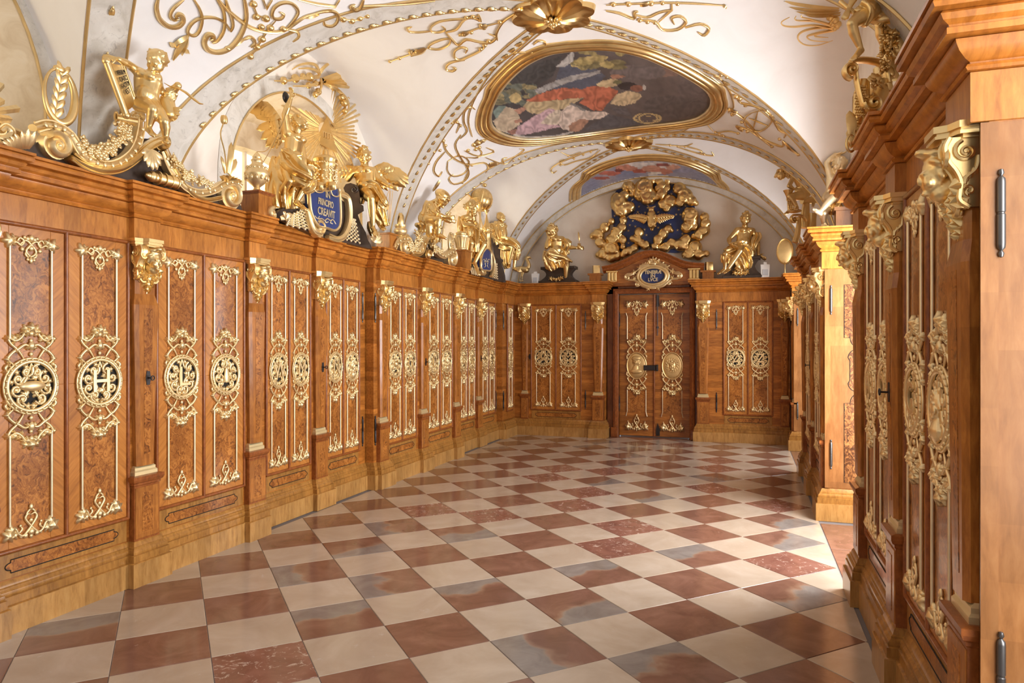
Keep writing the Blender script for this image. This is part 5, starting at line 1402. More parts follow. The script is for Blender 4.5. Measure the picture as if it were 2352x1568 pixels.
scrollwork('scrollwork', 'large gilded ceiling scrollwork above the putto holding the scroll', [(ca(s[0]),)+s[1:] for s in st],
  [(*ca([(x,y)])[0],s_) for x,y,s_ in ((740,106,2.1),(768,165,2.1),(715,235,2.1),(685,285,2.0),(642,345,1.9),(680,95,1.9),(662,15,2.0),(1225,112,1.9),(1280,122,1.9),(1330,106,1.7),(1376,92,1.5),(850,172,1.9),(500,296,1.8),(712,158,1.8))],
  [(*ca([a])[0],*ca([c])[0],w) for a,c,w in (((250,220),(150,275),.2),((245,225),(205,340),.16),((240,230),(150,372),.1),((215,300),(255,330),.25),((170,290),(130,262),.3),((510,290),(600,238),.18),((980,105),(1070,82),.16))])
st = [([(2300,80),(2230,130),(2190,200),(2195,245)],1.1),([(1870,195),(1940,175),(1990,112),(2050,104),(2090,124),(2078,84)],1.1),([(1870,195),(1905,235),(1950,275),(2000,240),(2080,255),(2150,260),(2190,225),(2142,206)],1.1),
 ([(2225,130),(2090,165),(1950,215)],.6),([(1905,235),(1850,240),(1780,268),(1765,295),(1830,302),(1890,272),(1905,235)],1.0),([(1760,295),(1630,340),(1515,380)],.7),
 ([(2130,270),(2090,310),(2010,350),(1960,370),(1925,350),(1930,310),(1970,290),(2005,300),(1995,326)],1.1),([(1990,370),(1920,380),(1880,400),(1875,430),(1910,440),(1935,425),(1915,414)],1.1),
 ([(2080,90),(1980,110),(1900,116),(1830,128),(1780,160),(1780,190),(1830,195),(1868,178),(1850,158)],.9),([(1780,188),(1700,195),(1640,190),(1630,170),(1658,160)],.9)]
scrollwork('scrollwork', 'gilded strapwork on the vault left of the nearer boss', [(cb(s[0]),)+s[1:] for s in st],
  [(*cb([(x,y)])[0],s_) for x,y,s_ in ((2210,130,1.6),(2110,165,1.8),(2090,150,1.3),(2030,195,1.5),(1985,205,2.0),(1690,315,2.0),(1650,320,1.8),(1580,358,1.5),(1520,378,1.4),(2090,300,1.6),(2115,275,1.8),(2140,250,1.7),(2000,100,1.4),(2040,95,1.5))],
  [(*cb([a])[0],*cb([c])[0],w) for a,c,w in (((1745,298),(1650,345),.22),((2130,150),(2080,170),.4),((2020,195),(1950,215),.3),((1640,305),(1665,320),.4))], web=False)
st = [([(1180,50),(1250,62),(1330,92),(1332,60),(1352,55)],1.1),([(1180,20),(1280,15),(1480,8),(1650,12),(1800,22)],.7),([(1350,100),(1440,108),(1480,150),(1560,150),(1605,112),(1575,80),(1530,88),(1542,122)],1.1),([(1600,140),(1680,120),(1727,145),(1702,180),(1668,165)],1.1),([(1460,110),(1530,45),(1530,10)],.9,0),([(1330,70),(1400,85),(1462,60),(1530,45)],.9)]
scrollwork('scrollwork', 'gilded strapwork on the vault right of the nearer boss', [(cv(s[0]),)+s[1:] for s in st], [(*cv([(x,y)])[0],s_) for x,y,s_ in ((1300,14,1.8),(1220,16,1.6),(1420,10,1.9),(1480,8,1.5),(1360,100,1.6),(1400,108,1.6),(1440,112,1.5),(1560,12,1.5))],
  [(*cv([a])[0],*cv([c])[0],w) for a,c,w in (((1420,8),(1360,22),.3),((1800,20),(1820,32),.4))], web=False)
st = [([(810,165),(700,265),(600,345),(520,450),(465,560),(450,640),(470,720)],.9),([(860,238),(800,270),(700,272),(690,285)],.9),([(860,240),(855,215),(820,210),(795,230)],1.0),([(485,575),(460,560),(430,585),(425,640),(442,690),(405,730)],1.0),([(390,620),(370,640),(402,652),(385,700)],.9),
 ([(340,850),(400,820),(452,850),(432,910),(370,930),(338,900),(340,850)],.9),([(315,735),(330,790),(380,840),(450,868),(530,858),(555,880),(540,912)],1.1),([(410,710),(380,760),(402,822),(450,900),(432,950),(372,972),(345,942),(370,920)],1.1),([(325,800),(280,850),(265,900),(290,930),(310,905)],1.1),
 ([(430,795),(500,822),(585,800),(545,778)],.9),([(480,770),(520,800),(500,830),(440,830)],.8),([(540,830),(640,865),(690,830),(745,790),(722,785)],.9),([(640,865),(630,840),(655,830)],.9),([(300,950),(270,990),(262,1010)],.9),([(300,760),(240,850)],.7),([(450,900),(420,965)],.6)]
scrollwork('scrollwork', 'gilded scroll cluster at the lower left corner of the large ceiling painting', [(cv(s[0]),)+s[1:] for s in st],
  [(*cv([(x,y)])[0],s_) for x,y,s_ in ((318,740,1.9),(330,765,1.6),(300,790,1.6),(240,860,1.5),(270,800,1.5),(480,760,2.2),(505,750,2.4),(530,740,2.0),(490,785,2.0),(450,790,1.8),(510,775,1.8),(420,962,1.5),(470,870,1.5),(690,845,1.5),(720,835,1.5),(755,822,1.5),(410,660,1.5),(390,640,1.6),(365,645,1.4))],
  [(*cv([a])[0],*cv([c])[0],w) for a,c,w in (((470,770),(545,735),.25),((480,775),(500,735),.25),((300,950),(265,1005),.2),((560,865),(600,870),.3))])
st = [([(1700,370),(1780,400),(1840,480),(1860,560),(1830,590)],.9),([(1870,500),(1900,540),(1990,560),(2060,610),(2100,680),(2138,700),(2128,724)],1.1),([(1960,590),(2040,580),(2062,640),(2000,690),(1930,670),(1920,620),(1960,590)],.9),([(1830,570),(1880,600),(1930,640),(2000,720),(2080,760),(2122,770),(2120,742)],1.1),([(1880,660),(1950,690),(2020,740),(2060,772)],.9),([(2120,740),(2160,780),(2202,812)],1.0),([(1740,400),(1800,440),(1840,440)],.9),([(1760,700),(1830,690),(1880,700)],.8),([(1750,690),(1690,640),(1560,700),(1420,700),(1400,690)],.8),([(1940,620),(2040,660)],.8),([(1990,580),(1960,690)],.8)]
scrollwork('scrollwork', 'gilded scroll cluster right of the large ceiling painting', [(cv(s[0]),)+s[1:] for s in st],
  [(*cv([(x,y)])[0],s_) for x,y,s_ in ((1870,505,2.0),(1890,515,2.0),(1840,575,2.2),(1860,590,2.2),(1850,600,1.8),(1900,640,1.6),(1920,550,1.8),(2060,605,1.6),(2090,640,1.6),(2060,770,1.5),(1880,700,1.5),(1760,695,1.4),(1780,705,1.4),(1800,712,1.4),(2100,730,1.5),(2150,775,1.7),(2200,812,1.5),(1900,675,2.0),(1930,690,1.7),(1820,400,1.5),(1790,390,1.5))],
  [(*cv([a])[0],*cv([c])[0],w) for a,c,w in (((2130,750),(2200,812),.14),((1830,570),(1880,590),.3),((1870,660),(1910,690),.3))])
st = [([(1140,785),(1080,800),(1000,830),(930,860),(890,890),(900,912),(920,900)],1.0),([(1150,790),(1100,830),(1020,850),(960,870),(935,850),(960,840)],.9),([(1050,800),(990,820),(940,800)],.8)]
scrollwork('scrollwork', 'small gilded strapwork left of the farther boss', [(cv(s[0]),)+s[1:] for s in st], [(*cv([(x,y)])[0],1.5) for x,y in ((1100,800),(1060,815),(1010,835),(980,820),(940,870))], web=False)
st = [([(1440,760),(1520,765),(1600,770),(1640,755)],.8),([(1560,775),(1640,800),(1700,815),(1750,820),(1740,800)],1.0),([(1600,770),(1660,785),(1690,800),(1670,810)],.9)]
scrollwork('scrollwork', 'small gilded strapwork right of the farther boss', [(cv(s[0]),)+s[1:] for s in st], [(*cv([(x,y)])[0],1.5) for x,y in ((1520,765),(1560,770),(1600,772),(1700,812))], web=False)

# ------------------------------------------------------------------ gilded palm crests over the lunettes
def palm(label, X, tr, fronds, leaves, blossoms, out=0.0, k=1.0, mat='gold_sat'):
    G = (lambda p: onx(*tr(*p), X)) if X < 0 else (lambda p: vault_hit(*tr(*p), False))
    c = G(fronds[0][0]); root = empty('palm_crest', c, 0, label=label, cat='stucco ornament', group='gilded palm crests above the side windows')
    sg = 1 if X < 0 else -1
    for f in fronds:
        P3 = [G(p)-c for p in bez(f, 5)]
        n_ = len(P3); P3 = [p+Vector((sg*(.03+.04*math.sin(PI*i/n_)),0,0)) for i, p in enumerate(P3)]
        mb = MB(); mb.tube(P3, [k*(.022-.016*i/(n_-1)) for i in range(n_)], n=6, flat=.5, up=Vector((1,0,0))); mb.build('frond', M[mat], root, smooth=60)
    for (a_, e_, w_) in leaves:
        mb = MB(); feather_(mb, G(a_)-c+Vector((sg*.03,0,0)), G(e_)-c+Vector((sg*.10,0,0)), w_, Vector((sg,0,0))); mb.build('leaf', M[mat], root, smooth=60)
    for (p, r_) in blossoms:
        MB().ell(G(p)-c+Vector((sg*.04,0,0)), r_*k, 6, 9).build('blossom', M[mat], root, smooth=60)
def feather_(mb, a, e, w, nrm):
    d = e-a; L = d.length; sd = d.cross(nrm).normalized(); P_ = []
    for t in np.linspace(0, 1, 8):
        ww = w*L*(.35+.65*math.sin(PI*min(1,.1+t*.8)))*(1 if t < .9 else .4); m_ = a+d*t+nrm*.02*math.sin(PI*t); P_.append([m_-sd*ww, m_+nrm*.018, m_+sd*ww, m_-nrm*.01])
    mb.grid(P_, close_v=True)
t1 = lambda x, y: (480+x/3.135, 100+y/3.135); t2 = lambda x, y: (880+x/5.226, 380+y/5.226); t3 = lambda x, y: (1780+x/3.733, y/3.733)
palm('gilded palm plumes, shell and blossoms above the rayed triangle', XL+.02, t1,
  [[(780,230),(740,170),(680,150),(610,160),(575,190)],[(775,215),(795,170),(850,135),(910,130)],[(775,220),(730,200),(670,185),(620,185)],[(980,350),(1060,340),(1130,370),(1190,350),(1205,322),(1165,315)],[(990,370),(1080,380),(1150,400),(1205,440),(1190,490),(1140,503),(1085,490)],[(1000,390),(1060,430),(1120,450),(1172,455)],[(985,380),(1020,420),(1070,465),(1105,462)],[(980,350),(1040,335),(1100,325),(1120,345)],[(770,240),(700,250),(600,258),(520,275),(445,272)],[(780,290),(720,300),(650,312),(580,310)],[(790,260),(760,330),(740,400)],[(900,330),(950,400),(965,470),(945,540)]],
  [((800,262),(960,212),.07),((810,265),(1030,222),.05),((815,270),(1048,245),.045),((815,275),(1035,275),.045),((812,282),(1000,302),.05),((810,290),(960,325),.06),((800,290),(830,350),.12),((800,290),(880,350),.1)],
  [((510,270),.035),((595,255),.04),((700,245),.042),((650,240),.03),((740,290),.03),((690,305),.03),((760,350),.035),((930,390),.035),((950,430),.04),((955,490),.03),((740,370),.03)])
palm('gilded palm plumes above the globe on the left wall', XL+.02, t2,
  [[(1250,210),(1330,212),(1400,190),(1442,215),(1420,242)],[(1255,222),(1380,240),(1480,232),(1522,215),(1490,204)],[(1290,248),(1400,268),(1462,310),(1430,362),(1350,355)],[(1280,240),(1340,268),(1405,308),(1412,338)],[(1180,235),(1220,202),(1272,195),(1300,205)],[(1270,250),(1330,300),(1370,322)]], [((1200,235),(1290,215),.2),((1210,245),(1300,250),.2)], [((1190,235),.03),((1215,222),.03),((1240,225),.035)], k=1.2)
palm('gilded palm plumes above the near right cabinet', VXC+VA-.03, t3,
  [[(580,230),(480,180),(380,150),(300,135),(270,122)],[(560,245),(400,205),(240,215),(150,205),(123,175),(165,140)],[(540,225),(400,230),(300,262),(275,320),(330,372),(430,378),(535,340)],[(540,250),(420,275),(355,300),(385,335),(500,352)],[(550,245),(460,270),(420,300),(500,315)],[(570,230),(430,170),(260,160),(225,130)]],
  [((580,60),(200,-10),.08),((580,80),(240,40),.09),((590,100),(300,80),.10),((590,120),(380,110),.12)], [((520,140),.03),((560,160),.035),((580,200),.035),((540,190),.03),((560,225),.03)], k=1.0)
# ================================================================== gilded figures
# ---- putto with the scroll
b1_ = onx(352, 318, -3.45); b1_.z = 2.57
F = Fig(b1_, (220,100), 6.534); hh = F.m(350)
J = FP(F, head=(922,268,.02), neck=(835,440,0), chest=(790,560,0), waist=(765,745,.01), pelvis=(755,860,0), shR=(640,430,.02), elR=(500,318,.10), wrR=(345,235,.20), shL=(915,520,.0), elL=(965,680,-.06), wrL=(1020,760,-.06),
       hipR=(665,890,.02), knR=(850,985,.13), anR=(795,1265,.10), toR=(868,1385,.15), hipL=(820,900,-.02), knL=(1030,1170,.10), anL=(1050,1420,.06), toL=(1075,1490,.12))
mb = body(J, hh, F.dir(-.42,-.16,.85), fat=1.0, hair='baby', up=F.dir(-.12,1,.1), hands=[('R', F.dir(-1,.1,.15), F.dir(0,-1,.2), .3)])
ST1 = statue('putto', 'plump gilded putto seated on a volute, holding an inscribed scroll', b1_, mb, hh, mat='gold_warm')
# ---- his scroll
sc = empty('scroll', b1_+F(320,700,.16), 0, label='gilded unrolled scroll lettered in Latin, held by the putto', cat='scroll'); o3 = F(320,700,.16)
a, c = F(158,262,.27)-o3, F(458,1075,.15)-o3
t = MB(); t.tube([a, c], F.m(52), n=14); t.ell(a, F.m(60), 6, 12); t.lathe([(F.m(20),-.0),(F.m(60),.0)], 10, tuple(c)); t.ell(c, F.m(58), 6, 12); t.build('scroll_rod', M['gold_warm'], sc, smooth=60)
tl, bl_, tr, br = F(175,275,.25)-o3, F(455,1010,.14)-o3, F(405,300,.15)-o3, F(585,800,.08)-o3
P_ = []
for i in range(9):
    t_ = i/8; row = []
    for k in range(9):
        u = k/8; p = tl.lerp(bl_, t_).lerp(tr.lerp(br, t_), u); row.append(p+FWD*.028*math.sin(PI*u))
    P_.append(row)
t = MB(); t.grid(P_); t.grid([[p+FWD*.003 for p in r] for r in P_]); t.build('sheet', M['gold_warm'], sc, smooth=60)
t = MB(); t.tube([tr, br], F.m(16), n=8); t.build('sheet_edge', M['gold_warm'], sc, smooth=60)
for i, (wd, sq) in enumerate((('VERBUM',.62),('CARO',.82),('FACTUM',.62),('EST',.95))):
    t_ = .23+.155*i; pl = tl.lerp(bl_, t_); pr_ = tr.lerp(br, t_); me = letter_mesh(wd, F.m(64), .0006, M['black'])
    xd = (pr_-pl).normalized(); dn = (bl_-tl).normalized(); zd = (-dn-xd*(-dn).dot(xd)).normalized(); yd = zd.cross(xd)
    o = put('lettering', me, sc); o.matrix_local = Matrix.Translation(pl.lerp(pr_, .60)+FWD*.008-yd*.004*(1 if yd.dot(FWD) > 0 else -1)) @ Matrix((xd, yd, zd)).transposed().to_4x4() @ Matrix.Diagonal((sq*.8,1,1,1))
# ---- bird with a twig beside him
bb = MB(); pb = lambda *a: F(*a)
bb.cap(pb(1060,900,-.08), pb(1120,1060,-.06), F.m(120), F.m(110)); bb.cap(pb(1060,900,-.08), pb(1140,720,-.08), F.m(115), F.m(75)); bb.cap(pb(1140,720,-.08), pb(1225,640,-.06), F.m(70), F.m(55)); bb.ell(pb(1232,632,-.06), F.m(58))
rnd = random.Random(3)
for k in range(120):
    t_ = rnd.random(); c_ = pb(1060,900,-.08).lerp(pb(1130,740,-.08), t_*1.1) if rnd.random() < .6 else pb(1060,900,-.08).lerp(pb(1120,1080,-.06), t_); v = Vector((rnd.gauss(0,1),rnd.gauss(0,1),rnd.gauss(0,1))).normalized()
    bb.ell(c_+v*F.m(105-25*t_), F.m(24), 5, 6)
bird = statue('bird_figure', 'gilded feathered bird with a twig in its beak beside the scroll putto', b1_.copy(), bb, hh, mat='gold_warm', cat='bird figure', group=None, vox=F.m(11))
t = MB()
for k, (x, y) in enumerate(((1285,985),(1265,1070),(1225,1130),(1170,1165))): feather(t, pb(1110,1010+20*k,-.05), pb(x,y,-.04), .22, -FWD)
t.build('tail_feathers', M['gold_warm'], bird, smooth=60)
MB().tube([pb(1025,590,-.03),pb(1110,640,-.03),pb(1240,670,-.02),pb(1360,740,-.01),pb(1480,840,0),pb(1560,900,0),pb(1612,908,0)], [.002,.004,.006,.008,.008,.006,.003], n=6).build('twig', M['gold_warm'], bird, smooth=60)

# ---- large angel with raised arm
b2_ = onx(665, 480, -3.74); b2_.z = 2.57
F = Fig(b2_, (560,190), 4.482); hh = F.m(170)
J = FP(F, head=(578,420,0), neck=(545,520,0), chest=(520,590,.0), waist=(500,740,.02), pelvis=(480,830,0), shR=(450,520,.08), elR=(425,330,.12), wrR=(480,165,.12), shL=(580,590,-.12), elL=(620,800,-.10), wrL=(705,830,-.02),
       hipR=(440,850,.08), knR=(470,1010,.20), anR=(340,1250,.10), toR=(330,1290,.2), hipL=(530,860,-.05), knL=(680,1000,.08), anL=(545,1225,.12), toL=(650,1315,.16))
mb = body(J, hh, F.dir(.92,.30,.15), hair='curly', up=F.dir(-.28,1,.1), hands=[('R', F.dir(.2,1,.1), F.dir(1,0,.2), .9), ('L', F.dir(.6,-.5,.5), F.dir(.3,.3,1), .6)], fat=1.22)
ST2 = statue('angel', 'large winged gilded angel with one arm raised, left of the rayed triangle', b2_, mb, hh)
rb = MB()
cloth(F, rb, [(450,770,.04),(480,850,.06),(500,930,.06)], [120,150,120], 8, .12, 1)
cloth(F, rb, [(470,850,.10),(540,930,.12),(640,985,.12),(695,1010,.1)], [120,125,110,70], 6, .16, 2)
cloth(F, rb, [(690,1000,.10),(660,1060,.12),(610,1090,.12)], [60,70,60], 6, .16, 3)
cloth(F, rb, [(380,800,.02),(350,950,.04),(330,1120,.06),(340,1290,.06)], [60,90,90,80], 7, .2, 4)
cloth(F, rb, [(420,900,.06),(430,1050,.08),(420,1180,.10),(430,1300,.08)], [110,120,110,95], 8, .18, 5)
cloth(F, rb, [(330,760,.0),(310,900,.0),(300,1150,.02),(310,1280,.02)], [30,40,45,50], 5, .2, 6)
cloth(F, rb, [(400,690,.10),(500,750,.14),(590,760,.1)], [26,36,30], 5, .15, 7)
robe(ST2, rb, hh)
wing(F, ST2, [(390,600,-.08),(375,440,-.08),(350,380,-.08),(270,310,-.1)], [(95,160,-.16),(30,260,-.16),(150,200,-.14),(110,330,-.14),(190,190,-.12),(130,480,-.12),(175,580,-.12),(225,660,-.1),(270,680,-.08),(330,680,-.06)], w=.16)
cym = MB(); cym.ell(F(432,150,.10), (F.m(20),F.m(50),F.m(58)), 6, 12); cym.build('hand_bell', M['iron'], ST2, smooth=60)
# ---- censer and its chains
cz_ = MB()
b_c = onx(590, 470, -3.73)
ped = empty('urn_pedestal', (b_c.x, b_c.y, 2.562), 0, label='square walnut block carrying the gilded censer above the cabinet', cat='pedestal')
t = MB(); t.box(-.085,.085,-.085,.085,0,.185); t.build('block', M['frame'], ped); t = MB(); t.box(-.10,.10,-.10,.10,.185,.20); t.box(-.092,.092,-.092,.092,.175,.185); t.build('cap_moulding', M['mould'], ped)
cen = empty('censer', (b_c.x, b_c.y, 2.762), 0, label='gilded lidded censer on the walnut block below the angel', cat='censer')
pr1 = [(0,0),(.055,.0),(.05,.012),(.03,.022),(.022,.04),(.03,.05),(.06,.075),(.085,.11),(.095,.145)]
MB().lathe(pr1, 20).build('bowl', M['gold'], cen, smooth=50)
MB().lathe([(.098,.142),(.10,.152),(.094,.160),(.08,.19),(.055,.215),(.04,.235),(.042,.25),(.048,.258),(.042,.266),(.032,.275),(.036,.285),(.02,.31),(.008,.325),(.0,.33)], 20).build('lid', M['gold'], cen, smooth=50)
for k in range(14):
    a = 2*PI*k/14; MB().ell((.088*math.cos(a), .088*math.sin(a), .115), (.012,.012,.022), 4, 6).build('gadroon', M['gold'], cen, smooth=60); MB().ell((.075*math.cos(a+.2), .075*math.sin(a+.2), .195), (.012,.012,.016), 4, 6).build('bead', M['gold'], cen, smooth=60)
for (x, y, dd) in ((125,780,0),(205,912,0),(240,965,0)):
    A_ = Vector((b_c.x,b_c.y,2.762))+Vector((0,0,.33 if y < 800 else .16))-b2_; e_ = F(480,200,.12) if y > 900 else F(330,560,0); 
    m1 = (A_+e_)/2-Vector((0,0,.05))
    MB().tube(bez([tuple(A_), tuple(m1), tuple(e_)], 10), .0035, n=5).build('chain', M['gold_paint'], cen).location = b2_-Vector((b_c.x,b_c.y,2.762))

# ---- seated winged youth on the right of the group
b3_ = onx(835, 540, -3.74); b3_.z = 2.57
F = Fig(b3_, (760,320), 6.27); hh = F.m(245)
J = FP(F, head=(475,240,.0), neck=(490,390,0), chest=(490,480,.0), waist=(505,640,.02), pelvis=(530,740,0), shR=(370,440,-.02), elR=(250,570,.02), wrR=(330,480,.14), shL=(610,460,.0), elL=(700,590,.02), wrL=(830,670,.10),
       hipR=(500,770,.04), knR=(580,850,.22), anR=(605,1260,.16), toR=(650,1390,.24), hipL=(600,770,-.02), knL=(740,930,.12), anL=(730,1230,.06), toL=(760,1300,.14))
mb = body(J, hh, F.dir(.18,-.05,1), hair='curly', up=F.dir(.08,1,.1), hands=[('R', F.dir(.5,.1,.5), F.dir(0,1,0), .8), ('L', F.dir(.8,-.3,.3), F.dir(0,1,.2), .9)], seed=4, fat=1.12)
ST3 = statue('angel', 'seated gilded youth with feathered wings right of the rayed triangle', b3_, mb, hh)
rb = MB()
cloth(F, rb, [(390,760,.0),(470,700,.04),(560,670,.06),(660,700,.04)], [60,80,85,70], 6, .16, 1)
cloth(F, rb, [(620,720,.04),(690,830,.10),(745,920,.12),(790,960,.1)], [90,85,75,50], 6, .18, 2)
cloth(F, rb, [(720,900,.08),(690,1020,.08),(730,1130,.06),(780,1260,.04)], [90,100,80,60], 7, .2, 3)
cloth(F, rb, [(460,780,.03),(450,850,.04),(440,930,.03)], [50,40,24], 5, .2, 4)
cloth(F, rb, [(560,1180,.06),(570,1280,.06),(590,1390,.05)], [30,36,20], 5, .2, 5)
robe(ST3, rb, hh)
wing(F, ST3, [(630,430,-.10),(730,375,-.10),(830,420,-.12)], [(1015,440,-.1),(1120,570,-.1),(1120,640,-.1),(1080,690,-.1),(990,680,-.1),(900,640,-.1),(820,740,-.1),(760,720,-.08)], w=.17)
wing(F, ST3, [(330,420,-.08),(240,400,-.1),(180,430,-.12)], [(120,400,-.12),(110,480,-.12),(140,560,-.1),(190,560,-.1)], w=.18)
for (x0,y0,x1,y1) in ((835,740,780,900),(860,740,840,1180),(890,740,850,1180),(850,700,815,1230)):
    MB().tube([F(x0,y0,.1), F((x0+x1)/2,(y0+y1)/2,.09), F(x1,y1,.06)], .0032, n=5).build('cord', M['gold_paint'], ST3)

# ---- seated figure in cap and boots
b4_ = onx(985, 560, -3.50); b4_.z = 2.57
F = Fig(b4_, (890,420), 8.253); hh = F.m(300)
J = FP(F, head=(1030,310,0), neck=(880,370,0), chest=(840,440,0), waist=(790,580,0), pelvis=(760,690,0), shR=(820,400,.08), elR=(930,590,.12), wrR=(1090,640,.10), shL=(900,430,-.10), elL=(990,660,-.08), wrL=(1110,690,-.02),
       hipR=(770,700,.08), knR=(975,690,.14), anR=(950,960,.10), toR=(1120,1060,.14), hipL=(780,720,-.06), knL=(900,760,.10), anL=(800,950,.06), toL=(850,1020,.16))
mb = body(J, hh, F.dir(.80,-.50,.25), hair='cap', up=F.dir(.45,1,.05), hands=[('R', F.dir(1,-.15,.1), F.dir(0,1,.2), .7), ('L', F.dir(1,-.2,.1), F.dir(0,1,.2), .7)], fat=.98, shin=1.15)
# boots with pointed toes and cuffs
mb.cap(F(1000,1000,.11), F(1135,1062,.14), F.m(48), F.m(12)); mb.cap(F(960,860,.11), F(950,960,.10), F.m(75), F.m(60)); mb.ell(F(985,840,.12), (F.m(72),F.m(60),F.m(26)))
mb.cap(F(790,820,.10), F(800,960,.08), F.m(72), F.m(78)); mb.cap(F(1185,620,.06), F(1195,535,.06), F.m(14), F.m(8)); mb.cap(F(1120,690,.02), F(1180,720,.02), F.m(62), F.m(48))
ST4 = statue('seated_figure', 'gilded figure in cap and boots bending forward on a volute seat', b4_, mb, hh)
rb = MB()
cloth(F, rb, [(850,380,.0),(815,470,0),(780,570,0),(750,650,0)], [130,140,135,150], 8, .08, 1)
cloth(F, rb, [(770,540,.0),(700,640,0),(640,700,0),(610,735,0)], [60,70,60,36], 6, .2, 2)
cloth(F, rb, [(760,660,.04),(850,680,.08),(970,690,.1)], [105,110,80], 6, .12, 3)
cloth(F, rb, [(850,440,.07),(900,530,.12),(960,590,.12)], [85,80,62], 6, .12, 4)
robe(ST4, rb, hh, 'tunic')
# seat: gilded capital stool
st_ = MB(); p0 = F(600,830,.0); R0 = F.m(150)
st_.lathe([(0,F.m(60)),(R0*.95,F.m(60)),(R0,F.m(30)),(R0*.9,0),(R0*.6,-F.m(30)),(R0*.55,-F.m(100)),(0,-F.m(110))], 16, tuple(p0+RGT*F.m(60)))
st_.build('stool', M['gold_sat'], ST4, smooth=50)

# ---- bearded man with laurel wreath
b5_ = onx(1080, 600, -3.74); b5_.z = 2.57
F = Fig(b5_, (1040,420), 6.815); hh = F.m(215)
J = FP(F, head=(300,400,0), neck=(255,510,0), chest=(225,590,0), waist=(240,740,.0), pelvis=(260,850,0), shR=(170,560,.08), elR=(190,650,.16), wrR=(330,670,.20), shL=(300,580,-.1), elL=(370,650,-.05), wrL=(410,720,.05),
       hipR=(240,860,.06), knR=(290,940,.22), anR=(270,1230,.14), toR=(250,1300,.22), hipL=(310,870,-.03), knL=(490,960,.10), anL=(345,1250,.16), toL=(420,1440,.22))
mb = body(J, hh, F.dir(.78,-.12,.45), hair='curly', beard=True, up=F.dir(0,1,.05), hands=[('R', F.dir(.8,-.5,.2), F.dir(0,1,.2), .6), ('L', F.dir(.2,-1,.3), F.dir(1,0,.2), .6)], seed=5, fat=1.12)
ST5 = statue('bearded_figure', 'gilded bearded old man with laurel wreath and staff beside the globe', b5_, mb, hh)
rb = MB()
cloth(F, rb, [(160,530,.05),(140,660,.03),(130,780,.02),(140,890,.02)], [60,60,50,36], 7, .18, 1); cloth(F, rb, [(260,540,.08),(200,560,.12),(150,590,.1)], [40,50,40], 6, .15, 2)
cloth(F, rb, [(250,680,.10),(260,760,.12),(270,850,.12)], [70,75,60], 9, .10, 3); cloth(F, rb, [(330,700,.06),(350,850,.10),(345,960,.14),(345,1090,.14)], [60,80,70,45], 7, .2, 4)
cloth(F, rb, [(360,760,.03),(430,850,.06),(480,940,.08)], [60,75,60], 6, .18, 5); cloth(F, rb, [(190,1000,.02),(220,1150,.04),(250,1290,.06)], [40,45,40], 6, .2, 6); cloth(F, rb, [(310,900,.1),(320,1020,.12),(310,1180,.1)], [60,60,36], 6, .2, 7)
robe(ST5, rb, hh)
t = MB()
for (x, y, a) in ((185,345,-1.2),(180,380,-1.5),(205,400,-2.0),(385,310,.6),(390,330,1.0),(250,310,-.4),(215,330,-.8)):
    q = F(x,y,.03); feather(t, q-F.dir(math.sin(a),math.cos(a),0)*F.m(26), q+F.dir(math.sin(a),math.cos(a),0)*F.m(26), .28, -FWD)
t.build('laurel_leaves', M['gold_sat'], ST5, smooth=60)
t = MB(); t.tube([F(415,820,.24), F(432,480,.24), F(438,330,.24)], F.m(13), n=8); t.tube([F(430,300,.24), F(440,180,.24), F(470,110,.24)], [F.m(14),F.m(40),F.m(24)], n=8, flat=.4); t.build('staff', M['gold_sat'], ST5, smooth=60)

# ---- draped woman leaning on the dark volute
b6_ = onx(1150, 620, -3.74); b6_.z = 2.57
F = Fig(b6_, (1040,420), 6.815); hh = F.m(185)
J = FP(F, head=(760,540,0), neck=(735,635,0), chest=(725,710,0), waist=(730,830,0), pelvis=(770,920,0), shR=(640,680,.02), elR=(620,830,.08), wrR=(720,910,.16), shL=(800,690,-.06), elL=(830,800,-.06), wrL=(800,880,.04),
       hipR=(770,940,.05), knR=(950,1000,.18), anR=(880,1270,.12), toR=(870,1330,.2), hipL=(820,940,-.04), knL=(990,1060,.10), anL=(960,1330,.08), toL=(1030,1385,.12))
mb = body(J, hh, F.dir(.40,-.12,.9), hair='smooth', up=F.dir(.05,1,.05), hands=[('R', F.dir(.7,-.4,.3), F.dir(0,1,.2), .4)], fat=.98)
ST6 = statue('draped_woman', 'gilded draped woman seated right of the dark volute near the flamingo', b6_, mb, hh)
rb = MB()
cloth(F, rb, [(630,660,.02),(700,690,.06),(770,690,.04),(810,660,-.02)], [55,75,70,45], 6, .14, 1); cloth(F, rb, [(700,690,.02),(720,780,.04),(740,870,.04),(760,930,.02)], [105,110,100,110], 9, .10, 2)
cloth(F, rb, [(770,930,.05),(860,960,.1),(960,1000,.12),(1000,1060,.1)], [95,105,85,60], 7, .16, 3); cloth(F, rb, [(970,1010,.1),(980,1100,.1),(960,1200,.08)], [70,75,55], 6, .18, 4)
cloth(F, rb, [(860,980,.06),(840,1100,.06),(840,1250,.05),(850,1340,.05)], [80,70,60,40], 6, .2, 5)
cloth(F, rb, [(640,790,.08),(600,700,.05),(590,640,.02)], [40,45,30], 5, .16, 6)
robe(ST6, rb, hh)
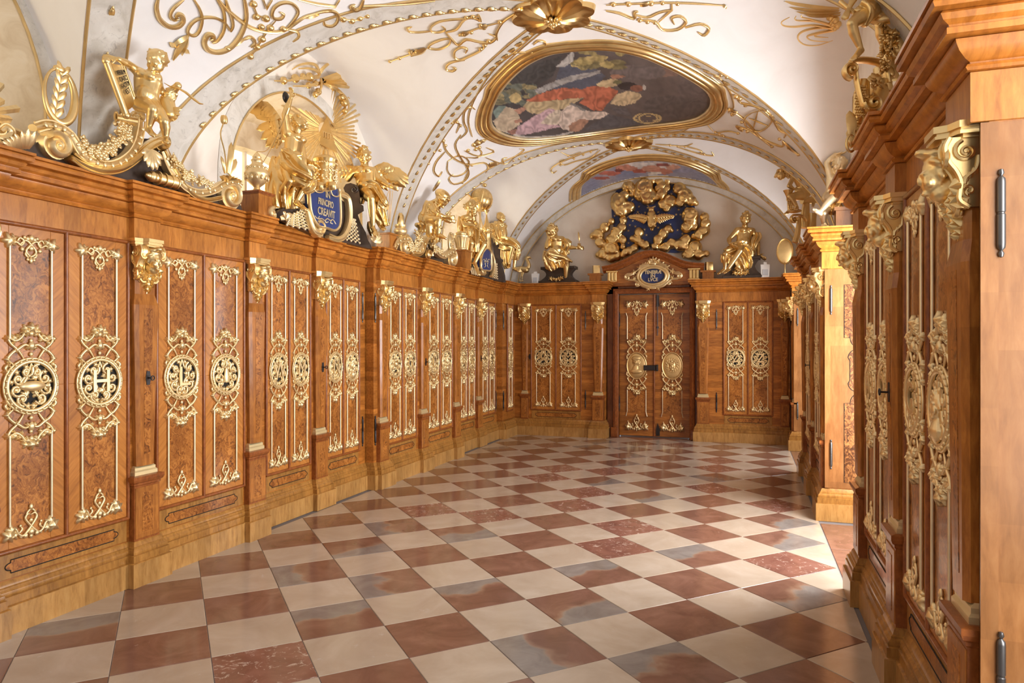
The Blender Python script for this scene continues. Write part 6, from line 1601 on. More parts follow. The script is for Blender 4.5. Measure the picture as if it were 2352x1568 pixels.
# ---- flamingo
b7_ = onx(1200, 640, -3.66); b7_.z = 2.57
F = Fig(b7_, (1040,420), 6.815)
mb = MB(); mb.cap(F(1050,1340,0), F(1150,1360,.02), F.m(38), F.m(52)); mb.cap(F(1000,1330,0), F(1060,1345,0), F.m(18), F.m(36)); 
nk = [Vector(p) for p in bez([tuple(F(*p)) for p in ((1160,1350,.02),(1195,1300,.02),(1180,1240,.02),(1158,1190,.02),(1175,1162,.02),(1205,1166,.02))], 6)]; mb.tube(nk, [F.m(34-16*i/(len(nk)-1)) for i in range(len(nk))], n=10)
mb.ell(F(1200,1166,.02), F.m(22)); mb.cap(F(1210,1168,.02), F(1235,1195,.02), F.m(13), F.m(5)); mb.cap(F(1080,1390,0), F(1065,1460,.02), F.m(18), F.m(10)); mb.cap(F(1110,1395,.02), F(1090,1460,.03), F.m(16), F.m(10)); mb.cap(F(1065,1460,.02), F(1050,1530,.0), F.m(9), F.m(8)); mb.cap(F(1090,1460,.03), F(1085,1530,.02), F.m(9), F.m(8)); mb.cap(F(1050,1535,.0), F(1080,1540,.03), F.m(8), F.m(6)); mb.cap(F(1085,1530,.02), F(1115,1535,.05), F.m(8), F.m(6))
FL = statue('flamingo_figure', 'small gilded long-necked wading bird at the end of the left cabinets', b7_, mb, .1, cat='bird figure', group=None, vox=F.m(7), mat='gold_warm')
t = MB()
for k in range(5): feather(t, F(1120-8*k,1335+12*k,.03), F(1020-6*k,1325+14*k,.04), .14, -FWD)
t.build('wing_feathers', M['gold_warm'], FL, smooth=60)
plb = MB(); q = F(1060,1545,.02); plb.box(q.x-.06,q.x+.06,q.y-.05,q.y+.05,-.008,.012)
plb.build('foot_block', M['mould'], FL)

# ---- end wall, left: seated man with ink pot
b8_ = ony(1282, 645, 11.37); b8_.z = 2.563
F = Fig(b8_, (1225,500), 10.115); hh = F.m(300)
J = FP(F, head=(440,310,.08), neck=(500,430,.04), chest=(525,530,.04), waist=(530,700,.04), pelvis=(560,820,0), shR=(415,480,.02), elR=(300,690,.12), wrR=(345,470,.10), shL=(670,500,.02), elL=(800,680,.0), wrL=(990,700,.06),
       hipR=(520,850,.06), knR=(360,830,.26), anR=(760,930,.22), toR=(890,1020,.22), hipL=(620,860,-.02), knL=(780,1030,.18), anL=(755,1400,.10), toL=(880,1490,.14))
mb = body(J, hh, F.dir(-.75,-.30,.6), hair='curly', up=F.dir(-.25,1,.1), hands=[('R', F.dir(-.1,1,.1), F.dir(1,0,.3), .8), ('L', F.dir(1,0,.1), F.dir(0,1,0), .9)], seed=7, fat=1.08)
ST8 = statue('seated_man', 'gilded bare-chested seated man holding an ink pot on the end wall', b8_, mb, hh)
rb = MB()
cloth(F, rb, [(330,790,.20),(420,850,.20),(550,910,.16),(660,920,.14)], [90,120,110,80], 7, .15, 1); cloth(F, rb, [(330,850,.14),(380,1000,.12),(440,1120,.10),(480,1210,.08)], [80,110,120,80], 8, .2, 2)
cloth(F, rb, [(560,900,.06),(590,1050,.08),(600,1180,.08)], [130,140,90], 8, .18, 3); cloth(F, rb, [(290,760,.1),(270,880,.06),(260,1000,.02)], [40,45,40], 6, .2, 4)
cloth(F, rb, [(700,520,.02),(760,560,.06),(790,640,.06),(740,760,.02),(720,880,.0)], [50,70,60,55,50], 6, .2, 5); cloth(F, rb, [(880,580,.02),(820,560,.04),(760,540,.04)], [30,45,40], 5, .2, 6); cloth(F, rb, [(800,760,.0),(790,850,.0)], [50,40], 5, .2, 7)
cloth(F, rb, [(680,930,.12),(720,1040,.1),(700,1150,.08)], [70,60,36], 6, .2, 8)
robe(ST8, rb, hh)
t = MB(); t.tube([F(750,1060,.17), F(760,1200,.14), F(755,1360,.11)], [F.m(62),F.m(66),F.m(48)], n=10); t.build('boot_cuff', M['gold_sat'], ST8, smooth=60)
ink = MB(); q = F(1065,690,.06); ink.lathe([(0,-F.m(48)),(F.m(40),-F.m(46)),(F.m(30),-F.m(34)),(F.m(56),0),(F.m(50),F.m(40)),(F.m(28),F.m(62)),(F.m(44),F.m(88)),(0,F.m(80))], 14, tuple(q)); ink.tube([q+Vector((0,0,F.m(60))), q+Vector((0,0,F.m(200)))], F.m(7), n=6); ink.build('ink_pot', M['gold_sat'], ST8, smooth=50)
t = MB(); feather(t, q+Vector((0,0,F.m(170))), q+Vector((-F.m(20),0,F.m(370))), .1, -FWD); t.build('quill', M['gold_sat'], ST8, smooth=60)
def plinth_stand(base, x0, x1, z0, z1, label, F, dpt=.24, volute_side=1):
    """dark moulded stand under a seated figure, waisted sides"""
    r_ = empty('statue_stand', base, 0, label=label, cat='stand')
    a, c = F(x0, z1, 0).x, F(x1, z1, 0).x; h0 = F(x0, z1, 0).z; h1 = F(x0, z0, 0).z
    MB().bbox(a, c, -dpt*.5, dpt*.5, 0, .045, .006).build('base_slab', M['umber'], r_)
    n = 9; P_ = []
    for i in range(n):
        t_ = i/(n-1); w_ = 1-.28*math.sin(PI*t_)**1.0-.10*t_; m_ = (a+c)/2; hw = (c-a)/2*w_*.96; z = .045+(h1-.045)*t_; P_.append([(m_-hw,-dpt*.42*w_,z),(m_+hw,-dpt*.42*w_,z),(m_+hw,dpt*.46,z),(m_-hw,dpt*.46,z)])
    t = MB(); t.grid(P_, close_v=True); t.f.append(tuple(range((n-1)*4, n*4))); t.m.append(0); t.build('waisted_block', M['umber'], r_, smooth=40)
    m_ = (a+c)/2; hw = (c-a)/2*.92; MB().bbox(m_-hw, m_+hw, -dpt*.45, dpt*.48, h1-.01, h1+.035, .01).build('top_slab', M['umber'], r_)
    t = MB()
    for k in range(5): leafshape(t, (m_-.02+.045*(k-2), .06+.012*abs(k-2)), .045, PI-.5*(k-2), v=-dpt*.5, h=.02)
    t.build('shell_leaf', M['gold_sat'], r_, smooth=50)
    return r_
plinth_stand(b8_, 130, 1070, 1190, 1535, 'dark waisted stand under the gilded man with ink pot', F)
# ---- end wall, right: seated man leaning on one arm
b9_ = ony(1705, 632, 11.37); b9_.z = 2.563
F = Fig(b9_, (1640,480), 9.8); hh = F.m(290)
J = FP(F, head=(715,220,.04), neck=(690,410,.0), chest=(690,510,0), waist=(660,700,.02), pelvis=(650,830,0), shR=(520,480,.02), elR=(340,680,.02), wrR=(350,770,.12), shL=(860,490,-.02), elL=(985,760,-.06), wrL=(1000,1030,-.02),
       hipR=(580,850,.06), knR=(590,940,.26), anR=(330,1330,.20), toR=(235,1440,.28), hipL=(560,870,-.02), knL=(260,1010,.12), anL=(250,1340,.06), toL=(90,1460,.1))
J['hipL'], J['hipR'] = F(560,870,-.04), F(600,850,.06)
mb = body(J, hh, F.dir(-.32,-.05,.95), hair='curly', up=F.dir(.12,1,.0), hands=[('R', F.dir(.5,-.5,.4), F.dir(0,.6,.5), .5), ('L', F.dir(.6,-.5,.4), F.dir(0,1,.4), .4)], seed=9, fat=1.08)
ST9 = statue('seated_man', 'gilded bare-chested seated man leaning back on one arm on the end wall', b9_, mb, hh)
rb = MB()
cloth(F, rb, [(360,880,.02),(480,850,.04),(620,800,.08),(740,830,.06)], [70,90,90,70], 7, .15, 1); cloth(F, rb, [(560,870,.02),(400,960,.08),(260,1010,.10)], [120,120,95], 7, .16, 2); cloth(F, rb, [(280,1020,.08),(280,1120,.06),(260,1230,.05)], [110,120,80], 8, .2, 3)
cloth(F, rb, [(700,860,.08),(760,980,.10),(790,1100,.10),(800,1200,.08)], [80,100,90,60], 7, .2, 4); cloth(F, rb, [(600,950,.05),(640,1100,.06),(680,1250,.06),(700,1350,.05)], [130,160,170,130], 9, .16, 5)
cloth(F, rb, [(960,540,-.02),(970,640,.0),(900,760,.02),(880,900,.02),(890,1040,.0)], [60,80,80,60,30], 6, .2, 6); cloth(F, rb, [(820,1000,.02),(850,1150,.03),(820,1280,.04)], [60,60,50], 6, .2, 7); cloth(F, rb, [(480,1300,.04),(650,1400,.06),(880,1350,.05)], [50,70,60], 6, .2, 8)
robe(ST9, rb, hh)
plinth_stand(b9_, 190, 1080, 1130, 1530, 'dark waisted stand under the gilded man leaning on one arm', F)
# ---- motion detectors
def detector(px_, py0, py1, label, Y):
    p0, p1 = ony(px_, py1, Y), ony(px_, py0, Y); h_ = p1.z-p0.z; w_ = h_*.30
    r_ = empty('motion_detector', (p0.x, Y, 2.5625), 0, label=label, cat='detector', group='white motion detectors on the end cabinets')
    h_ = p1.z-2.5625; MB().prism([(-w_*.85,0),(w_*.85,0),(w_,h_*.84),(-w_,h_*.84)], -.03, .03).build('housing', M['white_plastic'], r_)
    MB().bbox(-w_*.62, w_*.62, -.036, -.028, h_*.12, h_*.52, .004).build('lens', M['grey_plastic'], r_); MB().box(-w_*.36, w_*.36, -.02, .02, h_*.84, h_).build('bracket', M['white_plastic'], r_)
detector(1230, 624, 652, 'white motion detector beside the seated man with ink pot', 11.28); detector(1757.5, 602, 635, 'white motion detector beside the man leaning on one arm', 11.28)
# ---- small blocks with gilded books
for (px_, pw, py0, py1, lab, l2, Y) in ((1368, 34, 637, 657, 'small walnut block on the cabinet left of the pediment', 'gilded tilted plaque on the block left of the pediment', 11.30), (1627, 34, 625, 645, 'small walnut block on the cabinet right of the pediment', 'gilded tilted plaque on the block right of the pediment', 11.42)):
    p0 = ony(px_, py1, Y); w_ = pw/2*Y/FPX*.95; h_ = (py1-py0)*Y/FPX
    q = MB(); q.box(-w_*.75,w_*.75,-.08,.08,0,h_*.8); q.box(-w_,w_,-.095,.095,h_*.8,h_); o = q.build('plinth_block', M['frame'], None, (p0.x, Y, 2.562)); tag(o, lab, 'block')
    q = MB(); q.box(-.055,.055,-.03,.03,0,.135); o = q.build('gilded_plaque', M['gold_sat'], None, (p0.x+.01, Y, 2.562+h_+.001)); o.rotation_euler = (0,0,.5); tag(o, l2, 'plaque')
# ================================================================== scrolled bases, group centres, cloud relief, right-hand groups
class Pl:
    """crop coordinates laid on the vertical plane x = X (along the left wall)"""
    def __init__(s, org, k, X, base): s.o = org; s.k = k; s.X = X; s.b = Vector(base)
    def __call__(s, x, y, out=0.0): return onx(s.o[0]+x/s.k, s.o[1]+y/s.k, s.X+out)-s.b
    def m(s, x, y, px_): return (s(x+px_/2, y)-s(x-px_/2, y)).length
XV = Vector((1,0,0))
def band(par, Q, pts, r, name='scroll_band', flat=1.7, eggs=0, mat='gold', taper=True, sub=6):
    P3 = [Vector(p) for p in bez([tuple(Q(*p)) for p in pts], sub)]; n_ = len(P3)
    mb = MB(); mb.tube(P3, [r*(1-(.35*abs(2*i/(n_-1)-1)**3 if taper else 0)) for i in range(n_)], n=10, flat=flat, up=XV); o = mb.build(name, M[mat], par, smooth=50)
    e2 = MB()
    for sg in (-1, 1):
        E_ = []
        for i, p in enumerate(P3):
            td = (P3[min(i+1,n_-1)]-P3[max(i-1,0)]).normalized(); nn = XV.cross(td); E_.append(p+nn*sg*r*.82+XV*r*flat*.62)
        e2.tube(E_, r*.24, n=6)
    e2.build('edge_bead', M[mat], o, smooth=60)
    if eggs:
        L_ = [0]
        for i in range(1, n_): L_.append(L_[-1]+(P3[i]-P3[i-1]).length)
        for k in range(eggs):
            d = L_[-1]*(.06+.88*k/(eggs-1)); i = min(max(j for j in range(n_) if L_[j] <= d), n_-2); td = (P3[i+1]-P3[i]).normalized(); nn = XV.cross(td)
            q = MB(); q.ell(P3[i]+XV*r*flat*.95, (r*.25, r*.42, r*.55), 6, 10, Matrix((XV, td, nn)).transposed()); q.build('egg', M[mat], o, smooth=60)
    return o
def volute(par, Q, c, rad, a0=PI/2, ccw=True, turns=1.9, r=.02, flat=1.8, mat='gold', name='volute'):
    C = Q(*c); R0 = Q.m(c[0], c[1], rad*2)/2
    sp = spiral((0,0), R0, R0*.16, a0, turns, 44, ccw)
    mb = MB(); mb.tube([C+Vector((0, y*.9, z*.9)) for y, z in sp], [r*(1.25-.75*i/44) for i in range(45)], n=8, flat=flat, up=XV)
    mb.ell(C+XV*r*.6, (r*1.1, R0*.2, R0*.2), 6, 10); mb.lathe([(0,-.06),(R0*.86,-.06),(R0*.86,.0),(0,.0)], 20, tuple(C), 'x')
    return mb.build(name, M[mat], par, smooth=50)
ROSE = None
def rose_mesh():
    t = MB(); t.ell((0,0,0), (.012,.012,.012), 5, 8)
    for k in range(5): a = 2*PI*k/5; t.ell((.003, .014*math.cos(a), .014*math.sin(a)), (.010,.011,.011), 4, 6)
    for k in range(3): a = 2*PI*k/3+.5; t.ell((-.005, .03*math.cos(a), .03*math.sin(a)), (.005,.012,.012), 4, 6)
    return t.mesh('rose', M['gold'], 60)
ROSE = rose_mesh()
def garland(par, Q, pts, n, spread, out=.03, s=1.0, seed=0, name='rose'):
    rnd = random.Random(seed); P2 = bez(pts, 8)
    for k in range(n):
        p = P2[int((len(P2)-1)*k/max(1,n-1))]; q = Q(p[0]+rnd.uniform(-1,1)*spread, p[1]+rnd.uniform(-1,1)*spread, out+rnd.random()*.03)
        o = put(name, ROSE, par, q); o.rotation_euler = (rnd.random()*6, rnd.uniform(-.4,.4), rnd.uniform(-.6,.6)); sc_ = s*rnd.uniform(.75,1.25); o.scale = (sc_,sc_,sc_)
def backing(par, Q, pts, x0, x1, mat='umber', name='backing'):
    f = [Q(x, y) for x, y in pts]; n_ = len(f); a = [Vector((x0-Q.b.x, p.y, p.z)) for p in f]; c = [Vector((x1-Q.b.x, p.y, p.z)) for p in f]
    return MB().add(a+c, [tuple(range(n_)), tuple(range(2*n_-1,n_-1,-1))]+[(i,n_+i,n_+(i+1)%n_,(i+1)%n_) for i in range(n_)]).build(name, M[mat], par)
# ---- base under the scroll putto
bs = onx(300, 415, -3.70); bs.z = 2.562
r1 = empty('scrolled_base', bs, 0, label='gilded double-volute base with rose garlands under the scroll putto', cat='scrolled base')
Q = Pl((0,0), 3.016, -3.66, bs)
backing(r1, Q, [(200,1045),(330,960),(480,1010),(560,1100),(700,1150),(860,1090),(960,950),(1110,960),(1150,1120),(1240,1270),(1350,1350),(1520,1330),(1690,1400),(1720,1485),(1290,1375),(950,1280)], -3.88, -3.70)
band(r1, Q, [(225,885),(300,868),(380,888),(450,932),(492,985),(525,1045),(585,1105),(660,1140),(740,1148),(820,1120),(890,1060),(930,985),(950,900),(958,835)], .030, eggs=17)
band(r1, Q, [(470,1090),(560,1150),(680,1184),(800,1170),(900,1110),(985,1030),(1060,985),(1105,970)], .026, flat=2.6, mat='gold_warm')
band(r1, Q, [(1112,1050),(1140,1130),(1190,1220),(1270,1305),(1370,1338),(1470,1315),(1530,1278),(1600,1262),(1655,1300)], .027, eggs=13)
band(r1, Q, [(1130,1040),(1210,1200),(1290,1330),(1400,1385),(1520,1370)], .016, flat=3.0, mat='gold_warm')
volute(r1, Q, (390,1010), 98, PI*.75, False, 2.0, .024); volute(r1, Q, (1600,1358), 74, PI*.6, False, 1.9, .02); volute(r1, Q, (1110,992), 44, PI*.5, False, 1.6, .016, 3.0, 'gold_warm'); volute(r1, Q, (945,815), 34, PI*.5, False, 1.5, .014, 3.0)
t = MB()
for k in range(7): p = Q(190-14*k, 1030, .0); e_ = Q(215-38*k+10*abs(k-3), 890+18*abs(k-1), .06); feather(t, p, e_, .16, XV)
t.build('acanthus_leaves', M['gold'], r1, smooth=60)
t = MB(); c_ = Q(1120,1245,.02); t.tube([c_+Vector((.01,-.09,.0)), c_+Vector((.015,.0,0)), c_+Vector((.02,.09,-.0))], [.030,.036,.040], n=14); t.ell(c_+Vector((.01,-.09,0)), .036, 6, 12); t.ell(c_+Vector((.012,-.115,0)), (.022,.03,.022), 6, 10); [t.tube([c_+Vector((.015+.041*math.cos(a), -.05+.05*k, .041*math.sin(a))) for a in [2*PI*j/18 for j in range(18)]], .006, n=5, closed=True) for k in range(4)]; t.build('scroll_roll', M['gold_warm'], r1, smooth=50)
t = MB(); c_ = Q(880,825,.04); t.tube([c_+Vector((-.02,-.06,-.005)), c_+Vector((.02,.05,.0))], .024, n=12)
for k in range(4): t.tube([c_+Vector((-.02+.012*k+.027*math.cos(a)*.2,-.06+.034*k+.006*math.cos(a),.027*math.sin(a))) for a in [2*PI*j/14 for j in range(14)]], .007, n=5, closed=True)
t.build('seat_roll', M['gold_warm'], r1, smooth=50)
t = MB()
for k in range(7): p = Q(1040,1040,.05); a = PI+(k-3)*.42; feather(t, p, p+Vector((.02,math.sin(a)*.09,math.cos(a)*.13)), .2, XV)
t.build('acanthus_leaves', M['gold'], r1, smooth=60)
garland(r1, Q, [(560,1000),(640,1040),(740,1060),(820,1000),(880,920),(850,870)], 30, 26, .02, 1.15, 3); garland(r1, Q, [(1200,1080),(1240,1160),(1300,1230),(1380,1260),(1450,1270)], 22, 18, .03, 1.0, 5)
# ring of a snake standing on the left volute
rg = empty('snake_ring', bs+Q(415,855), 0, label='upright gilded snake ring standing on the left volute', cat='ornament'); c_ = Q(415,665)-Q(415,855); ry, rz = Q.m(415,665,200)/2, (Q(415,480)-Q(415,850)).length/2
t = MB(); N_ = 40; t.tube([c_+Vector((.0, ry*math.cos(2*PI*k/N_), rz*math.sin(2*PI*k/N_))) for k in range(N_)], [.016+.008*math.sin(2*PI*k/N_+2.4) for k in range(N_)], n=8, closed=True); t.ell(c_+Vector((0,-.0,rz)), (.018,.04,.022), 6, 10); t.build('ring', M['gold_warm'], rg, smooth=60)
t = MB()
for k in range(6): p = c_+Vector((.0,-.03+.008*k,-rz*.85+.05*k)); feather(t, p, p+Vector((.01,.045,.06)), .2, XV); feather(t, p, p+Vector((.01,-.03,.07)), .2, XV)
t.tube([c_+Vector((0,-.03,-rz)), c_+Vector((0,-.02,rz*.35))], .006, n=6); t.build('palm_leaf', M['gold_warm'], rg, smooth=60)
# tulip on the right volute
def tulip(name, label, base, pts, flower, leaves, F_, mat='gold_warm', s=1.0):
    r_ = empty(name, base, 0, label=label, cat='flower ornament')
    MB().tube(bez([tuple(F_(*p)) for p in pts], 6), .005*s, n=6).build('stem', M[mat], r_, smooth=60)
    t = MB(); c = F_(*flower)
    for k in range(6): a = 2*PI*k/6; t.ell(c+Vector((.014*math.cos(a), .014*math.sin(a), .018))*s, (.013*s,.013*s,.032*s), 6, 8)
    t.build('bloom', M[mat], r_, smooth=60)
    for (a_, e_, w_) in leaves:
        q = MB(); feather(q, F_(*a_), F_(*e_), w_, (XV-FWD).normalized(), camber=.3); q.build('leaf', M[mat], r_, smooth=60)
    return r_
tulip('tulip', 'gilded tulip growing from the right volute of the putto base', bs+Q(1570,1240), [tuple(p) for p in ((1572,1200),(1555,1050),(1528,930),(1548,850))], (1552,845), [((1560,1200),(1530,1080),.10),((1580,1200),(1602,985),.09),((1590,1210),(1635,1100),.13)], lambda x, y: Q(x, y)-Q(1570,1240))
t = MB()
for k in range(9): p = Q(1570,1265,.03); a = (k-4)*.36; feather(t, p, p+Vector((.05+.02*math.cos(a),math.sin(a)*.11,.02+.02*math.cos(a))), .22, UPV)
t.build('shell_leaf', M['gold_warm'], r1, smooth=60)
# ---- base under the booted figure
bs2 = onx(985, 600, -3.70); bs2.z = 2.562
r2 = empty('scrolled_base', bs2, 0, label='gilded double-volute base with garlands under the booted figure', cat='scrolled base'); Q = Pl((890,420), 8.253, -3.64, bs2)
backing(r2, Q, [(120,1240),(330,1280),(500,1310),(620,1200),(670,1090),(800,1100),(850,1250),(960,1370),(1120,1350),(1270,1450),(1280,1600),(700,1470)], -3.88, -3.70)
band(r2, Q, [(90,1230),(150,1110),(260,1060),(370,1080),(420,1180),(440,1260),(510,1300),(590,1260),(640,1160),(660,1080)], .034, eggs=10)
band(r2, Q, [(400,1330),(520,1350),(610,1290),(660,1150),(720,1040),(820,1005),(920,1030),(955,1110)], .03, flat=2.4, mat='gold_warm')
band(r2, Q, [(810,1140),(850,1240),(920,1340),(1030,1390),(1110,1340),(1190,1310),(1260,1350)], .034, eggs=9)
volute(r2, Q, (330,1195), 105, PI*.7, False, 2.0, .026); volute(r2, Q, (1220,1440), 82, PI*.6, False, 1.9, .022); volute(r2, Q, (860,1085), 46, PI*.5, False, 1.5, .016, 3.0, 'gold_warm'); volute(r2, Q, (770,1370), 56, 0, True, 1.5, .016, 2.0, 'gold_warm')
garland(r2, Q, [(430,1200),(520,1240),(590,1130),(600,1020),(570,980)], 20, 40, .03, 1.3, 7); garland(r2, Q, [(900,1180),(960,1280),(1040,1330)], 14, 40, .03, 1.2, 8)
for (nm, lab, c2, prof, mt, fl) in (('brazier', 'small gilded flaming brazier at the left of the booted figure', (245,1040), [(.0,0),(.03,0),(.022,.02),(.05,.035),(.06,.06),(.055,.085),(.04,.095),(.05,.105),(.05,.125),(.0,.125)], 'gold', True),):
    e_ = empty(nm, bs2+Q(*c2), 0, label=lab, cat='brazier'); MB().lathe([(a*1.25,c*1.15) for a,c in prof], 18).build('bowl', M[mt], e_, smooth=50)
    t = MB()
    for k in range(9): a = 2*PI*k/9; feather(t, Vector((.025*math.cos(a),.025*math.sin(a),.13)), Vector((.012*math.cos(a+1),.012*math.sin(a+1),.22+.03*(k%3))), .18, Vector((math.cos(a),math.sin(a),0)))
    t.build('flames', M['gold_warm'], e_, smooth=60)
pb_ = empty('leafy_plaque', bs2+Q(1185,1310), 0, label='narrow upright gilded leafy oval beside the booted figure', cat='ornament'); c_ = Q(1190,1115)-Q(1185,1310)
t = MB(); hz = (Q(1190,930)-Q(1190,1300)).length/2; t.ell(c_, (.03,.06,hz), 10, 12)
for k in range(26): rnd = random.Random(k); z = (rnd.random()*2-1)*.85; t.ell(c_+Vector((.028,rnd.uniform(-.05,.05)*math.sqrt(1-z*z),hz*z)), (.012,.016,.018), 4, 6)
t.build('plaque', M['gold'], pb_, smooth=60)
# ---- basket on a block (second group)
bk = onx(1060, 600, -3.72)
o = MB(); o.box(-.10,.10,-.10,.10,0,.25); o.box(-.115,.115,-.115,.115,.25,.27); q = o.build('urn_pedestal', M['frame'], None, (bk.x, bk.y, 2.562)); tag(q, 'square walnut block under the gilded basket', 'pedestal')
bk_ = empty('basket', (bk.x, bk.y, 2.833), 0, label='gilded fluted basket with a loaf on the walnut block', cat='basket')
t = MB(); t.lathe([(0,0),(.075,0),(.078,.02),(.07,.03),(.085,.10),(.105,.17),(.112,.18),(.112,.20),(.0,.19)], 24)
for k in range(16): a = 2*PI*k/16; t.tube([(.072*math.cos(a),.072*math.sin(a),.03),(.105*math.cos(a),.105*math.sin(a),.17)], .008, n=5)
t.build('bowl', M['gold'], bk_, smooth=40); t = MB(); t.ell((0,0,.22), (.09,.10,.045)); t.tube([(.08*math.cos(a),.09*math.sin(a),.225) for a in [2*PI*k/20 for k in range(20)]], .012, n=6, closed=True); t.build('loaf', M['gold_warm'], bk_, smooth=60)

# ---- centrepiece of a group: dark base, gold lattice, blue shield with lettering, mantled drum, volute
def centre_piece(name, label, org, k, X, basept, shield, frame_pts, lattices, baseline, lines, flourish, vol, blue_label):
    bq = onx(*basept, X); bq.z = 2.562; r_ = empty(name, bq, 0, label=label, cat='cartouche group'); Q = Pl(org, k, X, bq)
    backing(r_, Q, baseline, XL+.04, X-.03, 'umber', 'dark_base')
    sh = [Q(*p) for p in bez(shield+[shield[0]], 4)[:-1]]; n_ = len(sh); a = [p+XV*.03 for p in sh]; c = [p-XV*.02 for p in sh]
    s_ = MB().add(a+c, [tuple(range(n_)), tuple(range(2*n_-1,n_-1,-1))]+[(i,n_+i,n_+(i+1)%n_,(i+1)%n_) for i in range(n_)]).build('blue_shield', M['blue'], r_)
    t = MB(); t.tube([p+XV*.026 for p in sh], .013, n=8, closed=True, flat=1.6, up=XV); t.build('shield_rim', M['gold'], r_, smooth=50)
    for j, fp in enumerate(frame_pts): band(r_, Q, fp, .028, 'frame_scroll', 1.5, 0, 'gold')
    for body_, pos, h_, sq in lines:
        me = letter_mesh(body_, h_, .002, M['gold_pale'], True); o = put('lettering', me, s_, Q(*pos)+XV*.035, PI/2); o.scale = (sq,1,1)
    for fl in flourish:
        P3 = [Q(*p)+XV*.034 for p in bez(fl, 5)]; MB().tube(P3, .0055, n=5).build('flourish', M['gold_pale'], s_, smooth=60)
    for L_ in lattices:                      # quad: corners a b c d, filled with gilded lattice knobs and bars
        A_, B_, C_, D_ = L_; nx, nz = 4, 6; t = MB()
        W_ = lambda u, v: Q(A_[0]+(B_[0]-A_[0])*u+(D_[0]-A_[0])*v+(C_[0]-B_[0]-D_[0]+A_[0])*u*v, A_[1]+(B_[1]-A_[1])*u+(D_[1]-A_[1])*v+(C_[1]-B_[1]-D_[1]+A_[1])*u*v, .0)
        for i in range(nx+1):
            for j in range(nz+1): t.ell(W_(i/nx, j/nz), (.012,.013,.013), 4, 6)
        for i in range(nx):
            for j in range(nz):
                t.tube([W_(i/nx,j/nz), W_((i+1)/nx,(j+1)/nz)], .006, n=4); t.tube([W_((i+1)/nx,j/nz), W_(i/nx,(j+1)/nz)], .006, n=4)
        t.build('lattice', M['gold_pale'], r_, smooth=60)
    return r_, Q, bq
g1, Q, gb = centre_piece('cartouche_group', 'blue shield reading IN PRINCIPIO CREAVIT in gilded frame between the angels', (480,100), 3.135, -3.64, (745,545),
  [(700,1080),(760,1055),(840,1060),(905,1040),(922,1120),(925,1290),(890,1345),(830,1330),(765,1310),(715,1220)],
  [[(940,1085),(985,1110),(1003,1180),(1000,1290),(965,1380),(915,1410),(850,1390)],[(695,1190),(720,1290),(750,1350),(800,1370)]], [[(590,1235),(680,1190),(735,1345),(560,1305)],[(1008,1255),(1052,1270),(1085,1435),(962,1405)]],
  [(480,1240),(560,1180),(700,1150),(940,1100),(1010,1150),(1060,1260),(1180,1440),(1195,1480),(800,1385)],
  [('IN',(832,1093),.056,.9),('PRINCIPIO',(818,1152),.058,.62),('CREAVIT',(822,1222),.066,.74)],
  [[(735,1240),(760,1262),(790,1262),(810,1275),(830,1262),(850,1275),(870,1270),(890,1300)],[(760,1262),(770,1245)],[(810,1275),(820,1290),(835,1285)],[(860,1272),(850,1290),(866,1298)]], None, '')
volute(g1, Q, (795,1335), 40, PI*.8, False, 1.5, .018, 2.0, 'gold'); volute(g1, Q, (455,1230), 34, PI*.5, True, 1.4, .016, 2.0, 'gold')
t = MB()
for k in range(7): p = Q(1190,1420,.04); a = (k-3)*.5; feather(t, p, p+Vector((.03,math.sin(a)*.12,math.cos(a)*.12)), .2, XV)
t.build('acanthus_leaves', M['gold'], g1, smooth=60)
t = MB()
for k in range(5): p = Q(560,1270,.03); feather(t, p+Vector((0,-.02*k,0)), p+Vector((.04,-.1+.03*k,.05)), .2, XV)
t.build('acanthus_leaves', M['gold'], g1, smooth=60)
# mantled drum
F = Fig(gb, (480,100), 3.135); d_c = F(838,1000,.06)
dr = empty('mantled_drum', gb+d_c, 0, label='gilded drum with embroidered mantle below the rayed triangle', cat='ornament')
R_ = F.m(78); Hh = F.m(185)
MB().lathe([(0,-.03),(R_*.9,-.03),(R_*.95,Hh*.25),(R_*.98,Hh*.55),(R_*1.0,Hh*.62),(R_*1.06,Hh*.66),(R_*1.06,Hh*.70),(R_*.98,Hh*.74),(R_*1.04,Hh*.80),(R_*1.1,Hh*.86),(R_*1.02,Hh*.93),(R_*.7,Hh),(R_*.3,Hh*1.03),(R_*.2,Hh*1.25),(0,Hh*1.27)], 28).build('drum', M['gold_sat'], dr, smooth=40)
t = MB(); rnd = random.Random(2)
for k in range(150):
    a = rnd.random()*6.28; z = rnd.random()*.55; t.ell((R_*1.0*math.cos(a), R_*1.0*math.sin(a), Hh*z), (.010,.010,.009), 4, 5)
for k in range(30): a = 2*PI*k/30; t.ell((R_*1.05*math.cos(a), R_*1.05*math.sin(a), Hh*.70), .009, 4, 6)
t.build('embroidery', M['gold'], dr, smooth=60)
for dx, w_ in ((-45,34),(40,34)):
    t = MB(); q0 = F(838+dx,1000,.16)-d_c; q1 = F(838+dx*1.1,1050,.15)-d_c; t.tube([q0, q0.lerp(q1,.5)-FWD*.02, q1], F.m(w_), n=8, flat=.35, up=FWD); t.build('lappet', M['gold_sat'], dr, smooth=60)
# garland cord over the shield
MB().tube([Q(x,y,.06) for x,y in bez([(745,1020),(770,1065),(815,1070),(840,1040),(870,1040),(890,1090),(930,1100),(950,1060)],5)], .006, n=5).build('cord', M['gold'], g1, smooth=60)
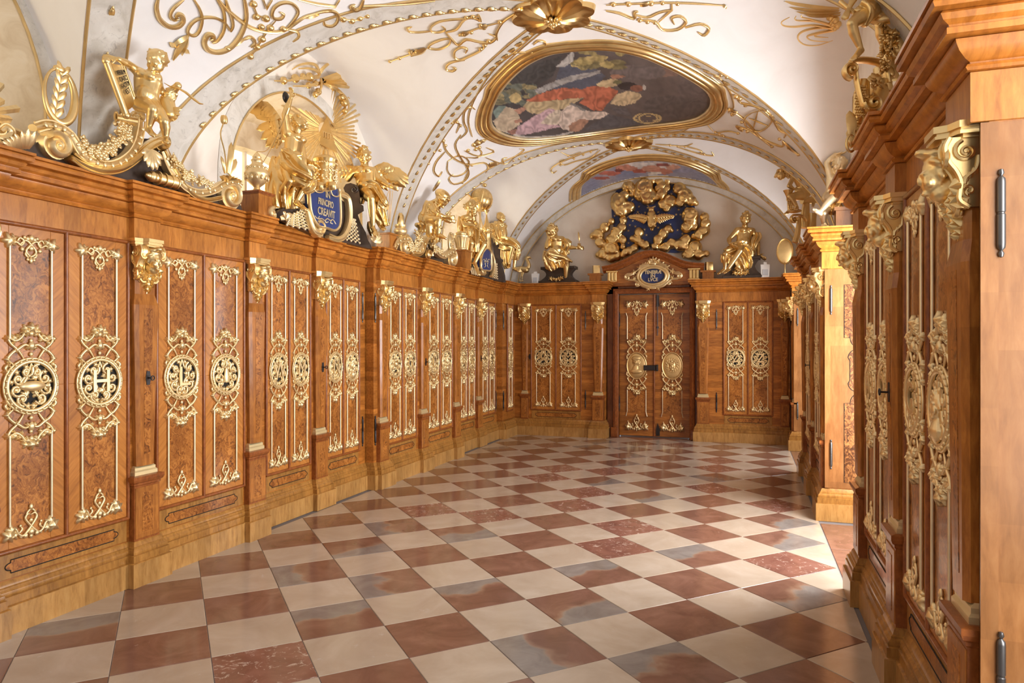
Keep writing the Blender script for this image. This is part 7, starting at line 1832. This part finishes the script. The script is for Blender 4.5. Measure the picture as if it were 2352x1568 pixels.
# dark volute arm
def dark_arm(name, label, base, F, pts, spc, spr, d0, d1):
    r_ = empty(name, base, 0, label=label, cat='volute'); a = [F(x, y, d1) for x, y in pts]; c = [F(x, y, d0) for x, y in pts]; n_ = len(a)
    MB().add(a+c, [tuple(range(n_)), tuple(range(2*n_-1,n_-1,-1))]+[(i,n_+i,n_+(i+1)%n_,(i+1)%n_) for i in range(n_)]).build('volute_body', M['umber'], r_)
    sp = spiral(spc, spr, spr*.2, -PI*.4, 1.6, 24, True); MB().tube([F(x, y, d1+.004) for x, y in sp], [F.m(8)*(1-.4*i/24) for i in range(25)], n=6).build('spiral', M['umber'], r_, smooth=60)
    MB().tube([F(x, y, d1+.003) for x, y in bez([(pts[0][0]+18,pts[0][1]+90),(pts[0][0]+25,pts[0][1]+200),(pts[0][0]+80,pts[0][1]+240),(pts[0][0]+110,pts[0][1]+400)],6)], F.m(7), n=6).build('moulding', M['umber'], r_, smooth=60)
    return r_
ba = onx(835, 560, -3.66); ba.z = 2.565
dark_arm('dark_volute', 'dark brown carved volute between the blue shield and the winged youth', ba, Fig(ba, (480,100), 3.135), [(968,1040),(985,1012),(1020,1003),(1055,1015),(1080,1050),(1088,1110),(1085,1150),(1112,1168),(1115,1205),(1072,1232),(1092,1290),(1130,1360),(1152,1445),(1092,1448),(1060,1310),(1010,1240),(1000,1120)], (1045,1050), 30, -.16, .04)
# rays and triangle
rc = onx(745, 300, -3.96)
gl = empty('glory_of_rays', rc, 0, label='gilded sunburst of rays around an inscribed triangle behind the angels', cat='sunburst')
cam_dir = (Vector((0,0,CAM_H))-rc); cam_dir.z = 0; cam_dir.normalize(); gx = Vector((-cam_dir.y, cam_dir.x, 0)); gdir = (cam_dir*.35+XV*.65).normalized(); gx = Vector((-gdir.y, gdir.x, 0))
rnd = random.Random(5); NR = 62
mray = MB(); mray.add([(-.010,0,0),(.010,0,0),(0,-.012,0),(-.013,0,1),(.013,0,1),(0,-.014,1)], [(0,2,5,3),(2,1,4,5),(0,3,4,1),(3,5,4),(0,1,2)]); MR = mray.mesh('ray', M['gold'])
for k in range(NR):
    a = 2*PI*k/NR; L_ = (.40 if (k//4) % 2 == 0 else .31)+rnd.uniform(-.03,.05)
    o = put('ray', MR, gl); zd = gx*math.sin(a)+UPV*math.cos(a); yd = -gdir; xd = yd.cross(zd); o.matrix_local = Matrix.Translation(zd*.08+gdir*.004*(k % 3)) @ Matrix((xd, yd, zd)).transposed().to_4x4() @ Matrix.Diagonal((1,1,L_,1))
Fg = Fig(rc, (480,100), 3.135); tri = [Fg(850,520,.06), Fg(762,706,.06), Fg(920,782,.06)]
n_ = -FWD; MB().add(tri+[p+FWD*.03 for p in tri], [(0,1,2),(5,4,3),(0,3,4,1),(1,4,5,2),(2,5,3,0)]).build('triangle', M['gold_sat'], gl)
for k, x in enumerate((822,838,856,874)):
    t = MB(); y = 632+6*k; t.tube([Fg(x,y,.07), Fg(x+4,y+40,.07)], Fg.m(4), n=5); t.tube([Fg(x-6,y,.07), Fg(x+12,y+3,.07)], Fg.m(4), n=5); t.build('sign', M['gold'], gl, smooth=60)
# block at the right end of the first group
bk2 = onx(888, 560, -3.70); o = MB(); o.box(-.08,.08,-.08,.08,0,.16); o.box(-.095,.095,-.095,.095,.16,.178); q = o.build('urn_pedestal', M['frame'], None, (bk2.x, bk2.y, 2.562)); tag(q, 'small walnut block under the foot of the winged youth', 'pedestal')
# ---- second group centre
g2, Q, gb2 = centre_piece('cartouche_group', 'blue shield with gilded flourish between the bearded man and draped woman', (1040,420), 6.815, -3.64, (1130,625),
  [(440,1090),(500,1030),(560,1080),(572,1180),(568,1360),(500,1370),(420,1350),(410,1220)], [[(560,1040),(600,1120),(630,1240),(620,1380),(590,1460)],[(430,1360),(460,1420),(500,1390)]], [[(270,1330),(400,1330),(420,1450),(300,1420)],[(640,1260),(690,1270),(700,1500),(600,1470)]],
  [(230,1380),(330,1300),(440,1100),(560,1050),(640,1100),(720,1250),(860,1560),(700,1530),(430,1450)], [],
  [[(430,1290),(425,1240),(440,1200),(465,1200),(470,1230),(455,1240)],[(550,1290),(560,1250),(550,1205),(520,1200),(512,1230),(530,1240)],[(460,1320),(480,1300),(470,1260),(490,1230),(512,1260),(505,1300),(525,1325)],[(490,1180),(490,1230)]], None, '')
F = Fig(gb2, (1040,420), 6.815); d_c = F(530,980,.04); dr = empty('mantled_drum', gb2+d_c, 0, label='gilded drum with tall finial under the globe', cat='ornament'); R_ = F.m(75); Hh = F.m(200)
MB().lathe([(0,-.1),(R_*1.0,-.1),(R_*.9,Hh*.5),(R_*.95,Hh*.85),(R_*1.05,Hh*.92),(R_*.95,Hh),(R_*.85,Hh*1.05),(R_*.95,Hh*1.15),(R_*1.0,Hh*1.3),(R_*.8,Hh*1.45),(R_*.45,Hh*1.75),(R_*.25,Hh*2.1),(R_*.12,Hh*2.4),(R_*.2,Hh*2.5),(R_*.35,Hh*2.62),(R_*.6,Hh*2.75),(0,Hh*2.7)], 24).build('drum', M['gold_sat'], dr, smooth=40)
t = MB(); rnd = random.Random(4)
for k in range(60): a = rnd.random()*6.28; z = 1.08+rnd.random()*.3; t.ell((R_*.93*math.cos(a), R_*.93*math.sin(a), Hh*z), .012, 4, 5)
t.build('relief', M['gold_sat'], dr, smooth=60)
gc = F(447,265,.0); gR = F.m(180)
gl2 = empty('globe', gb2+gc, 0, label='large gilded globe held above the bearded man', cat='globe'); MB().ell((0,0,0), gR, 20, 32).build('sphere', M['gold_sat'], gl2, smooth=60)
for k in range(6):
    a = PI*k/6; MB().tube([Vector((gR*1.003*math.sin(t_)*math.cos(a), gR*1.003*math.sin(t_)*math.sin(a), gR*1.003*math.cos(t_))) for t_ in np.linspace(0,2*PI,40,endpoint=False)], .0035, n=5, closed=True).build('meridian', M['gold_paint'], gl2)
for z in (-.5,0,.5): rr = math.sqrt(1-z*z); MB().tube([Vector((gR*1.003*rr*math.cos(t_), gR*1.003*rr*math.sin(t_), gR*z)) for t_ in np.linspace(0,2*PI,40,endpoint=False)], .0035, n=5, closed=True).build('parallel', M['gold_paint'], gl2)
ba2 = onx(1160, 630, -3.66); ba2.z = 2.565
dark_arm('dark_volute', 'dark brown carved volute beside the draped woman', ba2, Fig(ba2, (1040,420), 6.815), [(625,960),(650,930),(700,930),(735,965),(750,1050),(760,1150),(795,1180),(790,1230),(760,1260),(790,1330),(820,1450),(830,1560),(740,1550),(700,1350),(660,1230),(640,1100)], (712,985), 30, -.12, .04)

# ================================================================== cloud relief on the end wall
cr0 = ony(1495, 570, YB); crl = empty('cloud_relief', (cr0.x, YB-.004, cr0.z), 0, label='gilded clouds with bird and stars on blue above the portal', cat='relief'); crb = Vector((cr0.x, YB-.004, cr0.z))
cc4 = lambda x, y, d=0.0: ony(1180+x/3.51, 380+y/3.51, YB-.004-d)-crb
pm4 = (YB-.1)/FPX/3.51*1.0
pts = bez([(880,120),(1000,88),(1150,86),(1285,125),(1400,200),(1455,310),(1462,450),(1440,570),(1360,690),(1240,700),(1100,660),(980,690),(865,720),(830,600),(790,400),(805,250),(880,120)], 4)[:-1]
a = [cc4(x, y, .03) for x, y in pts]; c = [cc4(x, y, .0) for x, y in pts]; n_ = len(a)
MB().add(a+c, [tuple(range(n_)), tuple(range(2*n_-1,n_-1,-1))]+[(i,n_+i,n_+(i+1)%n_,(i+1)%n_) for i in range(n_)]).build('blue_panel', M['blue'], crl)
CL = [[(930,150,50),(962,195,36),(955,232,26),(905,175,36)],[(850,305,72),(872,352,66),(932,340,50),(895,238,42),(830,270,50)],[(1050,185,80),(1085,250,72),(1060,130,52),(1122,120,34),(1020,240,50)],[(1180,125,40),(1195,165,38),(1165,190,30)],[(1242,120,34),(1236,180,32),(1195,232,46),(1150,250,34)],[(1335,185,52),(1380,248,62),(1432,285,42),(1470,305,22),(1340,295,42)],[(1262,290,52),(1205,312,42),(1232,342,36)],[(1420,405,66),(1432,455,52),(1392,500,46),(1455,492,34)],[(1538,415,36),(1545,470,42),(1535,525,46),(1495,565,42),(1452,572,24)],
 [(885,440,34),(872,500,42),(832,545,52),(795,600,54),(880,600,36),(882,655,24)],[(790,450,28),(735,500,42),(682,560,50),(640,568,30),(700,622,44),(735,642,32)],[(795,680,66),(832,728,48),(725,715,52),(684,722,28),(790,745,44)],[(900,705,36),(935,690,36),(975,665,34),(880,725,28)],[(1012,540,42),(1000,600,38),(1062,645,40),(962,590,28),(1030,625,34)],[(1245,510,36),(1205,550,42),(1165,600,42),(1142,655,32),(1275,525,18)],[(1385,600,46),(1342,640,50),(1275,630,42),(1225,662,40),(1385,655,36),(1190,665,26)],[(1465,655,50),(1420,710,48),(1490,722,44),(1552,712,28),(1382,722,30)]]
for i, cl in enumerate(CL):
    mb = MB(); rnd = random.Random(i)
    for (x, y, r) in cl:
        R_ = r*pm4*1.04; C = cc4(x, y, .06); mb.ell(C, (R_, R_*.62+.03, R_), 8, 12)
        for k in range(3): a = rnd.random()*6.28; mb.ell(C+Vector((math.cos(a)*R_*.55, -R_*.42, math.sin(a)*R_*.55)), R_*.42, 6, 8)
        sp = spiral((0,0), R_*.85, R_*.2, rnd.random()*6, 1.1, 12, i % 2 == 0); mb.tube([C+Vector((x_, -R_*.52-.02, z_)) for x_, z_ in sp], R_*.16, n=6)
    put('cloud', remeshed(mb, 'cloud', M['gold_sat'], .012, 3), crl)
mb = MB(); mb.cap(cc4(1110,390,.12), cc4(1115,470,.12), 34*pm4, 38*pm4); mb.cap(cc4(1115,470,.12), cc4(1115,515,.10), 34*pm4, 14*pm4); mb.ell(cc4(1110,355,.13), 24*pm4); mb.cap(cc4(1110,345,.15), cc4(1128,330,.16), 8*pm4, 3*pm4); mb.cap(cc4(1095,345,.14), cc4(1085,328,.14), 8*pm4, 3*pm4)
for k in range(40): rnd = random.Random(k); mb.ell(cc4(1112+rnd.uniform(-32,32), 400+rnd.random()*90, .12+35*pm4*.8), (9*pm4,5*pm4,11*pm4), 4, 6)
put('bird_body', remeshed(mb, 'bird_body', M['gold_sat'], .008, 1), crl)
for sg in (-1, 1):
    t = MB()
    for k in range(9): t_ = k/8; a_ = cc4(1112+sg*(40+90*t_), 420-18*math.sin(PI*t_), .12); e_ = cc4(1112+sg*(70+115*t_), 470-55*t_, .10); feather(t, a_, e_, .22, Vector((0,-1,0))); 
    for k in range(7): t_ = k/6; a_ = cc4(1112+sg*(35+120*t_), 402-12*math.sin(PI*t_), .14); e_ = cc4(1112+sg*(60+125*t_), 435-25*t_, .14); feather(t, a_, e_, .3, Vector((0,-1,0)))
    t.build('bird_wing', M['gold_sat'], crl, smooth=60)
stm = MB()
for k in range(5):
    a = 2*PI*k/5; stm.add([(0,-.012,0),(.010*math.sin(a-.63),-.004,.010*math.cos(a-.63)),(.026*math.sin(a),-.003,.026*math.cos(a)),(.010*math.sin(a+.63),-.004,.010*math.cos(a+.63))], [(0,1,2),(0,2,3)])
STM = stm.mesh('star', M['gold_pale'])
for (x, y) in ((1125,180),(1275,150),(1270,230),(1290,210),(955,275),(1010,330),(1080,340),(1135,330),(1165,375),(1060,380),(1330,355),(1385,325),(1345,395),(1310,395),(925,410),(815,405),(935,480),(980,490),(925,525),(1055,515),(1165,500),(1070,560),(1320,520),(1360,550),(925,625),(1110,640),(1260,475),(1000,375),(960,445)):
    put('star', STM, crl, cc4(x, y, .031))

# ================================================================== right-hand groups
b10 = ony(1832, 470, 8.75); b10.z = 2.565
F = Fig(b10, (1770,340), 7.842); hh = F.m(215)
J = FP(F, head=(318,430,.0), neck=(440,440,0), chest=(490,520,0), waist=(560,700,0), pelvis=(570,830,0), shR=(440,470,.08), elR=(330,680,.10), wrR=(420,735,.08), shL=(430,440,-.06), elL=(250,390,-.04), wrL=(130,400,.0),
       hipR=(570,850,.06), knR=(340,870,.10), anR=(480,1060,.10), toR=(450,1100,.18), hipL=(560,850,-.05), knL=(340,900,-.02), anL=(330,1130,-.02), toL=(240,1195,.0))
mb = body(J, hh, F.dir(-.75,-.6,.2), hair='cap', up=F.dir(-.35,1,0), hands=[('R', F.dir(.9,-.2,.2), F.dir(0,1,0), .5), ('L', F.dir(-.3,-1,.1), F.dir(1,0,.2), .8)], fat=1.05)
S10 = statue('crouching_figure', 'gilded crouching figure raising a jug, on a scroll above the far right cabinet', b10, mb, hh, mat='gold_warm')
t = MB(); q = F(190,500,.02); t.ell(q, (F.m(72),F.m(72),F.m(76))); t.lathe([(F.m(40),F.m(40)),(F.m(30),F.m(80)),(F.m(46),F.m(110))], 12, tuple(q)); t.build('jug', M['gold_warm'], S10, smooth=60)
cu = empty('goblet_stand', b10+F(370,1150,.0), 0, label='gilded goblet on twisted legs before the crouching figure', cat='ornament'); z0 = F(370,1150,0)
t = MB(); q = F(320,760,.05)-z0; t.lathe([(F.m(90),F.m(0)),(F.m(84),-F.m(14)),(F.m(60),-F.m(60)),(F.m(40),-F.m(110)),(0,-F.m(115))], 16, tuple(q)); t.build('cup', M['gold_warm'], cu, smooth=50)
for (x0, x1) in ((290,345),(320,375),(350,405),(380,440)):
    A_, B_ = F(x0,880,.04)-z0, F(x1,1120,.04)-z0; t = MB(); t.tube([A_.lerp(B_, i/14)+RGT*.004*math.sin(i*1.5)-FWD*.004*math.cos(i*1.5) for i in range(15)], F.m(14), n=6); t.build('twisted_leg', M['gold_warm'], cu, smooth=60)
t = MB(); q = F(430,1135,.03)-z0; t.ell(q, (F.m(125),F.m(110),F.m(34)), 6, 18); t.build('foot_disc', M['gold_warm'], cu, smooth=60)
sp_ = empty('scroll_bracket', b10, 0, label='gilded spiral bracket carrying the crouching figure', cat='scrolled base')
t = MB(); t.tube([F(x,y,.03) for x,y in spiral((430,1285), 82, 14, -PI*.5, 1.8, 36, False)], [F.m(22-8*i/36) for i in range(37)], n=8, flat=2.5, up=FWD); t.tube([F(x,y,.03) for x,y in bez([(430,1205),(520,1210),(600,1250),(640,1320)],6)], F.m(22), n=8, flat=2.5, up=FWD); t.build('spiral', M['gold_warm'], sp_, smooth=60)
t = MB(); t.tube([F(510,1240,-.02), F(510,1380,-.02), F(480,1560,.0), F(440,1700,.0)], [F.m(38),F.m(46),F.m(56),F.m(60)], n=10); t.build('post', M['gold_warm'], sp_, smooth=60)
t = MB(); t.tube([F(560,945,-.08), F(890,930,-.12)], F.m(66), n=12); t.tube([F(640,1000,-.1), F(620,1200,-.1), F(600,1440,-.1)], [F.m(60),F.m(80),F.m(70)], n=10); t.tube([F(740,1180,-.1), F(740,1300,-.1), F(720,1450,-.1)], [F.m(90),F.m(80),F.m(100)], n=10)
t.build('tree_stump', M['gold_warm'], sp_, smooth=60)
tulip('tulip', 'gilded tulip between the crouching figure and the sprawling putto', b10+F(770,1060,-.1), ((765,1060),(785,800),(765,640),(735,540)), (700,520), [((740,1060),(735,870),.08),((770,1060),(785,740),.07)], lambda x, y: F(x, y, -.1)-F(770,1060,-.1), s=1.5)
# sprawling putto behind the near cornice
b11 = Vector((.86, 6.95, 2.565)); F = Fig(b11, (1770,340), 7.842); hh = F.m(300)
J = FP(F, head=(1235,300,.05), neck=(1180,470,0), chest=(1160,580,0), waist=(1130,760,0), pelvis=(1110,880,0), shR=(1080,520,.02), elR=(1010,270,.0), wrR=(1160,110,.03), shL=(1270,560,-.04), elL=(1330,750,-.02), wrL=(1380,930,.05),
       hipR=(1080,900,.06), knR=(1120,900,.22), anR=(890,1150,.26), toR=(770,1105,.30), hipL=(1100,940,-.04), knL=(960,1180,.08), anL=(960,1370,.04), toL=(1060,1410,.10))
mb = body(J, hh, F.dir(-.35,-.35,.85), hair='baby', up=F.dir(.35,1,.1), hands=[('R', F.dir(1,.05,.2), F.dir(0,0,1), .5), ('L', F.dir(.5,-.4,.4), F.dir(0,1,0), .5)], fat=1.0)
S11 = statue('putto', 'gilded putto with one arm over its head beyond the near right cornice', b11, mb, hh, mat='gold_pale')
rb = MB(); cloth(F, rb, [(1180,900,.02),(1120,1050,.04),(1080,1200,.02)], [110,100,60], 7, .2, 1); robe(S11, rb, hh, mat='gold_warm')
q = MB(); bx0 = ony(1940, 500, 6.72); q.box(-.075,.075,-.07,.07,0,.155); q.box(-.09,.09,-.085,.085,.155,.185); o = q.build('urn_pedestal', M['lightwood'], None, (bx0.x, 6.74, 2.562)); tag(o, 'pale walnut block on the cabinet beneath the sprawling putto', 'pedestal')
# oval mirror on a stick
mp0 = ony(1803, 632, 11.0); mr = empty('standing_mirror', (mp0.x, 11.0, 2.56), 0, label='small gilded oval mirror on a stick in the far right corner', cat='mirror'); hz = ony(1803,577,11.0).z-2.56
MB().lathe([(0,0),(.06,0),(.05,.015),(.012,.03),(.009,.06),(.009,hz-.16),(0,hz-.15)], 12).build('stand', M['gold_warm'], mr, smooth=50)
t = MB(); t.ell((0,0,hz), (.105,.012,.18), 8, 28); t.tube([(.11*math.cos(a), -.004, hz+.185*math.sin(a)) for a in [2*PI*k/36 for k in range(36)]], .012, n=6, closed=True); t.build('oval_plate', M['gold_warm'], mr, smooth=60)
# near right group over the big cabinet
b12 = Vector((.70, 3.95, 2.565)); F = Fig(b12, (1780,0), 3.733); hh = F.m(190)
J = FP(F, head=(900,-330,.02), neck=(880,-200,0), chest=(870,-120,0), waist=(850,0,0), pelvis=(840,90,0), shR=(790,-160,.04), elR=(700,-60,.06), wrR=(640,60,.06), shL=(960,-150,-.04), elL=(1040,-20,-.02), wrL=(1080,80,.04),
       hipR=(800,110,.05), knR=(660,200,.12), anR=(735,420,.10), toR=(665,515,.16), hipL=(880,110,-.04), knL=(900,220,.02), anL=(940,420,.0), toL=(900,480,.06))
mb = body(J, hh, F.dir(-.6,-.2,.7), hair='curly', hands=[('R', F.dir(-.3,-.6,.2), F.dir(1,0,0), .6)], fat=1.05)
S12 = statue('putto', 'gilded putto with bare leg on a volute, cut by the top edge at the right', b12, mb, hh, mat='gold_warm')
rb = MB(); cloth(F, rb, [(720,70,.06),(780,120,.08),(760,230,.08)], [60,60,20], 6, .2, 1); cloth(F, rb, [(870,30,.0),(960,100,.02),(1000,160,.02)], [110,100,60], 7, .16, 2); robe(S12, rb, hh, mat='gold_warm')
r12 = empty('scrolled_base', b12, 0, label='gilded volute base with scales and grapes on the near right cabinet', cat='scrolled base')
def ribbon(name, pts, r, fl=2.4, d=.03, n=8, mat='gold_warm'): MB().tube([F(*p, d) for p in bez(pts, 6)], r, n=n, flat=fl, up=FWD).build(name, M[mat], r12, smooth=60)
ribbon('spiral', spiral((655,600), 78, 12, PI*.5, 1.9, 36, True), F.m(17)); ribbon('band', [(650,525),(740,515),(840,525),(925,555),(950,640),(960,720)], F.m(22)); ribbon('spiral', spiral((835,890), 85, 16, PI, 1.6, 36, False), F.m(24)); ribbon('band', [(745,900),(720,800),(700,700),(690,620)], F.m(16))
t = MB(); rnd = random.Random(9); t.tube([F(760,690,-.02), F(740,830,-.02), F(730,960,-.02), F(720,1060,-.02)], [F.m(50),F.m(70),F.m(62),F.m(40)], n=12)
for i in range(11):
    for k in range(7): t.ell(F(690+16*k+(i % 2)*8, 740+24*i, .01+.012*math.sin(PI*k/6)), (F.m(11),F.m(11),F.m(14)), 4, 6)
t.build('scaled_body', M['gold_sat'], r12, smooth=60)
t = MB()
for k in range(46): t.ell(F(945+rnd.uniform(-40,60), 300+rnd.random()*290, .06+rnd.random()*.04), F.m(rnd.uniform(10,20)), 4, 6)
t.build('grapes', M['gold_sat'], r12, smooth=60)
t = MB(); t.ell(F(1060,400,.03), (F.m(70),F.m(60),F.m(105))); t.tube([F(1060+75*math.cos(a), 390+110*math.sin(a), .07) for a in [2*PI*k/28 for k in range(28)]], F.m(15), n=6, closed=True); t.build('shield', M['gold_warm'], r12, smooth=60)
t = MB()
for (x0,y0,x1,y1) in ((820,640,920,700),(860,640,930,760),(800,660,880,740),(1000,640,960,740),(1020,600,1060,690),(980,700,1000,800),(660,1150,640,950),(680,1180,660,1040),(660,1230,620,1120)): feather(t, F(x0,y0,.05), F(x1,y1,.04), .22, -FWD)
t.build('acanthus_leaves', M['gold_warm'], r12, smooth=60)
t = MB(); t.ell(F(650,1210,.03), (F.m(36),F.m(40),F.m(60))); t.tube([F(650+38*math.cos(a), 1230+70*math.sin(a), .05) for a in [2*PI*k/24 for k in range(24)]], F.m(11), n=6, closed=True); t.build('end_boss', M['gold_sat'], r12, smooth=60)
t = MB(); t.tube([F(830,170,0), F(880,180,.02), F(990,150,.04), F(1060,200,.04)], [F.m(30),F.m(46),F.m(50),F.m(40)], n=10); t.tube([F(1060,40,.02), F(1130,90,.04), F(1180,190,.04), F(1150,330,.03)], [F.m(60),F.m(66),F.m(60),F.m(44)], n=10); t.tube([F(560,10,.02), F(640,80,.05), F(700,120,.06)], F.m(20), n=8); t.build('drapery_roll', M['gold_warm'], r12, smooth=60)

t = MB(); t.tube([F(900,560,-.06), F(930,640,-.06), F(900,760,-.06), F(860,860,-.06), F(800,960,-.05), F(720,1080,-.04), F(670,1180,-.02)], [F.m(60),F.m(85),F.m(95),F.m(90),F.m(70),F.m(56),F.m(40)], n=12)
t.tube([F(960,140,-.04), F(990,260,-.05), F(1000,400,-.05), F(980,540,-.05), F(950,660,-.06)], [F.m(70),F.m(90),F.m(95),F.m(80),F.m(70)], n=12)
put('scrolled_body', remeshed(t, 'scrolled_body', M['gold_warm'], F.m(9), 2), r12)
t = MB(); rnd = random.Random(31)
for k in range(34):
    q = rnd.random(); a_ = F(990-60*q+rnd.uniform(-50,50), 200+500*q, .04); d_ = F.dir(rnd.uniform(-.7,.5), rnd.uniform(-1,.1), .3); feather(t, a_, a_+d_*F.m(rnd.uniform(70,120)), .2, -FWD)
t.build('acanthus_leaves', M['gold_sat'], r12, smooth=60)
t = MB()
for k in range(16):
    q = k/15; a_ = F(900-230*q, 700+480*q, .03); d_ = F.dir(-.6+.5*(k % 2), -.5+.7*(k % 3)/2, .3); feather(t, a_, a_+d_*F.m(85), .22, -FWD)
t.build('acanthus_leaves', M['gold_sat'], r12, smooth=60)
# sunburst cut by the left picture edge
sb0 = onx(-55, 262, -3.66); sbu = empty('sunburst', sb0, 0, label='gilded sunburst points reaching in at the left picture edge', cat='sunburst')
for k in range(22):
    a = 2*PI*k/22; L_ = .17 if k % 2 else .23; zd = Vector((0, math.sin(a), math.cos(a))); o = put('ray', MR, sbu); yd = -XV; xd = yd.cross(zd); o.matrix_local = Matrix((xd, yd, zd)).transposed().to_4x4() @ Matrix.Diagonal((1.5,1.5,L_,1))
MB().ell((.01,0,0), (.03,.07,.07), 8, 14).build('disc', M['gold_warm'], sbu, smooth=60)
sv = onx(-10, 335, -3.70); sv.z = 2.562; sbb = empty('scrolled_base', sv, 0, label='gilded volute end carrying the sunburst at the left edge', cat='scrolled base'); Qs = Pl((0,0), 3.016, -3.66, sv)
band(sbb, Qs, [(-260,760),(-150,860),(-60,950),(20,960),(50,920),(20,890),(-10,910)], .026); band(sbb, Qs, [(-240,840),(-120,960),(0,1010)], .03, flat=2.2)
